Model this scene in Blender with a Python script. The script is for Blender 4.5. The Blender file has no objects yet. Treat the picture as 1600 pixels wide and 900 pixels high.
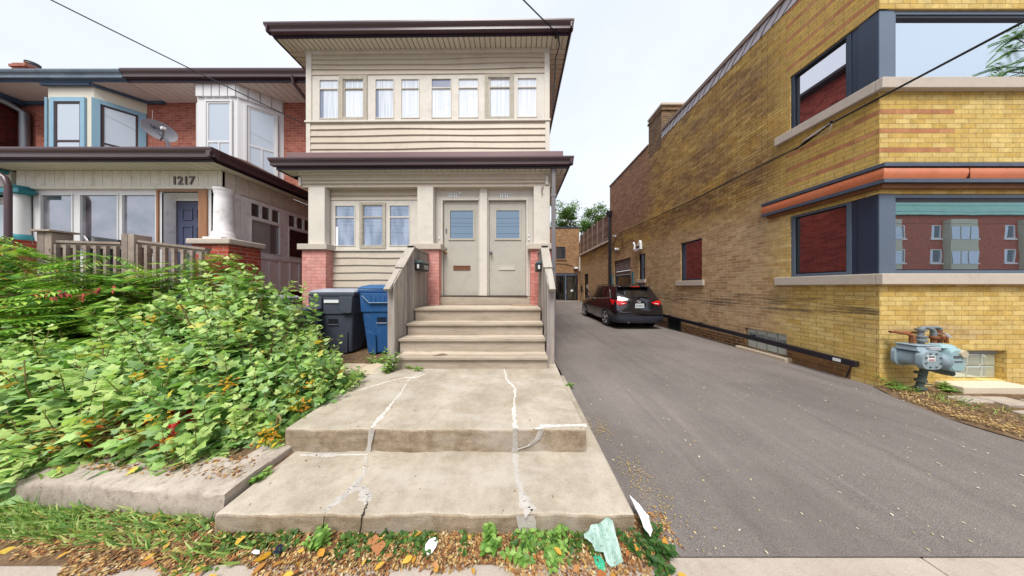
import bpy, bmesh, math, random
from mathutils import Vector, Matrix
R=math.radians
random.seed(7)
SC=bpy.context.scene
COL=SC.collection
CZ=1.53; F=340.0
def PX(px,D): return (px-805)/F*D
def PZ(py,D): return CZ+(449-py)/F*D
def P(px,py,D): return Vector((PX(px,D),D,PZ(py,D)))

# ---------------------------------------------------------------- materials
def lin(v):
    v/=255.0
    return v/12.92 if v<=.04045 else ((v+.055)/1.055)**2.4
def c(r,g,b,k=.75): return (lin(r)*k,lin(g)*k,lin(b)*k,1)
class NT:
    def __init__(s,name):
        s.m=bpy.data.materials.new(name); s.m.use_nodes=True
        s.t=s.m.node_tree; s.n=s.t.nodes; s.n.clear()
        s.out=s.new('ShaderNodeOutputMaterial')
    def new(s,t,**k):
        n=s.n.new(t)
        for a,b in k.items(): setattr(n,a,b)
        return n
    def link(s,a,b): s.t.links.new(a,b)
    def setv(s,sock,v):
        if isinstance(v,bpy.types.NodeSocket): s.link(v,sock)
        else: sock.default_value=v
    def math(s,op,a,b=0,clamp=False):
        n=s.new('ShaderNodeMath',operation=op,use_clamp=clamp); s.setv(n.inputs[0],a); s.setv(n.inputs[1],b); return n.outputs[0]
    def mix(s,f,a,b,bt='MIX'):
        n=s.new('ShaderNodeMix',data_type='RGBA',blend_type=bt)
        s.setv(n.inputs[0],f); s.setv(n.inputs[6],a); s.setv(n.inputs[7],b); return n.outputs[2]
    def rng(s,v,a,b,c0=0.,d=1.):
        n=s.new('ShaderNodeMapRange'); s.setv(n.inputs[0],v); n.inputs[1].default_value=a; n.inputs[2].default_value=b; n.inputs[3].default_value=c0; n.inputs[4].default_value=d; return n.outputs[0]
    def pos(s):
        if not hasattr(s,'_p'):
            g=s.new('ShaderNodeNewGeometry'); s._g=g; s._p=g.outputs['Position']
            x=s.new('ShaderNodeSeparateXYZ'); s.link(s._p,x.inputs[0]); s.x,s.y,s.z=x.outputs
            nn=s.new('ShaderNodeSeparateXYZ'); s.link(g.outputs['True Normal'],nn.inputs[0]); s.nx,s.ny,s.nz=nn.outputs
            s.isl=g.outputs['Random Per Island']
        return s._p
    def noise(s,scale,detail=4,vec=None,stretch=None,rough=.55,dist=0):
        s.pos()
        v=vec if vec else s._p
        if stretch:
            m=s.new('ShaderNodeMapping'); s.link(v,m.inputs[0]); m.inputs['Scale'].default_value=stretch; v=m.outputs[0]
        n=s.new('ShaderNodeTexNoise'); s.link(v,n.inputs['Vector']); n.inputs['Scale'].default_value=scale; n.inputs['Detail'].default_value=detail
        n.inputs['Roughness'].default_value=rough; n.inputs['Distortion'].default_value=dist
        return n.outputs[0]
    def bump(s,h,st=.3,dist=.01):
        b=s.new('ShaderNodeBump'); b.inputs['Strength'].default_value=st; b.inputs['Distance'].default_value=dist; s.link(h,b.inputs['Height']); return b.outputs[0]
    def pr(s,col,rough=.8,metal=0,normal=None,spec=.4,coat=0):
        p=s.new('ShaderNodeBsdfPrincipled'); s.setv(p.inputs['Base Color'],col); s.setv(p.inputs['Roughness'],rough); s.setv(p.inputs['Metallic'],metal)
        p.inputs['Specular IOR Level'].default_value=spec
        if coat: p.inputs['Coat Weight'].default_value=coat; p.inputs['Coat Roughness'].default_value=.03
        if normal is not None: s.link(normal,p.inputs['Normal'])
        s.link(p.outputs[0],s.out.inputs[0]); return p
MC={}
def mat(name,col,rough=.7,var=.18,scale=6,metal=0,bump=.15,bs=60,stretch=None,spec=.35,dirt=None,dcol=(.1,.08,.06,1),coat=0,dscale=3):
    if name in MC: return MC[name]
    s=NT(name)
    n=s.noise(scale,5,stretch=stretch)
    n2=s.noise(scale*7,3,stretch=stretch)
    f=s.math('ADD',s.math('MULTIPLY',n,.65),s.math('MULTIPLY',n2,.35))
    f=s.rng(f,.3,.7)
    dk=tuple(x*(1-var) for x in col[:3])+(1,); lt=tuple(min(1,x*(1+var)) for x in col[:3])+(1,)
    k=s.mix(f,dk,lt)
    if dirt:
        d=s.rng(s.noise(dscale,6,stretch=stretch,rough=.65),.5,.75,0,dirt)
        k=s.mix(d,k,dcol)
    b=s.bump(s.noise(bs,4,stretch=stretch),bump,.004) if bump else None
    s.pr(k,rough,metal,b,spec,coat)
    MC[name]=s.m; return s.m
def brick(name,a,b,mortar,w=.2045,h=.067,ms=.009,var=.35,fn=None,stain=.35,scol=(.06,.045,.03,1),bias=0.):
    s=NT(name); s.pos()
    ax=s.math('GREATER_THAN',s.math('ABSOLUTE',s.nx),s.math('ABSOLUTE',s.ny))
    n=s.new('ShaderNodeMix',data_type='FLOAT'); s.link(ax,n.inputs[0]); s.link(s.x,n.inputs[2]); s.link(s.y,n.inputs[3])
    u=s.math('ADD',n.outputs[0],100*w); cb=s.new('ShaderNodeCombineXYZ'); s.link(u,cb.inputs[0]); s.link(s.z,cb.inputs[1])
    # small wobble so the courses are not ruler straight
    nz=s.new('ShaderNodeTexNoise'); s.link(s._p,nz.inputs['Vector']); nz.inputs['Scale'].default_value=5
    vm=s.new('ShaderNodeVectorMath',operation='MULTIPLY_ADD'); s.link(nz.outputs['Color'],vm.inputs[0]); vm.inputs[1].default_value=(.006,.004,0); s.link(cb.outputs[0],vm.inputs[2])
    t=s.new('ShaderNodeTexBrick'); s.link(vm.outputs[0],t.inputs['Vector'])
    t.inputs['Scale'].default_value=1; t.inputs['Brick Width'].default_value=w; t.inputs['Row Height'].default_value=h; t.inputs['Mortar Size'].default_value=ms/2; t.inputs['Mortar Smooth'].default_value=.3; t.inputs['Bias'].default_value=bias
    A,B,M=a,b,mortar
    if fn: A,B,M=fn(s,a,b,mortar)
    s.setv(t.inputs['Color1'],A); s.setv(t.inputs['Color2'],B); s.setv(t.inputs['Mortar'],M)
    k=t.outputs['Color']
    v=s.rng(s.noise(9,5,rough=.7),.3,.72)
    k=s.mix(v,s.mix(.35,k,(0,0,0,1)),k)
    fine=s.rng(s.noise(70,3),.25,.75,.82,1.12)
    k=s.mix(1,k,s._comb(fine) if hasattr(s,'_comb') else gray(s,fine),'MULTIPLY')
    st=s.rng(s.noise(1.6,7,rough=.7,stretch=(1,1,.7)),.52,.78,0,stain)
    k=s.mix(st,k,scol)
    hgt=s.math('ADD',s.math('MULTIPLY',t.outputs['Fac'],-1.0),s.math('MULTIPLY',s.noise(90,4),.35))
    s.pr(k,.85,0,s.bump(hgt,.55,.006),.25)
    MC[name]=s.m; return s.m
def gray(s,v):
    cb=s.new('ShaderNodeCombineColor'); 
    for i in range(3): s.link(v,cb.inputs[i])
    return cb.outputs[0]
def glass(name,refl=.35,tint=(.8,.85,.9,1),wav=.0,rough=.0,dark=None):
    if name in MC: return MC[name]
    s=NT(name); s.pos()
    g=s.new('ShaderNodeBsdfGlossy'); g.inputs['Roughness'].default_value=rough; g.inputs['Color'].default_value=tint
    if wav:
        g_n=s.bump(s.noise(1.3,2),wav,.05); s.link(g_n,g.inputs['Normal'])
    if dark: t=s.new('ShaderNodeBsdfDiffuse'); t.inputs[0].default_value=dark
    else: t=s.new('ShaderNodeBsdfTransparent'); t.inputs[0].default_value=(.9,.93,.95,1)
    f=s.new('ShaderNodeFresnel'); f.inputs[0].default_value=1.5
    fac=s.math('ADD',f.outputs[0],refl,True)
    m=s.new('ShaderNodeMixShader'); s.link(fac,m.inputs[0]); s.link(t.outputs[0],m.inputs[1]); s.link(g.outputs[0],m.inputs[2]); s.link(m.outputs[0],s.out.inputs[0])
    MC[name]=s.m; return s.m
def leafmat(name,cols,trans=.35,rough=.5,bumpy=0):
    if name in MC: return MC[name]
    s=NT(name); s.pos()
    r=s.new('ShaderNodeValToRGB'); s.link(s.isl,r.inputs[0]); e=r.color_ramp.elements
    while len(e)<len(cols): e.new(.5)
    for i,cc in enumerate(cols): e[i].position=cc[0]; e[i].color=cc[1]
    k=s.mix(s.rng(s.noise(25,2),.3,.7,0,.35),r.outputs[0],s.mix(1,r.outputs[0],(.75,.85,.6,1),'MULTIPLY'))
    p=s.new('ShaderNodeBsdfPrincipled'); s.link(k,p.inputs['Base Color']); p.inputs['Roughness'].default_value=rough; p.inputs['Specular IOR Level'].default_value=.35
    tr=s.new('ShaderNodeBsdfTranslucent'); s.link(s.mix(1,k,(1.0,1.1,.6,1),'MULTIPLY'),tr.inputs[0])
    m=s.new('ShaderNodeMixShader'); m.inputs[0].default_value=trans; s.link(p.outputs[0],m.inputs[1]); s.link(tr.outputs[0],m.inputs[2]); s.link(m.outputs[0],s.out.inputs[0])
    MC[name]=s.m; return s.m

# ---------------------------------------------------------------- mesh builder
def tag(o,label=None,cat=None,group=None,kind=None):
    if label: o['label']=label
    if cat: o['category']=cat
    if group: o['group']=group
    if kind: o['kind']=kind
    return o
def wloc(o):
    v=Vector((0,0,0))
    while o is not None: v=v+o.location; o=o.parent
    return v
def empty(name,loc,label=None,cat=None,group=None,kind=None,rz=0):
    o=bpy.data.objects.new(name,None); COL.objects.link(o); o.location=loc; o.rotation_euler=(0,0,rz); o.empty_display_size=.2
    return tag(o,label,cat,group,kind)
class MB:
    def __init__(s): s.v=[]; s.f=[]
    def add(s,vs,fs):
        n=len(s.v); s.v+= [tuple(v) for v in vs]; s.f+=[tuple(i+n for i in f) for f in fs]; return s
    def box(s,x0,x1,y0,y1,z0,z1):
        if x0>x1:x0,x1=x1,x0
        if y0>y1:y0,y1=y1,y0
        if z0>z1:z0,z1=z1,z0
        return s.add([(x0,y0,z0),(x1,y0,z0),(x1,y1,z0),(x0,y1,z0),(x0,y0,z1),(x1,y0,z1),(x1,y1,z1),(x0,y1,z1)],
            [(3,2,1,0),(4,5,6,7),(0,1,5,4),(1,2,6,5),(2,3,7,6),(3,0,4,7)])
    def hexa(s,b,t):  # two quads (4 pts each) bottom/top counter-clockwise
        return s.add(list(b)+list(t),[(3,2,1,0),(4,5,6,7),(0,1,5,4),(1,2,6,5),(2,3,7,6),(3,0,4,7)])
    def quad(s,a,b,c_,d): return s.add([a,b,c_,d],[(0,1,2,3)])
    def prism(s,poly,d):   # poly: list of points, d: extrusion vector
        n=len(poly); d=Vector(d); p=[Vector(q) for q in poly]
        vs=p+[q+d for q in p]
        return s.add(vs,[tuple(reversed(range(n))),tuple(range(n,2*n))]+[(i,(i+1)%n,n+(i+1)%n,n+i) for i in range(n)])
    def beam(s,a,b,w,h,up=(0,0,1)):
        a=Vector(a);b=Vector(b);d=(b-a).normalized(); up=Vector(up)
        if abs(d.dot(up))>.98: up=Vector((0,1,0))
        r=d.cross(up).normalized(); u=r.cross(d).normalized()
        q=lambda p:[p-r*w/2-u*h/2,p+r*w/2-u*h/2,p+r*w/2+u*h/2,p-r*w/2+u*h/2]
        return s.add(q(a)+q(b),[(0,1,2,3),(7,6,5,4),(4,5,1,0),(5,6,2,1),(6,7,3,2),(7,4,0,3)])
    def tube(s,pts,r,n=8,cap=True):
        pts=[Vector(p) for p in pts]; rr=r if isinstance(r,(list,tuple)) else [r]*len(pts)
        vs=[];fs=[]; prev=None
        for i,p in enumerate(pts):
            d=(pts[min(i+1,len(pts)-1)]-pts[max(i-1,0)]).normalized()
            if prev is None:
                a=Vector((0,0,1)) if abs(d.z)<.9 else Vector((1,0,0)); u=d.cross(a).normalized()
            else: u=(prev-d*prev.dot(d)).normalized()
            prev=u; w=d.cross(u)
            for k in range(n):
                t=2*math.pi*k/n; vs.append(p+(u*math.cos(t)+w*math.sin(t))*rr[i])
        for i in range(len(pts)-1):
            for k in range(n): fs.append((i*n+k,i*n+(k+1)%n,(i+1)*n+(k+1)%n,(i+1)*n+k))
        if cap: fs.append(tuple(reversed(range(n)))); fs.append(tuple(range((len(pts)-1)*n,len(pts)*n)))
        return s.add(vs,fs)
    def lathe(s,prof,cx,cy,n=24,axis='z',cz=0):  # prof: (r,h)
        vs=[];fs=[]
        for r,h in prof:
            for k in range(n):
                t=2*math.pi*k/n; a,b=r*math.cos(t),r*math.sin(t)
                if axis=='z': vs.append((cx+a,cy+b,h))
                elif axis=='x': vs.append((h,cx+a,cz+b))
                else: vs.append((cx+a,h,cz+b))
        m=len(prof)
        for i in range(m-1):
            for k in range(n):
                f=(i*n+k,i*n+(k+1)%n,(i+1)*n+(k+1)%n,(i+1)*n+k)
                fs.append(f if axis!='y' else f[::-1])
        fs.append(tuple(range(n))[::-1]); fs.append(tuple(range((m-1)*n,m*n)))
        return s.add(vs,fs)
    def frame(s,axis,c0,c1,u0,u1,z0,z1,t,tb=None,tt=None):  # rectangular frame, in plane
        tb=t if tb is None else tb; tt=t if tt is None else tt
        def bx(a,b,e,f):
            if axis=='y': s.box(a,b,c0,c1,e,f)
            else: s.box(c0,c1,a,b,e,f)
        bx(u0,u0+t,z0,z1); bx(u1-t,u1,z0,z1); bx(u0+t,u1-t,z0,z0+tb); bx(u0+t,u1-t,z1-tt,z1); return s
    def wall(s,axis,cpos,u0,u1,z0,z1,holes=(),depth=.15,ret=True):
        # sheet with real openings and reveals; depth signed along the axis
        us=sorted({u0,u1}|{h[0] for h in holes}|{h[1] for h in holes}); zs=sorted({z0,z1}|{h[2] for h in holes}|{h[3] for h in holes})
        pt=(lambda u,z,d=0:(u,cpos+d,z)) if axis=='y' else (lambda u,z,d=0:(cpos+d,u,z))
        for i in range(len(us)-1):
            for j in range(len(zs)-1):
                a,b,e,f=us[i],us[i+1],zs[j],zs[j+1]; m,n=(a+b)/2,(e+f)/2
                if any(h[0]<m<h[1] and h[2]<n<h[3] for h in holes): continue
                s.quad(pt(a,e),pt(b,e),pt(b,f),pt(a,f))
        for h in holes:
            a,b,e,f=h[:4]; d=depth
            for p,q in (((a,e),(b,e)),((b,e),(b,f)),((b,f),(a,f)),((a,f),(a,e))):
                if p[0]==q[0]==u0: continue
                s.quad(pt(*p),pt(*q),pt(*q,d),pt(*p,d))
        return s
    def build(s,name,m,parent=None,smooth=False,bevel=0,recalc=True,local=False,sharp=40):
        me=bpy.data.meshes.new(name)
        if parent is not None:
            o0=Vector((0,0,0)) if local else wloc(parent)
        else:
            xs=[v[0] for v in s.v]; ys=[v[1] for v in s.v]; zs=[v[2] for v in s.v]
            o0=Vector(((min(xs)+max(xs))/2,(min(ys)+max(ys))/2,min(zs)))
        me.from_pydata([(v[0]-o0.x,v[1]-o0.y,v[2]-o0.z) for v in s.v],[],s.f)
        if recalc:
            bm=bmesh.new(); bm.from_mesh(me); bmesh.ops.recalc_face_normals(bm,faces=bm.faces); bm.to_mesh(me); bm.free()
        me.materials.append(m)
        if smooth:
            me.polygons.foreach_set('use_smooth',[True]*len(me.polygons))
            if sharp and hasattr(me,'set_sharp_from_angle'): me.set_sharp_from_angle(angle=R(sharp))
        o=bpy.data.objects.new(name,me); COL.objects.link(o)
        if parent is not None: o.parent=parent
        else: o.location=o0
        if bevel:
            b=o.modifiers.new('Bevel','BEVEL'); b.width=bevel; b.segments=2; b.limit_method='ANGLE'; b.angle_limit=R(40)
        return o
def text(name,s,size,loc,rot,m,parent=None,ext=.002):
    cu=bpy.data.curves.new(name,'FONT'); cu.body=s; cu.size=size; cu.extrude=ext; cu.align_x='CENTER'; cu.align_y='CENTER'; cu.offset=size*.012
    t=bpy.data.objects.new(name,cu); COL.objects.link(t); bpy.context.view_layer.update()
    me=bpy.data.meshes.new_from_object(t.evaluated_get(bpy.context.evaluated_depsgraph_get())); bpy.data.objects.remove(t)
    o=bpy.data.objects.new(name,me); COL.objects.link(o); me.materials.clear(); me.materials.append(m)
    if parent is not None: o.parent=parent; o.location=Vector(loc)-wloc(parent)
    else: o.location=loc
    o.rotation_euler=rot; return o
def copy_tree(o,parent=None):
    q=o.copy(); COL.objects.link(q)
    if parent is not None: q.parent=parent
    for ch in list(o.children): copy_tree(ch,q)
    return q
rnd=random.uniform

# ---------------------------------------------------------------- common materials
M_cream=mat('cream paint',c(228,221,210,.80),.55,.07,3,bump=.06,dirt=.35,dcol=c(176,166,150,.75),dscale=5)
M_grey_trim=mat('grey beige paint',c(212,206,196,.80),.55,.06,3,bump=.06,dirt=.35,dcol=c(164,154,140,.75),dscale=5)
M_siding=mat('beige vinyl siding',c(212,199,181,.78),.5,.07,2,bump=.04,dirt=.4,dcol=c(168,150,132,.75),dscale=4)
M_soffit=mat('beige soffit panel',c(222,214,196,.85),.5,.06,2,bump=.03)
M_brown=mat('brown painted gutter',c(100,76,82,.65),.35,.1,3,bump=.02,spec=.5)
M_purple=mat('faded brown flashing',c(140,110,112,.75),.45,.08,3,bump=.02)
M_dark=mat('dark interior',(.02,.022,.026,1),.8,.1,3,bump=0)
M_white=mat('white paint',c(236,236,238,.8),.5,.04,3,bump=.05,dirt=.12,dcol=c(160,150,140))
M_peel=mat('peeling white paint',c(244,242,244,.92),.7,.07,5,bump=.4,bs=30,dirt=.4,dcol=c(150,138,128),dscale=9)
M_black=mat('black plastic',(.015,.016,.018,1),.4,.1,5,bump=.02)
M_metal=mat('dark blue grey cladding',c(74,88,112,.55),.38,.1,1.2,metal=.3,bump=.02,spec=.5)
M_metal_l=mat('light blue grey frame',c(124,142,164,.65),.38,.08,1.5,metal=.3,bump=.02,spec=.5)
M_teal=mat('teal paint',c(70,165,180,.6),.5,.1,4,bump=.05)
M_steel=mat('galvanised steel',c(150,152,158,.7),.4,.1,6,metal=.7,bump=.03)
M_alu=mat('brushed aluminium',(.7,.7,.72,1),.3,.05,6,metal=.9,bump=0)
M_stone=mat('limestone sill',c(218,206,192,.72),.85,.14,5,bump=.4,bs=35,dirt=.35,dcol=c(140,125,112),dscale=5)
M_rubber=mat('rubber',(.018,.018,.018,1),.85,.2,20,bump=.1)
M_curtain=mat('white curtain',c(236,240,248,.95),.9,.04,4,bump=0)
# ---------------------------------------------------------------- ground
def dz(y):  # driveway height along its length
    k=[(-100,-.02),(1.235,.0),(1.6,.035),(3.0,.14),(7.6,.172),(10,.214),(17.3,.46),(60,.6)]
    for (a,b),(e,f) in zip(k,k[1:]):
        if a<=y<=e: return b+(f-b)*(y-a)/(e-a)
    return k[-1][1]
def soilmat():
    s=NT('soil'); n=s.noise(12,8,rough=.7); n2=s.noise(80,4)
    k=s.mix(s.rng(n,.35,.65),c(96,76,58,.7),c(150,125,98,.7)); k=s.mix(s.rng(n2,.5,.8,0,.6),k,c(70,52,38,.6))
    s.pr(k,.95,0,s.bump(s.noise(40,6),.8,.02),.1); return s.m
M_soil=soilmat()
m=MB(); m.box(-300,300,-300,300,-.5,-.06); tag(m.build('ground',M_soil),kind='structure')
# street behind and sidewalk
def asphalt(name,col,col2):
    s=NT(name); n=s.noise(1.1,6,rough=.6); sp=s.noise(220,2)
    k=s.mix(s.rng(n,.35,.68),col,col2)
    streak=s.noise(2.2,5,stretch=(3.2,.25,1)); k=s.mix(s.rng(streak,.5,.75,0,.35),k,c(165,150,145,.62))
    k=s.mix(s.rng(s.noise(9,6,rough=.7),.45,.7,0,.3),k,c(110,98,98,.6)); k=s.mix(s.rng(sp,.35,.75,0,.7),k,s.mix(.55,k,(.5,.47,.45,1)))
    k=s.mix(s.rng(s.noise(140,2),.62,.72,0,.5),k,(.05,.045,.045,1))
    k=s.mix(s.rng(s.noise(.55,5,rough=.6),.5,.56,0,.28),k,c(96,88,86,.55)); tr=s.noise(1.4,4,stretch=(4,.12,1)); k=s.mix(s.rng(tr,.56,.68,0,.16),k,c(84,76,74,.5)); k=s.mix(s.rng(s.noise(38,3,rough=.5),.66,.74,0,.5),k,c(180,168,156,.7))
    s.pr(k,.9,0,s.bump(sp,.6,.008),.25); return s.m
M_asph=asphalt('driveway asphalt',c(110,101,96,.58),c(136,125,119,.6))
M_road=asphalt('road asphalt',c(120,118,118,.6),c(140,138,136,.6))
def concrete(name,a,b,st,sf=.35,ps=1.0):
    s=NT(name); n=s.noise(2.2*ps,7,rough=.65); n2=s.noise(120,3); n3=s.noise(14*ps,5,rough=.7)
    k=s.mix(s.rng(n,.3,.7),a,b); k=s.mix(s.rng(n3,.5,.72,0,sf),k,st)
    k=s.mix(s.rng(s.noise(260,2),.6,.72,0,.55),k,c(110,98,86)); k=s.mix(s.rng(n2,.58,.75,0,.35),k,c(245,236,222,.8))
    s.pr(k,.92,0,s.bump(s.math('ADD',s.math('MULTIPLY',n2,.6),n3),.45,.008),.2); return s.m
M_conc=concrete('slab concrete',c(206,188,164,.74),c(224,206,182,.74),c(176,155,130,.7))
M_conc_d=concrete('weathered concrete face',c(158,138,112,.72),c(182,160,132,.72),c(110,92,72,.7),.6)
M_conc_w=concrete('old wall concrete',c(172,160,148,.7),c(208,196,184,.76),c(134,118,106,.7),.7,1.6)
M_walk=concrete('sidewalk concrete',c(192,178,166,.66),c(208,196,184,.68),c(150,130,112,.7))
m=MB()
x=-40.
for i in range(-26,27):   # separate bays with open joints
    m.box(i*1.5-.7+.004,(i+1)*1.5-.7-.004,-.65,1.235 if i*1.5>.1 else 1.215,-.3,0)
tag(m.build('sidewalk',M_walk,bevel=.006),kind='structure')
m=MB(); m.box(-60,60,-.83,-.66,-.3,-.015); tag(m.build('kerb',M_walk,bevel=.01),kind='structure')
m=MB(); m.quad((-120,-14,-.05),(120,-14,-.05),(120,-.83,-.05),(-120,-.83,-.05)); tag(m.build('road',M_road),kind='structure')
m=MB(); m.box(-120,120,-18,-14,-.3,.08); tag(m.build('far_sidewalk',M_walk),kind='structure')
# driveway sheet
def dleft(y): return .745 if y<5 else .76
def dright(y):
    k=[(1.235,5.9),(1.6,5.2),(2.05,4.86),(2.34,4.78),(2.7,4.86),(3.04,5.04),(3.1,5.10),(60,5.10)]
    for (a,b),(e,f) in zip(k,k[1:]):
        if a<=y<=e: return b+(f-b)*(y-a)/(e-a)
    return 5.1
ys=[1.236,1.35,1.5,1.65,1.85,2.05,2.2,2.34,2.5,2.7,2.85,3.04,3.1,3.6,4.2,5,6,7.6,9,10,12,14,17.5]
vs=[];fs=[];nx=24
for y in ys:
    a,b=dleft(y)+random.uniform(-.008,.008),dright(y)
    for i in range(nx+1):
        t=i/nx; x=a+(b-a)*t
        vs.append((x,y,dz(y)+.012*math.sin(x*1.7+y)*min(1,(y-1.23)*2)-.0))
for j in range(len(ys)-1):
    for i in range(nx): q=j*(nx+1)+i; fs.append((q,q+1,q+nx+2,q+nx+1))
m=MB(); m.add(vs,fs); o=m.build('driveway',M_asph,smooth=True); tag(o,kind='structure')
# soil: planting bed on the left, verge on the right, strip by the sidewalk
m=MB()
nx,ny=60,16; vs=[];fs=[]
for j in range(ny+1):
    for i in range(nx+1):
        x=-14+(14-1.75)*i/nx; y=1.6+j*(2.9)/ny+max(0,(-x-2)*.06)
        vs.append((x,y,.13+.12*min(1,j/5)+.03*math.sin(x*3+y*5)+.02*math.sin(x*11)))
for j in range(ny):
    for i in range(nx): q=j*(nx+1)+i; fs.append((q,q+1,q+nx+2,q+nx+1))
m.add(vs,fs); tag(m.build('garden_soil',M_soil,smooth=True),kind='structure')
m=MB(); m.quad((-14,1.17,.004),(.86,1.2,.004),(.86,1.42,.02),(-14,1.9,.02)); tag(m.build('soil_strip',M_soil),kind='structure')
m=MB()
vs=[];fs=[]; yy=[1.236+i*(3.06-1.236)/14 for i in range(15)]
for y in yy:
    a=dright(y)-.03
    for i in range(11):
        x=a+(13-a)*(i/10)**2; vs.append((x,y,dz(y)+(.012 if i else -.01)+.012*math.sin(x*5+y*7)))
for j in range(14):
    for i in range(10): q=j*11+i; fs.append((q,q+1,q+12,q+11))
m.add(vs,fs); tag(m.build('dirt_verge',M_soil,smooth=True),kind='structure')

# ---------------------------------------------------------------- concrete entry steps
root=empty('concrete_steps',(-.55,2.2,0),'cracked beige concrete entry slab with two low steps and pale mortar patches','steps')
def slab(x0,x1,y0,y1,z0,za,zb,name,mm,bev=.014,chips=()):
    nx,ny=36,16; vs=[];fs=[]; top=[]
    m=MB()
    for j in range(ny+1):
        for i in range(nx+1):
            x=x0+(x1-x0)*i/nx; y=y0+(y1-y0)*j/ny; z=za+(zb-za)*j/ny
            yy=y
            if j==0: yy+=.006*math.sin(x*9)+.004*math.sin(x*31)
            vs.append((x,yy,z+.002*math.sin(x*7+y*9)))
    for j in range(ny):
        for i in range(nx): q=j*(nx+1)+i; fs.append((q,q+1,q+nx+2,q+nx+1))
    n=len(vs)
    edge=[i for i in range(nx+1)]+[j*(nx+1)+nx for j in range(1,ny+1)]+[ny*(nx+1)+i for i in range(nx-1,-1,-1)]+[j*(nx+1) for j in range(ny-1,0,-1)]
    for e in edge: vs.append((vs[e][0],vs[e][1],z0))
    L=len(edge)
    for k in range(L): fs.append((edge[k],n+k,n+(k+1)%L,edge[(k+1)%L]))
    m.add(vs,fs); return m.build(name,mm,root,smooth=True,bevel=bev,sharp=50)
def slabmat():
    s=NT('entry slab concrete'); s.pos(); n=s.noise(2.4,7,rough=.65); n2=s.noise(120,3); n3=s.noise(14,5,rough=.7)
    k=s.mix(s.rng(n,.36,.64),c(180,168,150,.66),c(208,197,180,.70)); k=s.mix(s.rng(n3,.46,.7,0,.4),k,c(160,146,126,.66))
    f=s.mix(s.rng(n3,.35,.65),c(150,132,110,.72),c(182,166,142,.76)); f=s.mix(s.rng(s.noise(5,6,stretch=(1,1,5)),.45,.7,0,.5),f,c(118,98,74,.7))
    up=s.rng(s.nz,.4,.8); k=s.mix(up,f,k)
    k=s.mix(s.rng(s.noise(260,2),.6,.72,0,.6),k,c(110,98,86)); k=s.mix(s.rng(n2,.58,.75,0,.35),k,c(245,236,222,.8))
    k=s.mix(s.rng(s.noise(3.1,5,stretch=(.6,2,1)),.5,.66,0,.5),k,c(206,198,188,.74)); k=s.mix(s.rng(s.noise(1.7,8,rough=.8),.58,.72,0,.3),k,c(146,132,114,.62))
    s.pr(k,.92,0,s.bump(s.math('ADD',s.math('MULTIPLY',n2,.7),n3),.5,.008),.2); return s.m
M_slab=slabmat()
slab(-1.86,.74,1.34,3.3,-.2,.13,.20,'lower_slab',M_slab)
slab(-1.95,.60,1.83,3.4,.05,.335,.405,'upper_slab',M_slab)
M_patch=concrete('mortar patch',c(214,210,204,.8),c(228,224,218,.82),c(184,176,166,.74),.6)
M_patch2=concrete('grey mortar patch',c(180,175,168,.8),c(206,201,194,.82),c(140,132,124,.72),.5)
def ztop(x,y):
    return .335+.07*(y-1.83)/1.57 if y>1.83 else .13+.07*(y-1.34)/1.96
def patch(pts,ws,mm,rise=.0035,name='mortar_patch',lo=0,hi=9):
    # pts in plan, draped on the slab tops
    m=MB(); L=[];Rr=[]
    q=[]
    for (a,b,wa,wb) in [(pts[i],pts[i+1],ws[i],ws[i+1]) for i in range(len(pts)-1)]:
        n=12
        for k in range(n):
            t=k/n; q.append((a[0]+(b[0]-a[0])*t+rnd(-.008,.008),a[1]+(b[1]-a[1])*t,(wa+(wb-wa)*t)*1.1*rnd(.6,1.35)))
    q.append((*pts[-1],ws[-1]))
    for i,(x,y,w) in enumerate(q):
        x2,y2,_=q[min(i+1,len(q)-1)]; x1,y1,_=q[max(i-1,0)]
        d=Vector((x2-x1,y2-y1)).normalized(); nn=Vector((-d.y,d.x))*w/2
        cl=(lambda v:min(hi,max(lo,v)))
        L.append((x+nn.x,cl(y+nn.y))); Rr.append((x-nn.x,cl(y-nn.y)))
    q=[(x,min(hi,max(lo,y)),w) for x,y,w in q]
    n=len(q); vs=[]
    for (x,y) in L: vs.append((x,y,ztop(x,y)-.001))
    for (x,y,_ ) in q: vs.append((x,y,ztop(x,y)+rise+.002))
    for (x,y) in Rr: vs.append((x,y,ztop(x,y)-.001))
    fs=[]
    for i in range(n-1): fs+= [(i,i+1,n+i+1,n+i),(n+i,n+i+1,2*n+i+1,2*n+i)]
    m.add(vs,fs); return m.build(name,mm,root,smooth=True)
def fpatch(pts,ws,y,mm):  # on a riser face, pts (x,z)
    m=MB(); vs=[];fs=[]; n=len(pts)
    for (x,z),w in zip(pts,ws): vs+=[(x-w/2,y-.001,z),(x,y-.006,z),(x+w/2,y-.001,z)]
    for i in range(n-1):
        for k in (0,1): q=i*3+k; fs.append((q,q+1,q+4,q+3))
    m.add(vs,fs); return m.build('mortar_patch',mm,root,smooth=True)
def U(px,py): # plan position of a point seen on the upper slab
    D=1.83
    for _ in range(20): D=(CZ-ztop(0,D))*F/(py-449); D=max(D,1.831)
    return (PX(px,D),D)
def Lw(px,py):
    py=max(py,710)
    D=1.5
    for _ in range(20): D=min(1.829,(CZ-ztop(0,D))*F/(py-449))
    return (PX(px,D),D)
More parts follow.
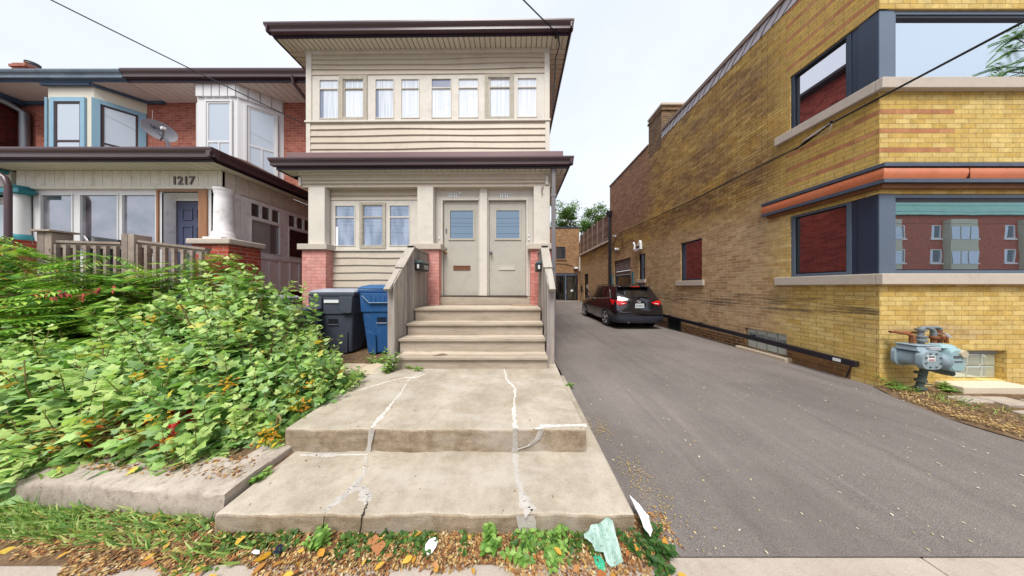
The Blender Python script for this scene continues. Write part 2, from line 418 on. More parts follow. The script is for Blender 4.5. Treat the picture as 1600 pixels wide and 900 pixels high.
# left crack
patch([U(668,577),U(640,592),U(625,615),U(600,645),U(592,655),U(580,670)],[.012,.02,.022,.03,.05,.04],M_patch)
patch([U(664,585),U(648,590),U(632,590),U(600,598),U(560,610)],[.012,.016,.02,.014,.01],M_patch)
fpatch([(-1.205,.336),(-1.215,.27),(-1.225,.2),(-1.235,.15)],[.05,.045,.03,.05],1.829,M_patch2)
patch([Lw(572,712),Lw(570,740),Lw(548,765),Lw(525,785),Lw(505,800)],[.02,.035,.05,.04,.02],M_patch2)
patch([Lw(548,762),Lw(566,762),Lw(574,775),Lw(572,788)],[.02,.05,.07,.02],M_patch2)
patch([Lw(575,708),Lw(530,707),Lw(500,707),Lw(470,709)],[.02,.035,.045,.02],M_patch2,hi=1.826)
# right crack
patch([U(788,577),U(792,592),U(805,607),U(803,640),U(805,670)],[.02,.02,.028,.03,.035],M_patch)
fpatch([(.0,.336),(-.003,.27),(.0,.2),(-.02,.15)],[.05,.045,.05,.09],1.829,M_patch2)
fpatch([(.22,.334),(.19,.26),(.12,.2),(.02,.17)],[.05,.05,.045,.03],1.828,M_patch2)
patch([U(915,664),U(880,665),U(850,665),U(835,672)],[.03,.035,.04,.03],M_patch,lo=1.832)
patch([Lw(803,710),Lw(808,745),Lw(815,770),Lw(830,800)],[.05,.04,.06,.11],M_patch2)
fpatch([(.06,.128),(.07,.09),(.075,.03)],[.11,.12,.10],1.339,M_patch2)
# dark hairline cracks
M_crack=mat('dark crack',(.05,.04,.035,1),.95,.2,30,bump=0)
patch([Lw(575,775),Lw(570,800),Lw(566,806)],[.005,.008,.008],M_crack,.004,'crack')
fpatch([(-.94,.128),(-.945,.07),(-.96,.0)],[.009,.006,.009],1.336,M_crack)
fpatch([(-1.17,.128),(-1.18,.05),(-1.19,.0)],[.005,.005,.006],1.336,M_crack)
def frag(pts,z0,z1,name,mm,parent):
    m=MB(); m.prism([(x,y,z0) for x,y in pts],(0,0,z1-z0)); return m.build(name,mm,parent,bevel=.012)
# ---------------------------------------------------------------- retaining wall on the left
root=empty('retaining_wall',(-3.2,1.6,0),'low broken concrete retaining wall along the planted bed','retaining wall')
def rwall(pts,name,seed,h=.18):
    # pts: front line left->right
    random.seed(seed); m=MB(); n=40; vs=[];fs=[]
    prof=[(0,0),(-.012,.05),(-.004,.10),(.0,.15),(.004,.170),(.014,.177),(.10,.178),(.19,.18),(.26,.178),(.27,.02)]
    for i in range(n+1):
        t=i/n*(len(pts)-1); k=min(int(t),len(pts)-2); t-=k
        x=pts[k][0]+(pts[k+1][0]-pts[k][0])*t; y=pts[k][1]+(pts[k+1][1]-pts[k][1])*t
        a=.012*math.sin(x*9+seed)+.008*math.sin(x*23); 
        for (d,z) in prof: vs.append((x,y+d+a*(z/.18)+rnd(-.006,.006),z*h/.17+(.008*math.sin(x*13)+rnd(-.004,.004) if z>.05 else 0)-(.03*max(0,math.sin(x*5.3+1))**6 if .1<z and d<.05 else 0)))
    q=len(prof)
    for i in range(n):
        for j in range(q-1): fs.append((i*q+j,(i+1)*q+j,(i+1)*q+j+1,i*q+j+1))
    fs.append(tuple(range(q))[::-1]); fs.append(tuple(n*q+j for j in range(q)))
    m.add(vs,fs); return m.build(name,M_conc_w,root,smooth=True,sharp=60)
rwall([(-12,2.3),(-5.5,1.78),(-3.3,1.5),(-1.885,1.415)],'wall_segment',3)
frag([(-1.885,1.44),(-1.878,1.94),(-2.13,1.97),(-2.15,1.70)],.05,.195,'return_block',M_conc_w,root)
M_rust=mat('stain',c(150,110,80),.9,.3,9,bump=.3)
random.seed(11)
# flagstone pavers by the steps
root=empty('paving_stones',(-2.1,3.0,.3),'two pale square paving slabs beside the wooden stairs','paving')
for a,b in (((-2.55,2.93),(-2.22,3.28)),((-2.19,2.90),(-1.83,3.3))):
    frag([(a[0],a[1]),(b[0],a[1]-.02),(b[0]+.01,b[1]),(a[0]-.02,b[1]+.01)],.25,.385,'slab',M_conc,root)
m=MB(); m.quad((-6,2.6,.30),(-1.8,2.6,.30),(-1.8,4.7,.36),(-6,4.7,.36)); tag(m.build('yard_soil',M_soil),kind='structure')
root=empty('verge_pavers',(5.6,2.5,.1),'weathered grey pavers set in the dirt below the glass block window','paving')
for i,(x,y,w,d,r) in enumerate([(5.62,2.70,.34,.17,.05),(6.0,2.66,.36,.2,-.06),(6.45,2.6,.4,.22,.03),(5.85,2.42,.42,.16,.1),(6.35,2.34,.4,.16,-.04),(6.9,2.6,.4,.3,0),(5.5,2.2,.3,.12,.2)]):
    z=dz(y); q=[(x-w/2,y-d/2),(x+w/2,y-d/2+r*.2),(x+w/2,y+d/2),(x-w/2,y+d/2-r*.2)]
    frag(q,z-.02,z+.035,'paver',M_conc_w,root)
# ---------------------------------------------------------------- helpers for houses
def siding(x0,x1,z0,z1,y,n,wavy=0,ph=0,face=-1):
    # lapped horizontal courses: each course leans out .018 at its foot
    m=MB(); N=40
    h=(z1-z0)/n
    for k in range(n):
        vs=[];fs=[]
        def wv(x,zi):
            e=min(1,min(zi,n-zi)) if 0<zi<n else 0
            return wavy*e*(math.sin((x-x0)/(x1-x0)*6.3+ph+zi*.7)+.5*math.sin((x-x0)/(x1-x0)*13+ph*2+zi))
        for i in range(N+1):
            x=x0+(x1-x0)*i/N; a=z0+h*k+wv(x,k); b=z0+h*(k+1)+wv(x,k+1)
            vs+=[(x,y-.001,a+.0),(x,y-.026,a+.004),(x,y-.014,a+h*.6),(x,y-.004,b+.001)]
        for i in range(N):
            for j in range(3): q=i*4+j; fs.append((q,q+4,q+5,q+1))
        m.add(vs,fs)
    return m
def soffit_slats(x0,x1,y0,y1,z,pitch=.105,along='y',gap=.018):
    m=MB()
    if along=='y':
        n=int((x1-x0)/pitch); p=(x1-x0)/n
        for i in range(n): m.box(x0+i*p+gap/2,x0+(i+1)*p-gap/2,y0,y1,z,z+.034+.002*(i%2))
    else:
        n=max(1,int((y1-y0)/pitch)); p=(y1-y0)/n
        for i in range(n): m.box(x0,x1,y0+i*p+gap/2,y0+(i+1)*p-gap/2,z,z+.034+.002*(i%2))
    m.box(x0,x1,y0,y1,z+.038,z+.05)
    return m
def gutter_prof(y0,zb,zt,d=.13):
    # K-style gutter section in (y,z), y0 = outer lip
    h=zt-zb
    return [(y0+.045,zb),(y0+.045,zb+h*.38),(y0+.035,zb+h*.5),(y0+.012,zb+h*.62),(y0,zb+h*.8),(y0,zt),(y0+.012,zt),(y0+.012,zt-.02),(y0+d,zt-.02),(y0+d,zb)]
def gutter_x(x0,x1,y0,zb,zt,d=.13):
    m=MB(); pr=gutter_prof(y0,zb,zt,d); m.prism([(x0,a,b) for a,b in pr],(x1-x0,0,0)); return m
def gutter_y(y0,y1,x0,zb,zt,sx,d=.13):
    # sx=+1: outer lip faces +x
    m=MB(); pr=gutter_prof(0,zb,zt,d); m.prism([(x0-sx*a,y0,b) for a,b in pr],(0,y1-y0,0)); return m
G_win=glass('window glass',.12,(.78,.88,1,1))
G_door=glass('door glass',.38,(.55,.70,.86,1),dark=(.03,.045,.06,1))
def room_refl_glass(name,refl,tint,a,b,st=(3,1,.8),sc=1.6):
    s=NT(name); n=s.rng(s.noise(sc,5,stretch=st,rough=.6),.38,.62); d=s.new('ShaderNodeBsdfDiffuse'); s.link(s.mix(n,a,b),d.inputs[0])
    g=s.new('ShaderNodeBsdfGlossy'); g.inputs['Roughness'].default_value=0; g.inputs['Color'].default_value=tint; s.link(s.bump(s.noise(2.5,2),.02,.02),g.inputs['Normal'])
    f=s.new('ShaderNodeFresnel'); f.inputs[0].default_value=1.5
    m=s.new('ShaderNodeMixShader'); s.link(s.math('ADD',f.outputs[0],refl,True),m.inputs[0]); s.link(d.outputs[0],m.inputs[1]); s.link(g.outputs[0],m.inputs[2]); s.link(m.outputs[0],s.out.inputs[0]); return s.m
G_porch=room_refl_glass('porch glass',.34,(.62,.72,.86,1),c(90,100,124,.6),c(176,184,204,.7))
G_up=glass('upper glass',.18,(.9,.95,1,1),dark=c(205,215,228,.7))
G_upd=glass('upper glass dark',.3,(.8,.9,1,1),dark=c(120,135,160,.6))
# ---------------------------------------------------------------- the main house (1215)
H=empty('duplex_house',(-1.9,4.66,.3),'two storey duplex with beige siding, twin grey doors and brown gutters','house',rz=R(-.55))
M_hbrick=brick('house side brick',c(222,104,84,.92),c(176,76,62,.9),c(190,150,136,.7),h=.072)
m=MB(); m.box(-4.46,.715,5.6,16.2,6.62,7.75); m.build('rear_brick_wall',M_hbrick,H)
m=MB(); m.box(-4.75,1.0,5.4,16.5,7.751,7.83); m.add([(-4.7,5.45,7.84),(.95,5.45,7.84),(.95,16.4,7.84),(-4.7,16.4,7.84),(-1.9,8.4,8.9),(-1.9,13.4,8.9)],[(0,1,4),(1,2,5,4),(2,3,5),(3,0,4,5)]); m.build('rear_roof',mat('grey eave',c(96,90,94,.6),.6,.1,4),H)
YB=16.3
X0,X1=-4.48,.73
Y=4.66
def sx(px,D=Y): return PX(px,D)
def sz(py,D=Y): return PZ(py,D)
# body (sides and rear)
m=MB(); m.quad((X1,Y+.05,0),(X1,YB,0),(X1,YB,6.6),(X1,Y+.05,6.6)); m.quad((X0,Y+.05,0),(X0,YB,0),(X0,YB,6.6),(X0,Y+.05,6.6)); m.quad((X0,YB,0),(X1,YB,0),(X1,YB,6.6),(X0,YB,6.6)); m.build('brick_wall',M_hbrick,H,recalc=False)
# back board behind everything at the front
m=MB(); m.box(X0,X1,Y+.05,Y+.08,.2,6.6); m.build('wall_backing',M_grey_trim,H)
# roof
m=MB()
ex0,ex1,ey=-4.9,1.1,4.30
zr=6.76
m.add([(ex0,ey,zr),(ex1,ey,zr),(ex1,YB+.4,zr),(ex0,YB+.4,zr),(-4.0,5.6,zr+.35),(.3,5.6,zr+.35),(.3,YB,zr+.35),(-4,YB,zr+.35)],[(0,1,5,4),(1,2,6,5),(2,3,7,6),(3,0,4,7),(4,5,6,7),(3,2,1,0)])
M_shingle=brick('dark shingles',(.05,.04,.036,1),(.09,.065,.055,1),(.02,.018,.016,1),w=.3,h=.14,ms=.01)
m.build('roof',M_shingle,H)
zb=6.60
soffit_slats(-4.88,1.08,4.40,Y,zb).build('soffit',M_soffit,H)
soffit_slats(X1+.01,1.08,Y+.004,YB,zb,along='x').build('soffit',M_soffit,H)
soffit_slats(-4.88,X0-.01,Y+.004,YB,zb,along='x').build('soffit',M_soffit,H)
# fascia + gutters, two tone
M_fascia=mat('dark brown fascia',c(58,44,58,.7),.35,.1,3,bump=0,spec=.5)
m=MB(); m.box(-4.90,1.11,4.385,4.40,zb-.02,zb+.1); m.box(1.085,1.105,4.40,YB+.3,zb-.02,zb+.1); m.box(-4.90,-4.885,4.40,YB+.3,zb-.02,zb+.1); m.build('fascia',M_fascia,H)
gutter_x(-4.97,1.15,4.26,zb+.03,zb+.17,.12).build('gutter',M_brown,H)
gutter_y(4.27,YB+.3,1.16,zb+.03,zb+.165,1,.075).build('gutter',M_brown,H)
gutter_y(4.27,YB+.3,-4.98,zb+.03,zb+.165,-1,.075).build('gutter',M_brown,H)
# lower pent roof
zl=3.91
soffit_slats(-4.78,1.05,4.36,Y-.02,zl).build('soffit',M_soffit,H)
soffit_slats(X1+.01,1.05,Y+.004,6.4,zl,along='x').build('soffit',M_soffit,H)
m=MB(); m.box(-4.80,1.075,4.345,4.36,zl-.02,zl+.09); m.box(1.055,1.07,4.36,6.5,zl-.02,zl+.09); m.box(-4.80,-4.785,4.36,6.5,zl-.02,zl+.09); m.build('fascia',M_fascia,H)
gutter_x(-4.85,1.14,4.23,zl+.035,zl+.165,.12).build('gutter',M_brown,H)
gutter_y(4.24,6.5,1.145,zl+.035,zl+.16,1,.075).build('gutter',M_brown,H)
m=MB(); m.hexa([(-4.72,4.45,zl+.16),(.98,4.45,zl+.16),(.98,Y-.03,zl+.16),(-4.72,Y-.03,zl+.16)],[(-4.72,4.46,zl+.40),(.98,4.46,zl+.40),(.98,Y-.03,zl+.42),(-4.72,Y-.03,zl+.42)]); m.build('roof_flashing',M_purple,H,bevel=.005)
m=MB(); m.hexa([(-4.78,4.36,zl+.10),(1.06,4.36,zl+.10),(1.06,6.4,zl+.10),(-4.78,6.4,zl+.10)],[(-4.75,4.45,zl+.155),(1.05,4.45,zl+.155),(1.05,6.4,zl+.155),(-4.75,6.4,zl+.155)]); m.build('pent_roof',M_fascia,H)
# upper storey front
zt=6.60; zw1=sz(118); zw0=sz(190)
m=MB(); m.box(X0,X0+.12,Y-.03,Y+.05,zw0,zt-.08); m.box(X1-.11,X1,Y-.03,Y+.05,zw0,zt-.08); m.box(X0,X0+.09,Y-.028,Y+.05,zl+.3,zw0-.025); m.box(X1-.09,X1,Y-.028,Y+.05,zl+.3,zw0-.025); m.box(X0-.01,X1+.01,Y-.04,Y+.05,zt-.08,zt); m.box(X0-.02,X1+.02,Y-.045,Y+.05,zw0-.024,zw0+.014); m.build('corner_trim',M_cream,H,bevel=.004)
siding(X0+.12,X1-.11,zw1+.01,zt-.08,Y+.0,4,.011,.5).build('siding',M_siding,H)
siding(X0+.09,X1-.09,zl+.3,zw0-.024,Y+.0,6,.009,2.2).build('siding',M_siding,H)
# upper window band
def curtainglass(name,a,b_):
    s=NT(name); s.pos(); n=s.rng(s.noise(3.2,4,stretch=(9,1,.25)),.35,.65); k=s.mix(n,a,b_); p=s.pr(k,.6,0,None,.3)  # vertical streaks put the shading of curtain folds into the pane colour
    g=s.new('ShaderNodeBsdfGlossy'); g.inputs['Roughness'].default_value=.0; g.inputs['Color'].default_value=(.92,.96,1,1)
    m=s.new('ShaderNodeMixShader'); m.inputs[0].default_value=.13; s.link(p.outputs[0],m.inputs[1]); s.link(g.outputs[0],m.inputs[2]); s.link(m.outputs[0],s.out.inputs[0]); return s.m
M_cpane=curtainglass('curtained glass white',c(212,220,232,.86),c(236,240,248,.88)); M_cpane2=curtainglass('curtained glass grey',c(196,204,220,.8),c(232,238,246,.88))
wins=[(499,528),(538.5,568),(587,615),(627.5,655),(675,705),(717,747),(766,796.5),(809,838)]
zg0,zg1=sz(185.5),sz(123.5); zm=sz(138.5)
xs=[(sx(a)-.014,sx(b)+.014) for a,b in wins]
holes=[(a,b,zg0,zg1) for a,b in xs]
m=MB(); m.wall('y',Y-.012,X0+.12,X1-.11,zw0+.014,zw1+.01,holes,.06); m.build('window_band',M_cream,H)
M_old=mat('worn cream frame',c(205,196,180,.7),.7,.12,12,bump=.4,bs=40,dirt=.6,dcol=c(140,128,112),dscale=20)
for i,(a,b) in enumerate(xs):
    worn=i in(1,6)
    m=MB(); t=.018
    m.frame('y',Y-.022,Y+.01,a,b,zg0,zg1,t); m.box(a+t,b-t,Y-.02,Y+.008,zm-.012,zm+.012)
    if worn: m.frame('y',Y-.034,Y-.011,a-.10,b+.07,zg0-.06,zg1+.07,.085 if i==1 else .075)
    fr=m.build('window',M_old if worn else M_cream,H,bevel=.003)
    if worn: fr['label']='old upper window with a worn peeling frame'
    m=MB(); m.box(a+t,b-t,Y+.0,Y+.004,zg0+t,zg1-t); m.build('pane',M_cpane if i in (1,3,4,5,6,7) else M_cpane2,fr)
    # curtain folds behind, some leaving a dark gap at one side
    g=[.35,.0,.3,.0,.0,.0,.0,.0][i]; w=b-a
    if g: MB().box(a+t,a+t+w*g*.45,Y-.003,Y-.0005,zg0+t,zm-.012).build('curtain_gap',mat('blue grey gap',c(150,162,188,.7),.3,.05,3,bump=0),fr)
    if i in (0,1,2,3,4): MB().box(a+t,b-t,Y-.003,Y-.0005,zm+.013,zg1-t-.002).build('upper_pane',M_cpane2 if i<4 else mat('blue grey gap',c(150,162,188,.7),.3,.05,3,bump=0),fr)
    m=MB(); vs=[];fs=[]; N=26; topz=[zm,zg1,zm,zm,zm,zg1,zg1,zg1][i]
    topz=zg1 if topz!=zm else zm+.0
    for k in range(N+1):
        x=a+w*g*.7+(w-w*g*.7)*k/N; d=.006*math.sin(k*1.9+i); vs+=[(x,Y+.030+d,zg0),(x,Y+.030+d,topz)]
    for k in range(N): q=2*k; fs.append((q,q+2,q+3,q+1))
    m.add(vs,fs); m.build('curtain',M_curtain,fr,smooth=True,recalc=False)
    m=MB(); m.quad((a,Y+.047,zg0),(b,Y+.047,zg0),(b,Y+.047,zg1),(a,Y+.047,zg1)); m.build('room',mat('dim room',c(140,152,175,.6),.8,.05,2,bump=0),fr)
# frieze above the porch
m=MB()
fy=Y-.16
m.box(X0+.02,X1,fy,Y+.05,sz(292,fy)-.0,zl); m.build('frieze_board',M_siding,H)
m=siding(X0+.06,X1-.12,sz(287,fy),sz(277,fy),fy-.001,2,.0); m.build('siding',M_siding,H)
m=MB(); m.box(X1-.11,X1-.05,fy-.03,fy-.001,sz(290,fy),sz(277,fy)); m.box(X0,X0+.05,fy-.03,fy-.001,sz(290,fy),sz(277,fy)); m.box(X0-.01,X1+.01,fy-.035,fy-.001,zl-.05,zl-.004); m.build('frieze_trim',M_cream,H)
# porch posts, brick piers, caps
D=4.45
zhead=sz(292,D); zc1=sz(381,D); zc0=sz(390,D)
M_pink=brick('pink painted brick',c(246,182,172,.88),c(236,162,152,.88),c(214,140,132,.82),h=.067,ms=.008,stain=.25,scol=c(220,190,180,.7))
M_pier_r=brick('worn pier brick',c(242,170,158,.84),c(226,142,130,.84),c(206,134,124,.78),h=.067,ms=.008,stain=.3,scol=c(150,50,30,.7))
def pier(xa,xb,zb,name_m,cap=True,d=.38,D=D):
    pi=MB().box(xa,xb,D,D+d-.17,zb,zc0).build('brick_pier',name_m,H,bevel=.006)
    MB().box(xa-.055,xb+.055,D-.05,D+d-.16,zc0+.001,zc1).build('pier_cap',M_stone,H,bevel=.008)
pier(sx(470,D),sx(508,D),.3,M_pink)
pier(sx(650,D),sx(686,D),1.12,M_pink)
pier(sx(829,D),sx(862,D),.3,M_pier_r)
for a,b in ((480,506),(652,677),(834,859)): MB().box(sx(a,D+.03),sx(b,D+.03),D+.03,Y-.05,zc1,zhead+.02).build('porch_post',M_cream,H,bevel=.006)
# window part of the porch enclosure
Yw=Y-.02
xa,xb=sx(509,Yw),sx(653,Yw)
zwb,zwt=sz(390,Yw),sz(313,Yw)
siding(xa,xb,zwt,sz(292,Yw),Yw,3,.003).build('siding',M_siding,H)
siding(xa+.02,xb,.9,zwb-.02,Yw,9,.004,1).build('siding',M_siding,H)
m=MB(); m.box(xa-.01,xa+.03,Yw-.03,Yw+.05,.9,sz(292,Yw)); m.box(xa+.03,xb,Yw-.04,Yw-.001,zwb-.03,zwb); m.build('corner_trim',M_cream,H)
panes=[(523.5,554),(567.5,598),(609.5,640)]
hs=[(sx(a,Yw)-.012,sx(b,Yw)+.012,sz(384.5,Yw),sz(320.5,Yw)) for a,b in panes]
m=MB(); m.wall('y',Yw-.012,xa+.03,xb,zwb,zwt,hs,.05); m.build('window_band',M_cream,H)
for i,(a,b,e,f) in enumerate(hs):
    m=MB(); t=.016; zt_=sz(339.5,Yw)
    m.frame('y',Yw-.022,Yw+.01,a,b,e,f,t); m.box(a+t,b-t,Yw-.02,Yw+.01,zt_-.014,zt_+.014)
    if i==1: m.frame('y',Yw-.032,Yw-.011,a-.06,b+.06,e-.055,f+.055,.055)
    fr=m.build('window',M_old if i==1 else M_cream,H,bevel=.003)
    m=MB(); m.box(a+t,b-t,Yw+.0,Yw+.004,e+t,f-t); m.build('pane',G_porch,fr)
    if i==0: MB().box(a+t,a+t+.05,Yw-.003,Yw-.0005,e+t,e+t+.40).build('curtain_edge',M_curtain,fr)
# door part
Yd=Y-.01
zs=1.345
xd0,xd1=sx(676,Yd),sx(834,Yd)
zh=sz(292,Yd)
d1=(sx(693,Yd),sx(748,Yd)); d2=(sx(764,Yd),sx(822,Yd)); ztp=sz(314.5,Yd)
m=MB(); m.wall('y',Yd-.03,xd0,xd1,zs,zh,[(d1[0],d1[1],zs,ztp),(d2[0],d2[1],zs,ztp)],.07); m.build('door_surround',M_grey_trim,H)
m=MB(); m.box(sx(750.5,Yd),sx(762,Yd),Yd-.075,Yd-.031,zs,zh); 
m.box(d1[0]-.035,d1[0]-.006,Yd-.045,Yd-.031,zs,ztp+.03); m.box(d2[1]+.006,d2[1]+.035,Yd-.045,Yd-.031,zs,ztp+.03)
m.box(d1[0]-.035,d1[1]+.02,Yd-.0455,Yd-.031,ztp+.006,ztp+.035); m.box(d2[0]-.01,d2[1]+.035,Yd-.0455,Yd-.031,ztp+.006,ztp+.035); m.build('door_trim',M_cream,H,bevel=.003)
M_door=mat('dull grey door paint',c(203,198,186,.72),.5,.06,2,bump=.1,bs=25,dirt=.3,dcol=c(160,150,135),dscale=5)
for k,(a,b) in enumerate((d1,d2)):
    a+=.008;b-=.008
    ga,gb=((703.5,739.5),(775.5,811.5))[k]; g0,g1=sz(373,Yd),sz(329,Yd); ga,gb=sx(ga,Yd),sx(gb,Yd)
    m=MB(); m.wall('y',Yd+.01,a,b,zs+.015,ztp-.01,[(ga,gb,g0,g1)],.03); m.frame('y',Yd-.006,Yd+.0095,ga-.035,gb+.035,g0-.03,g1+.03,.035)
    dr=m.build('front_door',M_door,H)
    MB().box(ga,gb,Yd+.018,Yd+.022,g0,g1).build('pane',G_door,dr)
    kx=(sx(696.5,Yd),sx(767.5,Yd))[k]; kz=(sz(395,Yd),sz(395.5,Yd))[k]
    M_brass=mat('old brass',c(170,140,90),.35,.2,20,metal=.8,bump=0)
    m=MB(); m.lathe([(.03,Yd+.009),(.03,Yd-.002),(.012,Yd-.008),(.012,Yd-.035),(.026,Yd-.045),(.03,Yd-.06),(.02,Yd-.075),(.001,Yd-.078)],kx,0,16,'y',kz); m.build('knob',M_brass if k==0 else M_steel,dr,smooth=True)
    if k==0:
        m=MB(); m.lathe([(.028,Yd+.009),(.026,Yd-.012),(.001,Yd-.013)],kx,0,16,'y',kz+.1); m.build('deadbolt',M_alu,dr,smooth=True)
        m=MB(); m.lathe([(.012,Yd+.009),(.016,Yd-.008),(.001,Yd-.01)],kx+.01,0,10,'y',kz+.47); m.lathe([(.018,Yd+.009),(.014,Yd-.01),(.001,Yd-.011)],kx+.01,0,10,'y',kz+.50); m.lathe([(.010,Yd+.009),(.014,Yd-.01),(.001,Yd-.011)],kx+.01,0,10,'y',kz+.445); m.build('knocker',M_steel,dr,smooth=True)
    s0,s1=((708.5,735),(779,805))[k]; q0,q1=sz(422,Yd),sz(415,Yd); s0,s1=sx(s0,Yd),sx(s1,Yd)
    mm=mat('copper mail slot',c(140,95,70,.7),.45,.3,14,metal=.3,bump=.1) if k==0 else mat('painted rusty mail slot',c(220,214,204,.72),.5,.1,14,bump=.2,dirt=.8,dcol=c(170,90,40,.7),dscale=7)
    m=MB(); m.frame('y',Yd-.004,Yd+.0095,s0,s1,q0,q1,.014); m.box(s0+.014,s1-.014,Yd-.001,Yd+.0095,q0+.014,q1-.014); m.build('mail_slot',mm,dr,bevel=.002)
m=MB(); m.box(xd0+.02,d2[1]+.02,Yd-.10,Yd+.04,zs-.012,zs+.012); m.build('door_sill',mat('dark threshold',c(90,78,66,.6),.6,.2,20),H)
# number plates
M_plate=mat('white number tile',c(240,242,244,.85),.4,.02,9,bump=0)
M_ink=mat('black numeral',(.012,.012,.014,1),.5,0,9,bump=0)
def plate(px0,chars,py=306,w=6.0):
    for i,ch in enumerate(chars):
        x=sx(px0+i*(3.9),Yd); z=sz(py,Yd)
        p=MB().box(x-.0262,x+.0262,Yd-.036,Yd-.0305,z-.042,z+.042).build('number_tile',M_plate,H)
        text('numeral',ch,.088,(x,Yd-.037,z),(R(90),0,0),M_ink,p,.0008)
plate(704.5,'1215'); plate(783.5,'1215',306.5)
x=sx(719.5,Yd); z=sz(303.5,Yd); p=MB().box(x-.018,x+.018,Yd-.036,Yd-.0305,z-.02,z+.025).build('number_tile',M_plate,H); text('numeral','1',.038,(x,Yd-.037,z),(R(90),0,0),M_ink,p,.0008)
x=sx(721.2,Yd); z=sz(306,Yd); text('numeral','/',.05,(x,Yd-.033,z),(R(90),0,0),M_ink,H,.0008)
x=sx(723,Yd); z=sz(308,Yd); p=MB().box(x-.013,x+.013,Yd-.036,Yd-.0305,z-.018,z+.018).build('number_tile',M_plate,H); text('numeral','2',.034,(x,Yd-.037,z),(R(90),0,0),M_ink,p,.0008)
# door bells and hook
m=MB()
for px,py in ((826.5,369),(826.5,375)): m.box(sx(px-1,Yd),sx(px+1,Yd),Yd-.05,Yd-.03,sz(py+1.6,Yd),sz(py-2,Yd))
m.build('doorbell',M_plate,H,bevel=.003)
m=MB(); x=sx(687.5,Yd); m.box(x-.012,x+.012,Yd-.05,Yd-.03,sz(374,Yd),sz(371,Yd)); m.build('doorbell',M_plate,H,bevel=.003)
M_rusty=mat('rusty iron',c(130,80,55,.7),.8,.3,20,bump=.3)
m=MB(); x=sx(847,D); z0=sz(305,D)
m.tube([(x,D+.02,z0+.13),(x-.005,D+.0,z0+.16),(x-.005,D-.0,z0)],.008,6); m.tube([(x-.005,D+.01,z0+.09),(x+.02,D-.03,z0+.10),(x+.025,D-.05,z0+.13),(x+.005,D-.05,z0+.15)],.007,6); m.build('hook',M_rusty,H)
# downpipe on the right corner
M_pipe=mat('grey downpipe',c(140,136,140,.68),.45,.08,6,metal=.1,bump=.03)
D2=4.36
m=MB(); xl,xr=.742,.81
m.box(xl-.01,xr,D2,D2+.07,.30,zl+.12); m.box(xl-.02,xr+.01,D2-.01,D2+.07,.27,.32); m.build('downpipe',M_pipe,H,bevel=.008)
m=MB()
for z in (3.35,1.9): m.box(xl-.02,xr+.012,D2-.006,D2+.12,z,z+.04)
m.build('pipe_strap',M_steel,H)
# ---------------------------------------------------------------- wooden stairs
S=empty('wooden_stairs',(-.65,3.7,.4),'weathered grey wooden stairs with solid board side rails','stairs')
def wood(name,a,b,stretch,nails=False,dirt=.4,dc=c(130,115,100)):
    s=NT(name); s.pos()
    n=s.noise(3,6,stretch=stretch,rough=.65); n2=s.noise(26,4,stretch=stretch)
    k=s.mix(s.rng(n,.3,.7),a,b); k=s.mix(s.rng(n2,.5,.72,0,.45),k,tuple(x*.6 for x in a[:3])+(1,))
    isl=s.rng(s.isl,0,1,.62,1.12); k=s.mix(1,k,gray(s,isl),'MULTIPLY')
    k=s.mix(s.rng(s.noise(2.2,6,rough=.7),.52,.78,0,dirt),k,dc)
    kn=s.rng(s.noise(5,1,stretch=tuple(min(1,v*2.2) for v in stretch)),.74,.78,0,.7); k=s.mix(kn,k,c(95,72,55,.7))
    s.pr(k,.85,0,s.bump(n2,.5,.003),.2); return s.m
M_tread=wood('grey stair wood',c(188,172,152,.78),c(222,208,190,.84),(.22,2.2,2.2))
M_tread2=wood('orange brown wood',c(180,146,114,.72),c(204,184,160,.74),(.22,2.2,2.2))
M_board=wood('grey vertical boards',c(150,144,148,.78),c(206,194,180,.82),(2.2,2.2,.18),dirt=.5,dc=c(150,120,92))
M_cap=wood('pale rail cap',c(206,196,184,.75),c(226,218,208,.76),(2,.3,.5))
def steps():
    L=[(3.05,.555,-1.68,.46),(3.30,.753,-1.76,.46),(3.54,.947,-1.76,.455),(3.80,1.165,-1.755,.45)]
    base=.40; prevz=.40
    for i,(y,z,xa,xb) in enumerate(L):
        y1=L[i+1][0]+.03 if i<3 else 4.6
        n=2 if i<3 else 6
        m=MB(); w=(y1-y+.03)/n
        for k in range(n): m.box(xa,xb,y-.03+k*w,y-.03+(k+1)*w-.010,z-.036,z+rnd(-.0015,.0015))
        m.build('tread' if i<3 else 'landing',M_tread,S,bevel=.004)
        m=MB(); m.box(xa+.012,xb-.01,y,y+.025,prevz-.02,z-.037); m.build('riser',M_tread,S,bevel=.003)
        prevz=z
    m=MB(); 
    for a,b in ((-1.76,-.2),):
        m.box(sx(684,4.6),sx(834,4.6),4.545,4.6,1.168,zs-.014)
    m.build('kick_board',M_tread,S,bevel=.003)
    m=MB(); m.hexa([(-.1,4.28,1.167),(.36,4.24,1.167),(.40,4.5,1.167),(-.02,4.52,1.167)],[(-.1,4.28,1.175),(.36,4.24,1.173),(.40,4.5,1.174),(-.02,4.52,1.178)]); m.build('warped_board',M_tread2,S)
steps()
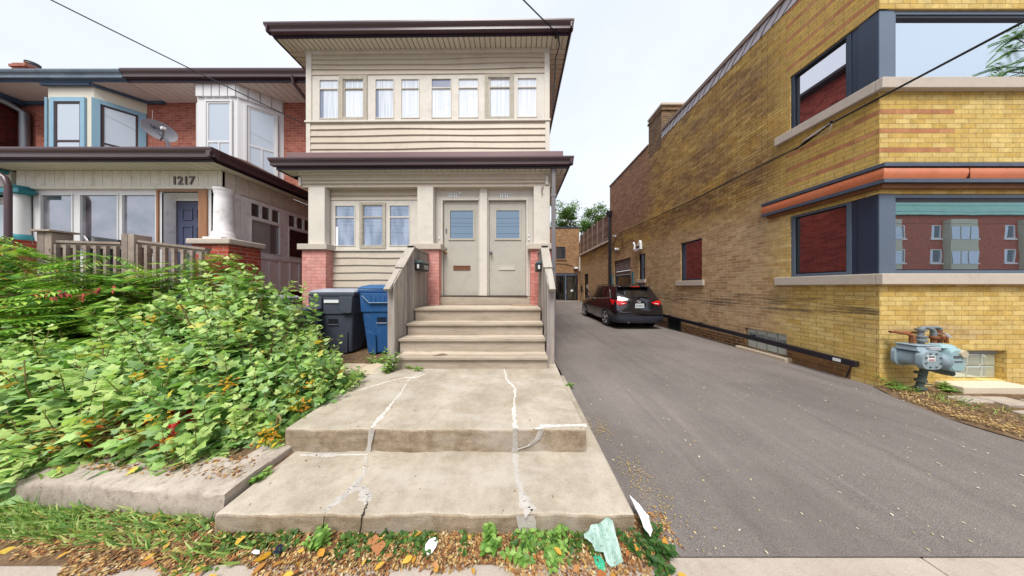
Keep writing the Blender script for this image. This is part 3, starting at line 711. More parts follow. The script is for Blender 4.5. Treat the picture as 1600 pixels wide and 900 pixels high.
def side_rail(xi,xo,sgn):
    # boards from the inside plane xi, 25 mm thick outward
    m=MB(); y=3.2; i=0
    def top(y): return 1.585+(y-3.2)/(3.78-3.2)*(2.20-1.585) if y<3.78 else 2.20
    while y<4.42:
        w=min(rnd(.085,.1),4.43-y); z0=.36 if y<3.3 else (.55 if y<3.5 else .7)
        a,b=y+.005,y+w-.005; xx=xi; j=rnd(0,.004)*sgn
        m.hexa([(xx+j,a,z0),(xx+sgn*.025+j,a,z0),(xx+sgn*.025+j,b,z0),(xx+j,b,z0)] if sgn>0 else [(xx+sgn*.025+j,a,z0),(xx+j,a,z0),(xx+j,b,z0),(xx+sgn*.025+j,b,z0)],
               [(xx+j,a,top(a)),(xx+sgn*.025+j,a,top(a)),(xx+sgn*.025+j,b,top(b)),(xx+j,b,top(b))] if sgn>0 else [(xx+sgn*.025+j,a,top(a)),(xx+j,a,top(a)),(xx+j,b,top(b)),(xx+sgn*.025+j,b,top(b))])
        y+=w
    rl=m.build('side_rail',M_board,S)
    # frame posts on the outside
    m=MB(); xp=xi+sgn*.028
    for yy,zt_ in ((3.22,1.6),(3.8,2.18),(4.36,2.18)): m.box(xp,xp+sgn*.085,yy,yy+.085,.3,zt_-.02)
    m.build('rail_post',M_board,rl)
    m=MB(); xc=xi+sgn*.045
    A=(xc,3.80,2.222); Bm=(xc,3.42,1.835); m.beam(A,Bm,.14,.035,up=(0,0,1))
    m.build('rail_cap',M_cap,rl,bevel=.003)
    m=MB(); m.beam((xc-sgn*.0+.02*sgn,3.43,1.81),(xc+.02*sgn,3.12,1.49),.09,.045); m.build('rail_cap',M_cap,rl,bevel=.003)
    m=MB(); m.box(xc-.06,xc+.06,3.79,4.44,2.203,2.235); m.build('rail_cap',M_board,rl,bevel=.003)
    m=MB(); m.box(xc-.055,xc+.055,3.76,3.86,2.237,2.252); m.build('post_cap',M_black,rl,bevel=.004)
side_rail(-1.775,-1.86,-1); side_rail(.468,.55,1)
# mailboxes on the rail boards
M_mbx=mat('dark green black metal',c(52,58,56,.6),.45,.25,14,metal=.2,bump=.15,dirt=.4,dcol=c(110,70,50,.6),dscale=8)
def lamp_box(name,xa,xb,y0,y1,z0,z1,label,face,chars=None):
    r=empty(name,((xa+xb)/2,(y0+y1)/2,z0),label,'mailbox')
    m=MB(); m.box(xa,xb,y0,y1,z0,z1-.02); m.build('body',M_mbx,r,bevel=.006)
    m=MB(); s=1 if face>0 else -1; m.hexa([(xa-.008,y0-.01,z1-.02),(xb+.008,y0-.01,z1-.02),(xb+.008,y1+.01,z1-.02),(xa-.008,y1+.01,z1-.02)],[(xa-.004,y0-.008,z1+(.012 if s<0 else .028)),(xb+.004,y0-.008,z1+(.028 if s<0 else .012)),(xb+.004,y1+.008,z1+(.028 if s<0 else .012)),(xa-.004,y1+.008,z1+(.012 if s<0 else .028))]); m.build('lid',mat('blue grey lid',c(110,135,138,.6),.4,.15,10,metal=.2),r,bevel=.003)
    MB().box((xa+xb)/2-.018,(xa+xb)/2+.018,y0-.004,y0-.001,z0+.035,z1-.045).build('label_plate',M_plate,r)
    return r
r=lamp_box('mailbox',-1.772,-1.655,3.84,4.18,1.83,1.985,'dark metal mailbox with white numbers on the left stair rail',1)
M_num=mat('white letters',c(235,235,230,.85),.5,0,5,bump=0)
text('numerals','1215',.10,(-1.652,4.03,1.895),(R(90),0,R(90)),M_num,r,.001)
lamp_box('mailbox',.375,.465,3.84,4.14,1.82,1.97,'small dark metal mailbox on the right stair rail by the driveway',-1)
# ---------------------------------------------------------------- house 1217
M_rbrick=brick('red brick',c(206,124,102,.85),c(172,92,76,.85),c(206,182,166,.7),h=.07,ms=.010,stain=.3,scol=c(120,70,60,.6))
M_rbrick2=brick('orange red pier brick',c(216,104,80,.88),c(192,80,60,.88),c(225,205,185,.7),h=.075,ms=.012,stain=.1)
M_dbrick=brick('dark red brick',c(122,48,44,.75),c(92,38,36,.75),c(70,40,38,.6),h=.07,ms=.010)
M_panel=mat('cream metal cladding',c(236,230,216,.84),.5,.05,2,bump=.03,dirt=.5,dcol=c(180,165,140),dscale=7)
M_bluep=mat('pale blue trim paint',c(150,192,216,.75),.5,.06,5,bump=.06)
M_dblue=mat('dull blue trim',c(78,104,134,.68),.5,.15,5,bump=.08,dirt=.3,dcol=c(130,140,150))
H2=empty('porch_house',(-8,6,.3),'semi detached house 1217 with brown porch gutter, white column and blue door','house')
Y2=6.0
def px_(px,D): return PX(px,D)
XR=-5.6
m=MB(); m.quad((-10.0,Y2,.3),(-6.12,Y2,.3),(-6.12,Y2,4.02),(-10.0,Y2,4.02)); m.quad((-10.0,Y2,4.02),(XR,Y2,4.02),(XR,Y2,6.62),(-10.0,Y2,6.62)); m.quad((XR,7.5,.3),(XR,16,.3),(XR,16,4.02),(XR,7.5,4.02)); m.quad((XR,Y2,4.02),(XR,16,4.02),(XR,16,6.62),(XR,Y2,6.62)); m.quad((-10,16,.3),(XR,16,.3),(XR,16,6.62),(-10,16,6.62)); m.build('brick_wall',M_rbrick,H2,recalc=False)
# main roof
def lean_roof(x0,x1,parent,y0=5.36,z=6.84,yr=9.5,zr=8.9):
    m=MB(); m.hexa([(x0,y0,z-.03),(x1,y0,z-.03),(x1,yr,zr-.03),(x0,yr,zr-.03)],[(x0,y0,z),(x1,y0,z),(x1,yr,zr),(x0,yr,zr)]); m.quad((x0,yr,zr),(x1,yr,zr),(x1,16.4,z),(x0,16.4,z)); return m.build('roof',M_shingle,parent)
lean_roof(-9.58,-5.1,H2)
soffit_slats(-9.6,-5.12,5.40,Y2,6.62,.19).build('soffit',mat('white soffit panel',c(234,226,218,.88),.5,.05,3,bump=.02),H2)
m=MB(); m.box(-9.6,-5.1,5.385,5.40,6.60,6.80); m.build('fascia',M_fascia,H2)
gutter_x(-9.6,-5.1,5.27,6.68,6.85,.115).build('gutter',M_brown,H2)
m=MB(); m.tube([(-5.45,5.33,6.72),(-5.47,5.38,6.56),(-5.40,5.7,6.36),(-5.40,5.95,6.2),(-5.40,5.95,4.6)],.04,8); m.build('downpipe',M_brown,H2,smooth=True)
# bay windows
def bay(parent,xl,xr,dx,frame_m,trim_m,glass0,angl,top_boards,zt=6.615,zb=4.3,D=5.47,gz=6.18,sill_z=5.18,muntin=True):
    th=.05
    P0=(xl-dx*1.0,Y2);P1=(xl,D);P2=(xr,D);P3=(xr+dx,Y2)
    b=empty('bay_window',(xl,D,zb)); b.parent=parent; b.location=Vector((xl,D,zb))-wloc(parent)
    m=MB()
    for (a,e) in ((P0,P1),(P1,P2),(P2,P3)): m.quad((*a,zb),(*e,zb),(*e,zt),(*a,zt))
    m.build('panel',frame_m,b,recalc=False)
    def seg(a,e,t0,t1): return ((a[0]+(e[0]-a[0])*t0,a[1]+(e[1]-a[1])*t0),(a[0]+(e[0]-a[0])*t1,a[1]+(e[1]-a[1])*t1))
    for (a,e,t0,t1) in ((P1,P2,*glass0),(P2,P3,*angl),(P0,P1,1-angl[1],1-angl[0])):
        L=math.hypot(e[0]-a[0],e[1]-a[1]); d=((e[0]-a[0])/L,(e[1]-a[1])/L); nrm=(d[1],-d[0])
        def pt(t,off): return (a[0]+(e[0]-a[0])*t+nrm[0]*off,a[1]+(e[1]-a[1])*t+nrm[1]*off)
        def bar(ta,tb,za,zb_,o0,o1,m): 
            q=[pt(ta,o1),pt(tb,o1),pt(tb,o0),pt(ta,o0)]; m.hexa([(*p,za) for p in q],[(*p,zb_) for p in q])
        u=lambda mm:mm/L
        zlo=zb+.1
        fr=MB(); w=.11 if trim_m is not frame_m else .04
        bar(t0-u(w),t0,zlo,gz+w,0.002,.035,fr); bar(t1,t1+u(w),zlo,gz+w,.002,.035,fr); bar(t0,t1,gz,gz+w,.002,.035,fr)
        f=fr.build('window',trim_m,b,bevel=.004)
        sm=MB(); 
        for (ta,tb,za,zb2) in ((t0,t0+u(.04),zlo,gz),(t1-u(.04),t1,zlo,gz),(t0+u(.04),t1-u(.04),gz-.04,gz),(t0+u(.04),t1-u(.04),sill_z-.02,sill_z+.025)): bar(ta,tb,za,zb2,.003,.02,sm)
        if muntin: bar((t0+t1)/2-u(.012),(t0+t1)/2+u(.012),zlo,sill_z-.02,.003,.02,sm)
        sm.build('sash',M_white if muntin else mat('dark brown sash',c(88,66,66,.6),.6,.1,9),f)
        g=MB(); bar(t0+u(.04),t1-u(.04),zlo,gz-.04,.004,.009,g); g.build('pane',G_up,f)
    return b
b=bay(H2,-7.99,-6.98,.6,M_white,M_white,(.26,.86),(.2,.82),True)
# vertical boards above the bay windows
m=MB()
for (a,e,n) in (((-7.99,5.46),(-6.98,5.46),5),((-6.98,5.46),(-6.37,5.99),4)):
    for k in range(n):
        t0,t1=k/n+.012,(k+1)/n-.012
        x0,y0=a[0]+(e[0]-a[0])*t0,a[1]+(e[1]-a[1])*t0; x1,y1=a[0]+(e[0]-a[0])*t1,a[1]+(e[1]-a[1])*t1
        m.hexa([(x0,y0-.03,6.31),(x1,y1-.03,6.31),(x1,y1,6.31),(x0,y0,6.31)],[(x0,y0-.03,6.61),(x1,y1-.03,6.61),(x1,y1,6.61),(x0,y0,6.61)])
m.build('head_boards',M_white,b)
# porch roof
M_psh=mat('worn brown shingles',c(110,78,66,.6),.9,.35,4,bump=.6,bs=25,dirt=.7,dcol=(.02,.015,.014,1),dscale=3)
XE=-5.70; YE=4.06; ze=4.12
m=MB(); zw_=4.95
m.add([(-10.3,YE,ze),(XE,YE,ze),(-7.2,Y2-.002,zw_),(-10.3,Y2-.002,zw_),(XE,7.6,ze),(-7.2,7.6,zw_)],[(0,1,2,3),(1,4,5,2)])
m.build('porch_roof',M_psh,H2,recalc=False)
soffit_slats(-10.25,XE-.06,YE+.1,4.47,3.93,.19).build('soffit',M_soffit,H2)
soffit_slats(-6.03,XE-.06,4.474,7.5,3.93,.19,along='x').build('soffit',M_soffit,H2)
m=MB(); m.box(-10.3,XE-.04,YE+.085,YE+.1,3.92,4.10); m.box(XE-.06,XE-.045,YE+.1,7.5,3.92,4.10); m.build('fascia',M_fascia,H2)
gutter_x(-10.3,XE+.08,YE-.04,3.97,4.13,.12).build('gutter',M_brown,H2)
gutter_y(YE-.03,7.5,XE+.085,3.97,4.13,1,.12).build('gutter',M_brown,H2)
# porch frieze of vertical panels
m=MB(); D=4.47
x=-10.25; 
while x<-6.04:
    w=min(.197,-6.035-x); m.box(x+.004,x+w-.004,D,D+.03,3.60,3.925); x+=.197
m.box(-10.25,-6.03,D+.012,D+.05,3.60,3.92)
y=4.474
while y<7.4: m.box(-6.06,-6.03,y+.004,y+.22,3.60,3.925); y+=.226
m.box(-6.08,-6.042,4.48,7.5,3.60,3.92)
m.build('frieze_panels',M_panel,H2)
m=MB(); m.box(-10.0,-6.0,D-.03,D+.04,3.545,3.598); m.box(-6.045,-6.0,D+.042,7.5,3.545,3.598); m.build('frieze_trim',M_panel,H2)
text('house_number','1217',.235,(px_(286,4.46),4.462,PZ(283,4.47)),(R(90),0,0),mat('grey metal numerals',c(130,120,118,.6),.4,.1,20,metal=.5),H2,.008)
# front windows
M_pwin=room_refl_glass('mottled reflection glass',.30,(.84,.88,.95,1),c(52,58,66,.5),c(150,140,150,.6),(1.2,1,1.6),1.8)  # mottled tones paint reflections into the pane colour
gl=[(64,115),(125.5,186),(191,245.5)]
hh=[(px_(a,D+.02),px_(b,D+.02),2.2,PZ(303.5,D+.02)) for a,b in gl]
m=MB(); m.wall('y',D+.02,px_(48,D),px_(247,D),1.9,3.545,hh,.05); m.build('window_band',M_white,H2)
for a,b,e,f in hh:
    fr=MB().frame('y',D+.005,D+.04,a,b,e,f,.02).build('window',M_white,H2); MB().box(a+.02,b-.02,D+.035,D+.039,e+.02,f-.02).build('pane',M_pwin,fr)
siding(px_(48,D),px_(247,D),1.3,1.9,D+.03,4).build('siding',M_panel,H2)
# door opening
da,db=px_(253,D),px_(311.5,D); yd=D+.19
m=MB(); m.wall('y',D,px_(247,D),px_(330,D),1.3,3.545,[(da,db,1.3,PZ(299.5,D))],.02); m.build('door_surround',M_white,H2)
m=MB(); m.quad((da,D,1.3),(da,yd,1.3),(da,yd,3.47),(da,D,3.47)); m.quad((db,D,1.3),(db,yd,1.3),(db,yd,3.47),(db,D,3.47)); m.quad((da,D,3.47),(db,D,3.47),(db,yd,3.45),(da,yd,3.45)); m.quad((da,yd,3.38),(db,yd,3.38),(db,yd,3.5),(da,yd,3.5)); m.build('door_jamb',M_peel,H2,recalc=False)
M_bwood=mat('bare brown wood',c(176,128,96,.7),.8,.2,5,bump=.2,stretch=(3,3,.3))
m=MB(); m.box(db+.01,px_(325.5,D),D-.025,D-.001,1.3,3.53); m.box(px_(247,D),db+.01,D-.025,D-.001,3.50,3.53); m.box(px_(247,D),px_(249.5,D),D-.025,D-.001,1.3,3.498); m.build('door_trim',M_bwood,H2)
m=MB(); M_bd=mat('slate blue door paint',c(92,98,128,.68),.5,.08,4,bump=.03)
m.box(da+.02,db,yd+.0,yd+.04,1.3,3.36)
dr=m.build('front_door',M_bd,H2)
m=MB(); w=db-da-.02
for i in (0,1):
    xa=da+.02+w*(.14+.40*i); 
    for z0,z1 in ((1.5,2.1),(2.22,2.85),(2.97,3.22)): m.frame('y',yd-.012,yd-.001,xa,xa+w*.31,z0,z1,.03); 
m.build('door_panels',M_bd,dr)
MB().lathe([(.02,yd-.001),(.03,yd-.04),(.001,yd-.05)],db-.12,0,10,'y',3.02).build('knob',M_steel,dr)
# round column on its brick pier
cx,cy=PX(350,4.42),4.42
CS=.64
m=MB(); m.lathe([(a*CS,b-.03 if b>3.4 else b) for a,b in [(.25,2.52),(.25,2.56),(.235,2.58),(.24,2.62),(.222,2.64),(.207,2.66),(.205,2.9),(.198,3.3),(.192,3.42),(.205,3.44),(.205,3.46),(.215,3.50),(.225,3.51),(.225,3.545)]],cx,cy,32); m.box(cx-.18,cx+.18,cy-.18,cy+.18,2.47,2.52); m.build('column',M_peel,H2,smooth=True)
m=MB(); m.box(-6.30,-5.46,4.15,4.78,2.36,2.47); m.build('pier_cap',M_stone,H2,bevel=.02)
m=MB(); m.box(-6.24,-5.54,4.20,4.74,.3,2.358); m.build('brick_pier',M_rbrick2,H2,bevel=.006)
# porch side wall
xs_=-6.0
MB().box(-6.06,-6.0,4.50,4.75,2.47,3.545).build('corner_pilaster',M_peel,H2,bevel=.005)
ho=[(4.93,5.56,2.33,3.10),(5.75,6.4,2.33,3.10)]
tr=[]
for (a,b,_,_) in ho:
    w=(b-a)/3
    for k in range(3): tr.append((a+w*k+.02,a+w*(k+1)-.02,3.16,3.46))
m=MB(); m.wall('x',xs_,4.75,7.4,2.25,3.56,ho+tr,-.06); m.build('side_wall',M_peel,H2)
for h in ho:
    f=MB().frame('x',xs_-.03,xs_+.015,h[0],h[1],h[2],h[3],.02).build('side_window',M_peel,H2)
    MB().box(xs_-.04,xs_-.036,h[0],h[1],h[2],h[3]).build('pane',glass('side glass',.2,(.85,.9,1,1),dark=c(150,150,155,.6)) if h[0]<5 else glass('side glass dark',.2,(.8,.85,.95,1),dark=c(60,60,66,.5)),f)
for h in tr: MB().box(xs_-.04,xs_-.036,*h[:2],h[2],h[3]).build('transom_pane',glass('transom glass',.12,(.8,.85,.9,1),dark=c(105,98,95,.55)),H2)
# faint reflection of a panelled door, shaped as a relief on the first side pane
m=MB(); m.box(xs_-.035,xs_-.0345,5.0,5.36,2.34,3.08)
for a in (5.05,5.21):
    for z0,z1 in ((2.42,2.68),(2.74,3.0)): m.frame('x',xs_-.0345,xs_-.031,a,a+.1,z0,z1,.012)
m.build('reflected_door',mat('grey white door reflection',c(200,198,196,.6),.6,.03,5,bump=0),H2)
m=MB(); m.box(xs_-.02,xs_+.02,4.75,7.4,1.42,2.2); y=4.8
while y<7.3: m.box(xs_+.021,xs_+.045,y,y+.035,1.44,2.19); y+=.24
m.build('side_panel',mat('grey panel',c(236,234,236,.98),.6,.06,3,bump=.05),H2)
m=MB(); m.box(xs_-.03,xs_+.05,4.75,7.4,2.202,2.26); m.build('side_sill',M_peel,H2)
m=MB(); m.box(xs_-.03,xs_+.03,4.75,7.4,1.28,1.418); m.box(xs_-.03,xs_+.01,4.75,7.4,.3,1.28); m.build('base_beam',mat('dark stained beam',c(80,52,50,.6),.7,.2,8),H2)
m=MB(); m.box(-9.95,-6.05,3.55,4.46,1.2,1.3); m.build('porch_deck',M_board,H2)
# deck railing
M_rail=wood('weathered rail wood',c(160,142,132,.76),c(196,180,168,.8),(.6,.6,.6),dirt=.3)
for (xa,xb,yy,zt_) in ((PX(57,3.9),PX(80,3.9),3.9,PZ(362,3.9)),(PX(189,3.9),PX(209,3.9),3.9,PZ(365,3.9))):
    m=MB(); w=(xb-xa)/2; m.box(xa,xa+w-.004,yy,yy+.2,1.1,zt_); m.box(xa+w+.004,xb,yy,yy+.2,1.1,zt_-.01)
    if xa<-8.4: m.box(xa-.04,xb+.05,yy-.04,yy+.24,zt_+.001,zt_+.035)
    m.build('newel_post',M_rail,H2,bevel=.005)
def rail(a,b,za,zb_,y,n):
    m=MB(); m.beam((a,y+.05,za),(b,y+.05,zb_),.09,.04); m.beam((a,y+.05,za-.06),(b,y+.05,zb_-.06),.04,.09); m.build('top_rail',M_rail,H2); MB().beam((a,y+.05,1.45),(b,y+.05,1.45),.04,.07).build('bottom_rail',M_rail,H2)
    for k in range(n):
        t=(k+.6)/n; x=a+(b-a)*t; MB().box(x-.026,x+.026,y-.01,y+.03,1.4,za+(zb_-za)*t-.06).build('baluster',M_rail,H2)
rail(PX(81,3.95),PX(190,3.95),PZ(377,3.95),PZ(380,3.95),3.93,7)
rail(PX(209,3.95),PX(322,3.95),PZ(376,3.95),PZ(389,3.95),3.93,8)
# covered barbecue
r=empty('barbecue',(PX(160,4.15),4.2,1.3),'black gas barbecue behind the deck railing of house 1217','barbecue')
a,b=PX(134,4.15),PX(186,4.15)
m=MB(); m.add([(a+.05,4.1,PZ(386,4.15)),(a,4.1,PZ(378,4.15)),(a+.09,4.14,PZ(369,4.15)),(b,4.14,PZ(375,4.15)),(b,4.1,PZ(388,4.15)),(a+.05,4.35,PZ(386,4.15)),(a,4.35,PZ(378,4.15)),(a+.09,4.32,PZ(369,4.15)),(b,4.32,PZ(375,4.15)),(b,4.35,PZ(388,4.15))],[(0,1,2,3,4),(9,8,7,6,5),(0,5,6,1),(1,6,7,2),(2,7,8,3),(3,8,9,4),(4,9,5,0)]); m.build('hood',M_black,r,bevel=.01)
m=MB(); m.box(a+.1,b-.05,4.12,4.34,1.75,PZ(389,4.15)); m.build('firebox',M_black,r)
MB().box(a+.13,a+.17,4.14,4.32,1.3,1.75).build('leg',M_black,r); MB().box(b-.12,b-.08,4.14,4.32,1.3,1.75).build('leg',M_black,r)
m=MB(); m.beam((a+.07,4.09,PZ(370,4.15)),(a+.19,4.09,PZ(382,4.15)),.02,.03); m.build('handle',M_alu,r)
# ---------------------------------------------------------------- house 1219
H3=empty('blue_trim_house',(-12,6,.3),'attached house at the far left with a pale blue trimmed bay window','house')
m=MB(); m.quad((-13.6,Y2,.3),(-10.004,Y2,.3),(-10.004,Y2,6.62),(-13.6,Y2,6.62)); m.build('brick_wall',M_rbrick,H3,recalc=False)
lean_roof(-13.7,-9.6,H3)
M_bsof=mat('plain painted soffit',c(222,214,208,.84),.6,.06,3,bump=.05,dirt=.3,dcol=c(160,140,120))
m=MB(); m.box(-13.7,-9.62,5.4,5.68,6.622,6.64); m.box(-13.7,-9.62,5.685,Y2,6.626,6.64); m.build('soffit',M_bsof,H3)
m=MB(); m.box(-13.7,-9.62,5.38,5.399,6.615,6.82); m.build('fascia',M_dblue,H3)
gutter_x(-13.7,-9.61,5.27,6.66,6.83,.11).build('gutter',mat('weathered blue gutter',c(128,146,162,.68),.5,.25,4,metal=.2,bump=.1,dirt=.5,dcol=c(70,88,110),dscale=5),H3)
b=bay(H3,-11.74,-10.59,.44,mat('cream bay paint',c(238,232,214,.78),.5,.04,3,bump=.04),M_bluep,(.175,.75),(.125,.83),False,sill_z=5.2,muntin=False)
m=MB(); 
for (a,e) in (((-11.8,5.42),(-10.57,5.42)),((-10.57,5.42),(-10.06,5.96)),((-10.06,5.96),(-9.62,5.96))): m.beam((*a,6.59),(*e,6.59),.05,.06)
m.beam((-13.5,5.97,6.585),(-12.1,5.97,6.585),.05,.08); m.build('trim_moulding',M_dblue,H3)
m=MB(); m.tube([(-13.55,5.3,6.5),(-13.42,5.75,6.4),(-13.3,5.9,6.25),(-13.3,5.9,4.4)],.075,10); m.build('downpipe',M_steel,H3,smooth=True)
# its part of the porch
m=MB(); m.add([(-14,YE,ze),(-10.304,YE,ze),(-10.304,Y2-.002,zw_),(-14,Y2-.002,zw_)],[(0,1,2,3)]); m.build('porch_roof',M_psh,H3,recalc=False)
gutter_x(-14,-10.304,YE-.04,3.97,4.13,.12).build('gutter',M_brown,H3)
m=MB(); m.box(-14,-10.304,YE+.085,YE+.1,3.92,4.10); m.build('fascia',M_fascia,H3)
soffit_slats(-14,-10.254,YE+.1,4.47,3.93,.19).build('soffit',M_soffit,H3)
m=MB(); m.box(-14,-10.36,D,D+.05,3.60,3.92); m.build('frieze_board',M_panel,H3)
m=MB(); m.hexa([(-11.4,4.2,3.84),(-10.42,4.2,3.84),(-10.42,4.46,3.84),(-11.4,4.46,3.84)],[(-11.4,4.2,3.90),(-10.36,4.2,3.90),(-10.36,4.46,3.90),(-11.4,4.46,3.90)]); m.box(-14,-9.82,4.3,4.46,3.42,3.50); m.build('teal_moulding',M_teal,H3)
cx=PX(34,4.42)
m=MB(); m.lathe([(.092,2.6),(.09,2.9),(.085,3.4)],cx,4.42,28); m.build('column',M_white,H3,smooth=True)
m=MB(); m.lathe([(.09,3.4),(.11,3.42),(.11,3.46),(.1,3.48),(.12,3.52),(.13,3.57),(.001,3.575)],cx,4.42,28); m.build('column_capital',M_teal,H3,smooth=True)
m=MB(); m.lathe([(.12,2.48),(.12,2.55),(.095,2.6),(.001,2.601)],cx,4.42,28); m.build('column_base',M_teal,H3,smooth=True)
m=MB(); m.box(-10.6,-9.75,4.2,4.7,.3,2.47); m.build('brick_pier',M_rbrick2,H3)
m=MB(); m.wall('y',D+.1,-14,-10.2,.3,3.42,[(-11.6,-10.45,1.9,3.3)],.06); m.build('porch_wall',M_white,H3)
MB().box(-11.6,-10.45,D+.14,D+.145,1.9,3.3).build('pane',glass('curtained glass',.2,(.9,.95,1,1),dark=c(190,200,205,.6)),H3)
m=MB(); m.tube([(-10.0,4.12,3.93),(-9.86,4.12,3.74),(-9.66,4.12,3.60),(-9.60,4.12,3.45),(-9.60,4.12,1.0)],.037,10); m.build('downpipe',M_brown,H3,smooth=True)
# third house: dark brick flank
H4=empty('dark_brick_house',(-15,5.5,.3),'dark red brick house wall at the left edge of the photo','house')
m=MB(); m.box(-20,-13.61,5.0,12,.3,6.5); m.build('brick_wall',M_dbrick,H4)
m=MB(); m.box(-20.2,-13.45,4.7,12,6.5,6.62); m.build('eave',M_dblue,H4)
m=MB(); m.hexa([(-20.2,4.7,6.62),(-13.71,4.7,6.62),(-13.71,12,6.62),(-20.2,12,6.62)],[(-20.2,7.5,8.1),(-15.5,7.5,8.1),(-15.5,9,8.1),(-20.2,9,8.1)]); m.build('roof',M_shingle,H4)
m=MB(); m.box(-16.2,-15.75,7.0,7.3,7.2,8.76); m.box(-16.24,-15.71,6.97,7.33,8.62,8.70); m.build('chimney',M_rbrick,H4)
m=MB(); m.lathe([(.08,8.76),(.08,8.82),(.13,8.83),(.1,8.87),(.13,8.88),(.1,8.91),(.001,8.92)],-15.85,7.15,16); m.build('chimney_cap',M_steel,H4)
# ---------------------------------------------------------------- satellite dish
r=empty('satellite_dish',(PX(262,4.6),4.6,4.3),'grey satellite dish on the porch roof of house 1217','satellite dish')
cen=P(250,204,4.55); 
m=MB(); vs=[];fs=[]; n=32; rings=6
# disc faces toward the street and slightly left and up
nrm=Vector((.95,-.28,.09)).normalized(); a1=Vector((0,0,1)).cross(nrm).normalized(); a2=nrm.cross(a1)
major=.215; minor=.20
for s_ in (0,1):
    for k in range(rings+1):
        q=k/rings
        for i in range(n):
            t=2*math.pi*i/n
            p=cen+a1*(math.cos(t)*major*q)+a2*(math.sin(t)*minor*q)+nrm*(.05*(q*q-1)-(.008 if s_ else 0)); vs.append(p)
o_=(rings+1)*n
for k in range(rings):
    for i in range(n):
        q=k*n+i; w=k*n+(i+1)%n; fs.append((q,w,w+n,q+n)); fs.append((q+o_,q+n+o_,w+n+o_,w+o_))
for i in range(n): q=rings*n+i; w=rings*n+(i+1)%n; fs.append((q,w,w+o_,q+o_))
m.add(vs,fs); M_dish=mat('grey dish paint',c(176,176,186,.7),.45,.06,4,bump=.02); m.build('reflector',M_dish,r,smooth=True)
foot=Vector((cen.x+.10,4.62,4.35)); lnb=cen+nrm*.13-a2*.0
m=MB(); m.tube([foot,foot+Vector((-.03,-.02,.28)),cen-nrm*.06],.022,8); m.tube([cen-a2*.2-nrm*.0,cen-a2*.18+nrm*.08,lnb-a2*.03],.014,8); m.build('arm',M_steel,r,smooth=True)
m=MB(); m.beam(lnb-nrm*.03,lnb+nrm*.04,.06,.06); m.build('receiver',M_plate,r,bevel=.01)
m=MB()
for k,(u,v,w) in enumerate(((-.12,.07,.04),(-.07,.06,.04),(-.02,.055,.03),(-.09,.03,.06),(.0,.02,.05))):
    p=cen+a1*u+a2*v-nrm*.033; m.beam(p,p+a1*w,.004,.016,up=a2)
m.build('logo_marks',mat('dark grey print',c(90,90,110,.6),.5,0,5,bump=0),r)
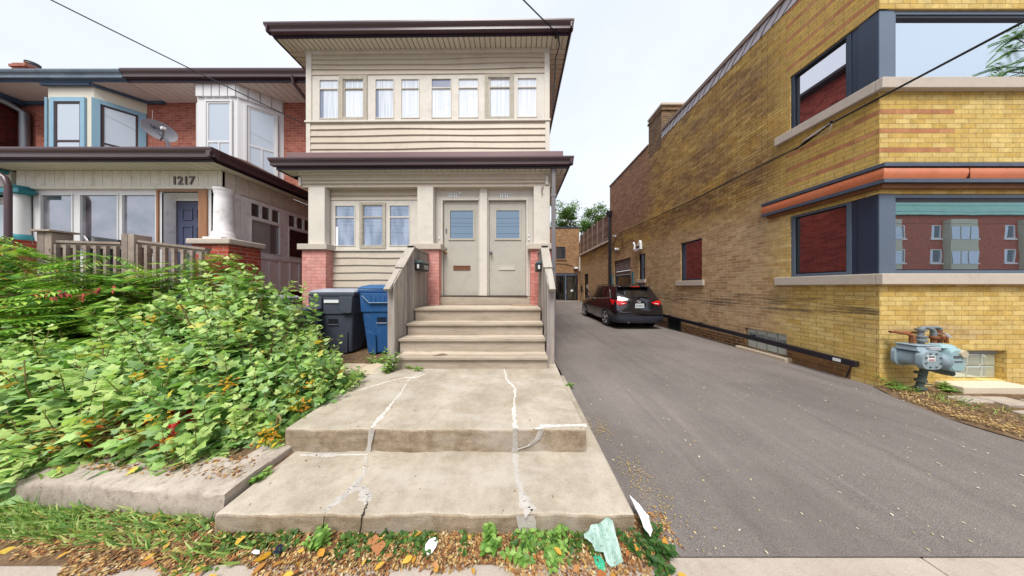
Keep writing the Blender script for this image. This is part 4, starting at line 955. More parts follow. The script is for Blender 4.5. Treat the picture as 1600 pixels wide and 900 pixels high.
# ---------------------------------------------------------------- yellow brick building
RB=empty('yellow_brick_building',(8,3.04,.1),'two storey yellow brick building with orange tile band and corner windows','building')
WX=5.09; WY=3.04
def yb(s,a,b,mo):
    near=s.rng(s.y,3.9,4.5)                 # 0 at the corner, 1 beyond
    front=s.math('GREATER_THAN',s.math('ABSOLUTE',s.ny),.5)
    yel=c(246,218,142,.86); yel2=c(230,192,104,.84)
    tan=c(224,192,146,.84); tan2=c(194,156,112,.82)
    gold=c(228,194,116,.84); gbr=c(184,150,104,.8)
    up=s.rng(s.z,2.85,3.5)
    n=s.rng(s.noise(1.1,8,stretch=(1,.8,1.6),rough=.75),.40,.60)
    up1=s.mix(n,gbr,gold); up2=s.mix(n,c(142,108,76,.78),c(202,158,80,.84))
    s1=s.mix(up,tan,up1); s2=s.mix(up,tan2,up2)
    # far part back of the chimney is redder
    fr=s.rng(s.y,7.9,8.6); fz=s.rng(s.z,3.9,4.4); fr=s.math('MULTIPLY',fr,fz)
    s1=s.mix(fr,s1,c(196,152,120,.78)); s2=s.mix(fr,s2,c(164,122,96,.76))
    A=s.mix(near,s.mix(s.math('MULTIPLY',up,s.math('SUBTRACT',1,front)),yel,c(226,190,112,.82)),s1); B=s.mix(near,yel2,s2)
    row=s.math('FLOOR',s.math('DIVIDE',s.z,.067))
    mod=s.math('COMPARE',s.math('MODULO',row,4.),3.); 
    mod.node.inputs[2].default_value=.2
    lo=s.math('MULTIPLY',s.math('GREATER_THAN',row,50.5),s.math('LESS_THAN',row,59.5)); hi=s.math('GREATER_THAN',row,80.5)
    reg=s.math('MULTIPLY',s.math('LESS_THAN',s.x,6.13),s.math('LESS_THAN',s.y,4.09))
    om=s.math('MULTIPLY',s.math('MULTIPLY',mod,s.math('ADD',lo,hi,True)),reg)
    A=s.mix(om,A,c(224,164,116,.82)); B=s.mix(om,B,c(206,138,98,.8))
    # plinth under the pipe is brown
    pl=s.math('MULTIPLY',s.math('LESS_THAN',s.z,.40),s.math('GREATER_THAN',s.y,3.30))
    A=s.mix(pl,A,c(176,136,92,.74)); B=s.mix(pl,B,c(148,110,76,.72))
    # soot band and pale washed band
    bd=s.math('MULTIPLY',s.rng(s.noise(3,5,stretch=(.5,.5,6),rough=.7),.46,.6),s.math('MULTIPLY',s.rng(s.z,1.0,1.12),s.rng(s.z,1.3,1.42,1,0)))
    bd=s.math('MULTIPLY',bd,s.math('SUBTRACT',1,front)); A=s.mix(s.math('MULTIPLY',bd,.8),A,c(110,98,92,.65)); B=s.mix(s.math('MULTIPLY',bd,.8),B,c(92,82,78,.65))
    pw=s.math('MULTIPLY',s.rng(s.noise(2.4,5,stretch=(.5,.5,3)),.5,.65),s.math('MULTIPLY',s.rng(s.z,.7,.85),s.rng(s.z,1.0,1.1,.5,0)))
    A=s.mix(pw,A,c(226,200,166,.74)); B=s.mix(pw,B,c(208,176,138,.74))
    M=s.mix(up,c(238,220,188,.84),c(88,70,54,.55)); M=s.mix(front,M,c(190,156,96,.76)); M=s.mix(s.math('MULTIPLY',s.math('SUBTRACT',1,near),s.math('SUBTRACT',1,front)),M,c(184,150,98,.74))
    return A,B,M
M_yb=brick('yellow brick',None or (1,1,1,1),(1,1,1,1),(1,1,1,1),ms=.008,fn=yb,stain=.22,scol=c(110,84,60,.65))
ZT=6.93
side=[ # y0,y1,z0,z1
 (3.04,4.03,1.72,2.84),(3.04,4.03,4.41,5.42),
 (5.93,6.71,1.73,2.88),(8.53,8.97,1.84,2.88),(9.6,11.2,.9,2.86),(15.2,16.1,.45,2.5),
 (4.08,4.83,.225,.64),(6.67,7.23,.18,.55)]
m=MB(); m.wall('x',WX,WY+.0,11.7,-.2,ZT,[h for h in side if h[1]<11.7],.12)
m.wall('x',WX+.003,11.7,17.3,-.2,4.0,[h for h in side if h[0]>11.7],.12)
m.wall('y',WY,WX,15,-.2,9,[(WX,12.,1.72,2.84),(WX,12.,4.41,5.42),(6.12,6.87,.23,.65)],.1)
m.quad((15,WY,-.2),(15,17.3,-.2),(15,17.3,9),(15,WY,9)); m.quad((WX+.01,WY,ZT),(15,WY,ZT),(15,11.7,ZT),(WX+.01,11.7,ZT)); m.quad((WX,11.7,3.9),(15,11.7,3.9),(15,11.7,ZT),(WX,11.7,ZT)); m.quad((WX,11.7,4),(15,11.7,4),(15,17.3,4),(WX,17.3,4))
# front wall only as tall as the side
m2=MB()
m.v=[(x,y,min(z,ZT)) for x,y,z in m.v]
m.build('brick_wall',M_yb,RB,recalc=False)
# coping, flashing strip, chimney
M_cop=mat('brown grey coping',c(152,132,120,.7),.7,.12,5,bump=.1,dirt=.3)
m=MB(); m.box(WX-.05,WX+.25,WY-.05,7.56,ZT+.001,ZT+.09); m.box(WX+.251,15,WY-.05,WY+.2,ZT+.001,ZT+.09); m.box(WX-.035,WX+.25,8.3,11.72,ZT+.001,ZT+.055); m.build('coping',M_cop,RB)
s=NT('flashing'); s.pos(); w=s.new('ShaderNodeTexWave',wave_type='BANDS',bands_direction='DIAGONAL'); s.link(s._p,w.inputs[0]); w.inputs['Scale'].default_value=3.2; w.inputs['Distortion'].default_value=4
k=s.mix(s.rng(w.outputs[1],.12,.24),c(120,112,116,.75),c(196,190,196,.85)); s.pr(k,.5,.1,s.bump(w.outputs[1],.5,.01)); M_fl=s.m
m=MB(); m.box(WX-.012,WX-.001,WY+.1,7.56,ZT-.23,ZT-.002); m.build('flashing',M_fl,RB)
M_chb=brick('chimney brick',c(150,120,88,.7),c(112,86,64,.7),c(205,190,165,.6),stain=.4)
m=MB(); m.box(WX-.004,WX+.75,7.565,8.295,ZT-.5,7.85); m.box(WX-.03,WX+.78,7.53,8.33,7.68,7.76); ch=m.build('chimney',M_chb,RB)
m=MB(); m.box(WX-.03,WX+.8,7.52,8.34,7.851,7.93); m.build('chimney_coping',M_stone,RB,bevel=.01)
# sills
m=MB()
for zt in (1.72,4.41):
    m.box(WX-.07,WX+.1,WY+.0,4.22,zt-.15,zt); m.box(WX-.07,12,WY-.07,WY-.001,zt-.15,zt); m.box(WX+.101,12,WY+.0,WY+.08,zt-.15,zt)
m.build('stone_sill',M_stone,RB,bevel=.008)
for (a,b,z,h) in ((5.85,6.84,1.73,.15),(8.47,9.05,1.84,.13)):
    MB().box(WX-.055,WX+.1,a,b,z-h,z).build('stone_sill',M_stone,RB,bevel=.008)
# corner glazing, two storeys
G_m=glass('mirror glass front',.78,(.80,.88,.96,1),wav=.012,dark=(.03,.04,.05,1))
G_ms=glass('mirror glass side',.72,(.85,.85,.92,1),wav=.008,dark=(.03,.03,.045,1))
for (z0,z1) in ((1.72,2.84),(4.41,5.42)):
    m=MB(); m.box(WX+.015,WX+.2,WY+.02,WY+.2,z0,z1); m.box(WX+.03,WX+.06,WY+.2,3.31,z0,z1); m.build('corner_panel',M_metal,RB,bevel=.004)
    m=MB(); m.box(WX+.018,WX+.225,WY+.012,WY+.019,z0,z1); m.build('corner_post',M_metal_l,RB)
    fr=MB().frame('x',WX+.02,WX+.09,3.31,4.03,z0,z1,.05,.05,.035).build('window',M_metal_l if z0<3 else M_metal,RB,bevel=.003)
    MB().frame('x',WX+.045,WX+.08,3.36,3.98,z0+.05,z1-.035,.02).build('bead',M_black,fr); MB().box(WX+.07,WX+.075,3.38,3.96,z0+.07,z1-.055).build('pane',G_ms,fr)
    m=MB(); m.frame('y',WY+.02,WY+.09,WX+.23,12.,z0,z1,.03,.05,.05); fr=m.build('window',M_metal_l,RB)
    m=MB(); m.frame('y',WY+.03,WY+.085,WX+.26,11.97,z0+.05,z1-.05,.015,.015,.04); m.build('bead',mat('dark bead',c(40,38,60,.6),.4,.1,5,bump=0),fr)
    MB().box(WX+.275,11.95,WY+.06,WY+.065,z0+.065,z1-.09).build('pane',G_m,fr)
    m=MB(); m.box(WX+.13,12,WY+.13,WY+.14,z0,z1); m.box(WX+.13,WX+.14,WY+.14,4.1,z0,z1); m.build('dark_lining',M_dark,RB)
# glazed orange band with blue edges
M_or=mat('glazed orange tile',c(226,134,94,.84),.22,.12,2.5,bump=.03,spec=.7,dirt=.35,dcol=c(236,172,146,.8),dscale=2)
M_edge=mat('blue grey metal edge',c(104,118,138,.66),.35,.2,6,metal=.3,bump=.1)
za,zb_=2.955,3.225; 
prof=[(0,za+.05),(.07,za+.055),(.085,za+.10),(.095,za+.15),(.09,za+.19),(.06,za+.215),(0,za+.215)]
def band(prf,name,mt,cut=()):
    m=MB()
    o=[]; 
    # swept round the corner: side run, then front run
    path=[('s',4.42),('c',0),('f',12.)]
    pts=[]
    for (d,z) in prf:
        pts.append([(WX-d,4.42,z),(WX-d,WY-d,z),(12.,WY-d,z)])
    n=len(prf); vs=[];fs=[]
    for j in range(3):
        for k in range(n): vs.append(pts[k][j])
    for j in range(2):
        for k in range(n-1): q=j*n+k; fs.append((q,q+1,q+n+1,q+n))
    fs.append(tuple(range(n))); fs.append(tuple(2*n+k for k in range(n)))
    m.add(vs,fs); return m.build(name,mt,RB,smooth=True,sharp=35)
band(prof,'tile_band',M_or)
band([(0,za+.217),(.10,za+.217),(.10,za+.265),(0,za+.275)],'band_edge',M_edge)
band([(0,za),(.095,za),(.095,za+.048),(0,za+.048)],'band_edge',M_edge)
m=MB(); m.box(WX-.06,12,WY-.06,WY+.05,za-.06,za-.003); m.box(WX-.06,WX+.05,WY+.051,4.35,za-.06,za-.003); m.build('band_soffit',mat('rusty brown lintel',c(140,90,50,.6),.6,.3,5,bump=.1),RB)
m=MB()
for x in (6.15,7.9,9.6): m.box(x,x+.006,WY-.097,WY-.05,za+.05,za+.216)
m.build('tile_joint',mat('dark joint',c(110,55,35,.6),.8,0,5,bump=0),RB)
# other side windows
def sidewin(y0,y1,z0,z1,fm,gm,t=.06,off=.05):
    fr=MB().frame('x',WX+off,WX+off+.06,y0,y1,z0,z1,t,t*.8,t*.5).build('window',fm,RB)
    MB().box(WX+off+.04,WX+off+.045,y0+t,y1-t,z0+t*.8,z1-t*.5).build('pane',gm,fr); return fr
sidewin(5.93,6.71,1.73,2.88,M_metal,G_ms)
fr=sidewin(8.53,8.97,1.84,2.88,M_black,glass('dark slit glass',.3,(.7,.8,.9,1),dark=(.03,.03,.03,1)),.03)
m=MB(); m.box(WX+.01,WX+.05,8.66,8.78,1.86,2.86); m.box(WX+.0,WX+.04,8.5+.1,8.70,2.3,2.33); m.build('white_bar',M_metal_l,fr)
# loading window: brown shutter above a glazed part, teal frame
M_shut=mat('brown shutter',c(120,92,84,.65),.6,.1,4,bump=.1)
m=MB(); 
for i in range(6): m.box(WX+.05,WX+.07,9.6,11.2,2.32+i*.09,2.32+i*.09+.084)
o=m.build('roller_shutter',M_shut,RB)
m=MB(); m.box(WX+.05,WX+.10,9.6,11.2,2.14,2.3); m.build('shutter_rail',M_shut,RB)
fr=sidewin(9.6,11.2,.9,2.13,M_metal,glass('dark brown glass',.25,(.7,.75,.8,1),dark=(.05,.035,.03,1)),.12,.06)
M_tl=mat('teal painted post',c(96,140,146,.65),.5,.1,5)
MB().box(WX-.05,WX-.002,9.32,9.44,.2,2.2).build('teal_post',M_tl,RB); MB().box(WX-.05,WX-.002,11.3,11.42,.2,2.2).build('teal_post',M_tl,RB)
# dark back door with stickers
dr=MB().box(WX+.06,WX+.1,15.2,16.1,.45,2.5).build('back_door',mat('black brown door',c(48,38,36,.6),.5,.2,4),RB)
m=MB(); m.box(WX+.05,WX+.059,15.35,15.5,1.4,1.75); m.box(WX+.05,WX+.059,15.6,15.7,1.5,1.7); m.box(WX+.05,WX+.059,15.3,15.4,1.1,1.2); m.build('notice',M_plate,dr)
m=MB(); m.box(WX-.1,WX,16.45,16.6,1.2,1.6); m.box(WX-.06,WX,16.7,16.78,1.7,1.8); m.build('intercom',M_black,RB)
# glass blocks
M_gb=glass('glass block',.3,(.95,1,1,1),wav=.3,dark=c(186,200,190,.8))
M_gm=mat('glass block mortar',c(200,200,190,.7),.8,.1,5)
def blocks(axis,cc,u0,u1,z0,z1,nu,nz,par):
    m=MB(); g=MB(); du=(u1-u0)/nu; dz_=(z1-z0)/nz
    if axis=='y': m.box(u0,u1,cc+.012,cc+.05,z0,z1)
    else: m.box(cc+.012,cc+.05,u0,u1,z0,z1)
    o=m.build('block_window',M_gm,par)
    for i in range(nu):
        for j in range(nz):
            a,b,e,f=u0+i*du+.009,u0+(i+1)*du-.009,z0+j*dz_+.009,z0+(j+1)*dz_-.009
            if axis=='y': g.box(a,b,cc,cc+.02,e,f)
            else: g.box(cc,cc+.02,a,b,e,f)
    g.build('glass_blocks',M_gb,o,bevel=.012); return o
blocks('x',WX+.05,4.08,4.83,.225,.64,4,2,RB)
blocks('y',WY+.07,6.02,6.87,.23,.585,4,2,RB)
m=MB(); m.box(6.0,6.87,WY+.06,WY+.13,.586,.66); m.build('window_head',mat('grey metal head',c(165,172,178,.7),.5,.15,5),RB)
m=MB(); m.box(5.86,6.80,2.84,3.11,.09,.225); m.build('concrete_sill',concrete('smooth concrete',c(224,210,186,.76),c(236,222,200,.76),c(200,180,150,.7),.2),RB,bevel=.01)
m=MB(); m.box(4.97,WX+.05,4.0,4.92,.10,.222); m.build('concrete_sill',M_conc,RB,bevel=.015)
m=MB(); m.frame('x',WX-.02,WX+.02,6.67,7.23,.18,.55,.03)
for i in range(6): m.box(WX+.0,WX+.03,6.7,7.2,.21+i*.055,.225+i*.055)
m.box(WX+.05,WX+.06,6.7,7.2,.2,.53); m.build('vent_grille',mat('dark teal rusty grille',c(60,72,70,.6),.7,.3,9,dirt=.6,dcol=c(150,70,40)),RB)
# long black downspout lying along the wall
r=empty('wall_pipe',(5.02,5.5,.4),'long black rectangular drain pipe sloping along the foot of the brick wall','pipe')
m=MB(); m.beam((5.03,7.85,.60),(5.015,3.19,.40),.07,.085); m.build('pipe',mat('navy black pipe',c(34,32,48,.6),.3,.1,5,bump=0,spec=.6),r,bevel=.006)
m=MB(); m.beam((4.975,3.41,.41),(4.975,3.33,.407),.006,.045); m.build('label',M_plate,r)
m=MB()
for y in (4.6,5.9,7.1): m.box(4.985,5.085,y,y+.03,.36+(y-3.2)*.043,.46+(y-3.2)*.043)
m.build('strap',M_black,r)
m=MB(); m.beam((5.04,3.26,.36),(5.07,3.33,.16),.012,.012); m.build('hanging_wire',M_black,r)
# tall black downpipe with hopper
m=MB(); m.box(WX-.12,WX-.01,11.5,11.62,.2,5.3); m.hexa([(WX-.14,11.45,5.3),(WX,11.45,5.3),(WX,11.68,5.3),(WX-.14,11.68,5.3)],[(WX-.22,11.4,5.55),(WX,11.4,5.55),(WX,11.75,5.55),(WX-.22,11.75,5.55)]); m.build('downpipe',mat('black downpipe',c(48,48,56,.6),.5,.1,5),RB,bevel=.005)
# coping of low wall + plank fence
m=MB(); m.box(WX-.08,WX+.2,11.72,17.2,4.0,4.09); m.build('low_coping',M_cream,RB)
m=MB(); m.tube([(WX-.05,16.9,3.9),(WX-.08,16.9,3.6),(WX-.08,16.9,2.8)],.06,8); m.build('short_downpipe',M_cream,RB)
FN=empty('wooden_fence',(WX+.1,14.4,4.1),'weathered wooden board fence on top of the low brick wall','fence')
M_fw=wood('brown fence wood',c(138,108,92,.66),c(172,142,122,.68),(.5,.3,2),dirt=.3)
y=11.8; n=6; w=(17.1-11.8)/n
for i in range(n+1): MB().box(WX+.01,WX+.09,y+i*w-.04,y+i*w+.04,4.095,5.62).build('post',mat('pale fence post',c(178,158,148,.68),.8,.1,5),FN)
for i in range(n):
    m=MB()
    for k in range(10): m.box(WX+.03,WX+.05,y+i*w+.045,y+(i+1)*w-.045,4.13+k*.146,4.13+k*.146+.132)
    m.build('board_panel',M_fw,FN)
# ---------------------------------------------------------------- far building at the end of the drive
FB=empty('courtyard_building',(3,17.3,.45),'brown brick building at the end of the driveway with black glazed doors 1213','building')
M_fb=brick('brown yellow brick',c(204,162,118,.82),c(170,130,94,.8),c(150,120,88,.6),stain=.3)
YF=17.3
fx=lambda px:PX(px,YF)
fz=lambda py:PZ(py,YF)
m=MB(); wn=(fx(869),fx(883.5),fz(404.5),fz(385.5)); dw=(fx(866.5),fx(903),.46,fz(426.5))
m.wall('y',YF,-7,WX+.004,-.2,6.25,[wn,dw],.12); m.quad((-7,YF,6.25),(WX,YF,6.25),(WX,26,6.25),(-7,26,6.25)); m.quad((-7,YF,-.2),(-7,26,-.2),(-7,26,6.25),(-7,YF,6.25)); m.build('brick_wall',M_fb,FB,recalc=False)
MB().box(-7.05,WX,YF-.05,YF+.2,6.251,6.34).build('coping',M_metal,FB)
fr=MB().frame('y',YF+.03,YF+.09,*wn[:2],wn[2],wn[3],.07).build('window',M_metal,FB); MB().box(wn[0]+.07,wn[1]-.07,YF+.06,YF+.065,wn[2]+.07,wn[3]-.07).build('pane',glass('far dark glass',.2,(.8,.85,.9,1),dark=(.04,.045,.05,1)),fr)
MB().box(wn[0]-.12,wn[1]+.12,YF-.05,YF+.1,wn[2]-.12,wn[2]-.003).build('sill',M_fb,FB)
zl_=fz(430.5)
MB().box(dw[0],dw[1],YF+.02,YF+.1,zl_,dw[3]).build('lintel_panel',mat('grey lintel',c(104,108,124,.6),.5,.1,4),FB)
xm=fx(883.7)
for i,(a,b) in enumerate(((dw[0],xm),(xm,dw[1]))):
    d=MB().frame('y',YF+.03,YF+.09,a,b,.46,zl_-.003,.13 if i else .08).build('glazed_door',M_black,FB)
    t=.13 if i else .08
    MB().box(a+t,b-t,YF+.06,YF+.064,.46+t,zl_-.003-t).build('pane',glass('door pane far',.12,(.9,.95,1,1)),d)
    m=MB(); vs=[];fs=[]; N=30; x0_,x1_=(a+t+(0 if i else .5),b-t)
    for k in range(N+1): x=x0_+(x1_-x0_)*k/N; vs+=[(x,YF+.10+.02*math.sin(k*1.5),.5),(x,YF+.10+.02*math.sin(k*1.5),2.4)]
    for k in range(N): q=2*k; fs.append((q,q+2,q+3,q+1))
    m.add(vs,fs); m.build('curtain',mat('pale green curtain',c(196,200,176,.7),.9,.05,5),d,smooth=True,recalc=False)
    if i:
        text('numerals','1213',.26,((a+b)/2,YF+.055,2.08),(R(90),0,0),mat('ink',(.02,.02,.02,1),.5,0,5,bump=0),d,.002)
        MB().box((a+b)/2-.08,(a+b)/2+.12,YF+.05,YF+.058,1.2,1.35).build('notice',M_plate,d)
        MB().box(a+.03,a+.07,YF-.02,YF+.029,1.0,1.35).build('handle',M_alu,d)
MB().box(dw[0],dw[1],YF+.14,YF+.15,.46,2.6).build('backing',M_dark,FB)
MB().box(xm-.05,xm+.05,YF+.01,YF+.029,.46,zl_-.003).build('mullion',M_metal_l,FB)
MB().box(dw[0]-.1,dw[1]+.1,YF-.12,YF-.002,.40,.475).build('threshold',M_conc,FB)
MB().box(4.65,4.95,YF-.2,YF-.01,3.0,3.15).build('wall_light',M_plate,FB)
m=MB(); m.tube([(3.0,YF-.02,3.42),(4.0,YF-.02,3.38),(4.7,YF-.03,3.2)],.015,5); m.build('cable',M_black,FB)
# ---------------------------------------------------------------- security cameras, floodlight
def cam(loc,label,dirv):
    r=empty('security_camera',loc,label,'security camera','cameras on the driveway wall'); L=Vector(loc)
    MB().lathe([(.055,WX-.001),(.055,WX-.03),(.02,WX-.04)],L.y,0,14,'x',L.z).build('mount',M_plate,r) if False else MB().box(WX-.04,WX-.002,L.y-.05,L.y+.05,L.z-.06,L.z+.06).build('mount',M_plate,r,bevel=.01)
    d=Vector(dirv).normalized(); a=Vector((WX-.12,L.y,L.z+.0))
    m=MB(); m.tube([(WX-.03,L.y,L.z),a],.015,6); m.tube([a-d*.08,a-d*.07,a+d*.12],[.03,.045,.045],10); m.build('body',M_plate,r,smooth=True)
    m=MB(); m.tube([a+d*.121,a+d*.13],.032,10); m.build('lens',M_black,r); return r
cam((WX,11.0,4.12),'white bullet camera high on the wall where the cable ends',(-.4,-1,-.3))
m=MB(); m.tube([(WX-.02,11.0,4.0),(WX-.05,11.3,3.7),(WX-.02,11.1,3.35),(WX-.03,10.6,3.3)],.012,5); m.tube([(WX-.02,10.5,4.2),(WX-.06,10.15,3.8),(WX-.03,10.3,3.35),(WX-.03,10.7,3.3)],.010,5); tag(m.build('camera_cable',M_black),'looping black cable hanging under the camera on the brick wall','cable')
cam((WX,10.75,3.42),'small dark lensed camera below the looping cable',(-.3,-1,-.6))
r=empty('flood_light',(WX-.05,8.9,3.2),'white double floodlight with a bent arm above the slit window','floodlight')
m=MB(); q=[(WX-.06,8.6,3.04),(WX-.06,9.02,3.0),(WX-.06,9.05,3.14),(WX-.06,8.9,3.14),(WX-.06,8.68,3.42),(WX-.06,8.62,3.30)]
m.prism(q,(-.09,0,0)); m.build('lamp_head',M_plate,r,bevel=.015)
m=MB(); m.tube([(WX-.08,8.95,3.08),(WX-.1,9.12,3.12),(WX-.1,9.08,3.28),(WX-.1,9.16,3.40),(WX-.1,9.27,3.37)],[.04,.045,.03,.04,.02],10); m.build('bent_arm',M_plate,r,smooth=True)
m=MB(); m.box(WX-.16,WX-.151,8.68,8.86,3.12,3.2); m.build('lens',M_black,r)
# ---------------------------------------------------------------- gas meters
GM=empty('gas_meters',(5.5,2.9,.13),'pair of grey blue gas meters with rusty pipes on the yellow brick wall','gas meter')
M_g1=mat('grey blue meter paint',c(158,178,188,.76),.45,.08,5,bump=.04,dirt=.2,dcol=c(100,115,120))
M_g2=mat('pale blue meter paint',c(168,202,208,.72),.45,.06,5,bump=.04,dirt=.2,dcol=c(120,135,140))
M_pp=mat('grey painted pipe',c(140,150,156,.64),.5,.2,8,bump=.1,dirt=.7,dcol=c(150,88,50,.6),dscale=9)
M_pr=mat('rusty pipe',c(156,98,62,.66),.8,.3,9,bump=.3,dirt=.5,dcol=c(110,100,96))
M_pg=mat('dark green grey pipe',c(98,112,110,.62),.6,.2,8,bump=.2)
def rsq(cx,cz,w,h,y,k=.35,n=6):
    pts=[]; r=min(w,h)*k
    for (sx_,sz_,a0) in ((1,1,0),(-1,1,90),(-1,-1,180),(1,-1,270)):
        for i in range(n+1):
            a=R(a0+90*i/n); pts.append((cx+sx_*(w/2-r)+r*math.cos(a),y,cz+sz_*(h/2-r)+r*math.sin(a)))
    return pts
def loft(secs):
    m=MB(); n=len(secs[0]); vs=[p for s_ in secs for p in s_]; fs=[]
    for j in range(len(secs)-1):
        for k in range(n): fs.append((j*n+k,j*n+(k+1)%n,(j+1)*n+(k+1)%n,(j+1)*n+k))
    fs.append(tuple(range(n))); fs.append(tuple((len(secs)-1)*n+k for k in range(n))); m.add(vs,fs); return m
cx,cz=5.26,.61
o=loft([rsq(cx,cz,.26,.23,2.74),rsq(cx,cz,.27,.24,2.755),rsq(cx,cz,.27,.24,2.79),rsq(cx,cz-.0,.22,.19,2.80),rsq(cx-.01,cz,.22,.19,2.93),rsq(cx-.01,cz,.27,.26,2.935),rsq(cx-.01,cz,.27,.26,2.965)]).build('meter_body',M_g1,GM,smooth=True,sharp=35)
m=MB(); m.hexa([(cx-.13,2.76,cz+.10),(cx+.12,2.76,cz+.10),(cx+.12,2.95,cz+.10),(cx-.13,2.95,cz+.10)],[(cx-.115,2.79,cz+.165),(cx+.10,2.79,cz+.165),(cx+.10,2.93,cz+.165),(cx-.115,2.93,cz+.165)]); m.box(cx-.13,cx+.12,2.775,2.95,cz+.166,cz+.18); m.build('meter_top',M_g1,GM,bevel=.008)
m=MB(); 
for a in range(8):
    t=R(a*45+22); MB().lathe([(.009,2.739),(.009,2.728),(.001,2.727)],cx+.10*math.cos(t),0,6,'y',cz+.09*math.sin(t)).build('bolt',M_pg,GM)
m=MB(); m.box(cx-.075,cx+.02,2.734,2.7395,cz-.01,cz+.06); m.build('label_plate',M_plate,GM)
MB().box(cx-.065,cx+.01,2.7325,2.7338,cz+.035,cz+.055).build('label_print',mat('grey print',c(110,110,120,.6),.5,0,5,bump=0),GM)
MB().box(cx-.065,cx+.01,2.7325,2.7338,cz+.0,cz+.014).build('label_print',mat('red print',c(190,60,60,.6),.5,0,5,bump=0),GM)
m=MB(); m.box(cx-.02,cx+.12,2.745,2.79,cz+.12,cz+.162); m.build('index_box',mat('clear index cover',c(190,196,204,.7),.25,.1,5),GM,bevel=.006)
# second meter : pale, with a round diaphragm cover on its left side
cx2,cz2=5.50,.62
o=loft([rsq(cx2,cz2,.15,.25,2.70,.3),rsq(cx2,cz2,.17,.29,2.715,.3),rsq(cx2,cz2,.17,.29,2.86,.3),rsq(cx2,cz2,.14,.25,2.88,.3)]).build('meter_body',M_g2,GM,smooth=True,sharp=35)
m=MB(); m.lathe([(.105,cx2-.085),(.11,cx2-.10),(.09,cx2-.11),(.08,cx2-.125),(.06,cx2-.135),(.001,cx2-.137)],2.79,0,24,'x',cz2-.02); m.build('diaphragm_cover',M_g1,GM,smooth=True)
m=MB(); m.hexa([(cx2-.12,2.73,cz2+.14),(cx2+.075,2.73,cz2+.14),(cx2+.075,2.87,cz2+.14),(cx2-.12,2.87,cz2+.14)],[(cx2-.10,2.76,cz2+.185),(cx2+.05,2.76,cz2+.185),(cx2+.05,2.85,cz2+.185),(cx2-.10,2.85,cz2+.185)]); m.build('meter_top',M_g2,GM,bevel=.01)
m=MB(); m.lathe([(.043,2.682),(.046,2.685),(.046,2.70)],cx2+.05,0,16,'y',cz2+.085); m.build('dial_cover',mat('yellowed dial cover',c(214,204,176,.72),.3,.1,5),GM,smooth=True)
m=MB(); m.box(cx2-.06,cx2+.01,2.695,2.6995,cz2+.03,cz2+.06); m.box(cx2-.05,cx2+.05,2.695,2.6995,cz2-.02,cz2-.005); m.build('label_print',mat('grey print',c(110,110,120,.6),.5,0,5,bump=0),GM)
yp=2.86
m=MB(); m.tube([(5.10,2.96,.975),(5.22,2.93,.975),(5.42,2.92,.97)],.022,8); m.tube([(5.22,yp,.80),(5.22,yp,.93),(5.20,yp+.03,.96),(5.13,2.95,.98)],.026,8); m.build('inlet_pipe',M_pr,GM,smooth=True)
m=MB(); m.tube([(5.33,yp,.79),(5.33,yp,1.04),(5.345,yp,1.075),(5.37,yp,1.085),(5.54,yp,1.085),(5.565,yp,1.075),(5.575,yp,1.04)],.024,10)
m.tube([(5.39,yp,1.08),(5.45,yp-.01,1.06),(5.475,yp-.01,1.02),(5.48,yp-.01,.93)],.024,10); m.lathe([(.045,.82),(.05,.83),(.05,.86),(.04,.87),(.04,.90),(.05,.91),(.05,.93),(.035,.935)],5.33,yp,12)
m.lathe([(.04,1.02),(.042,1.03),(.042,1.06),(.034,1.065)],5.33,yp,12); m.build('manifold_pipe',M_pp,GM,smooth=True)
m=MB(); m.tube([(5.48,yp-.01,.93),(5.48,yp-.01,.76)],.023,8); m.tube([(5.575,yp,1.04),(5.575,yp,.78)],.022,8); m.tube([(5.575,yp,.90),(5.64,yp,.92),(5.66,yp,.90),(5.665,yp,.80)],.018,8); m.lathe([(.035,.86),(.039,.87),(.039,.92),(.035,.93)],5.575,yp,12); m.lathe([(.036,.88),(.04,.89),(.04,.92),(.036,.93)],5.48,yp-.01,12); m.build('meter_pipe',M_pr,GM,smooth=True)
m=MB(); m.tube([(5.53,yp-.02,.97),(5.53,yp-.06,.99),(5.56,yp-.08,.93)],.016,8); m.build('valve',M_alu,GM,smooth=True)
m=MB(); m.tube([(5.36,yp+.03,.08),(5.365,yp+.03,.2),(5.37,yp,.42),(5.37,yp,.50)],.03,10)
for z in (.20,.30,.40): m.lathe([(.03,z-.02),(.046,z-.015),(.046,z+.015),(.03,z+.02)],5.366,yp+.02,12)
m.tube([(5.37,yp,.46),(5.42,yp-.02,.47),(5.52,yp-.05,.44),(5.58,yp-.08,.43)],[.03,.038,.038,.036],10); m.build('riser_pipe',M_pg,GM,smooth=True)
m=MB(); m.tube([(5.33,yp+.02,.33),(5.40,yp-.0,.33)],.012,6); m.tube([(5.34,yp+.02,.26),(5.44,yp-.02,.26)],.010,6); m.build('valve_handle',M_pg,GM)
for o in GM.children:
    for v in o.data.vertices:
        z=v.co.z+.13
        if z>.8: v.co.z=.8+(z-.8)*.72-.13
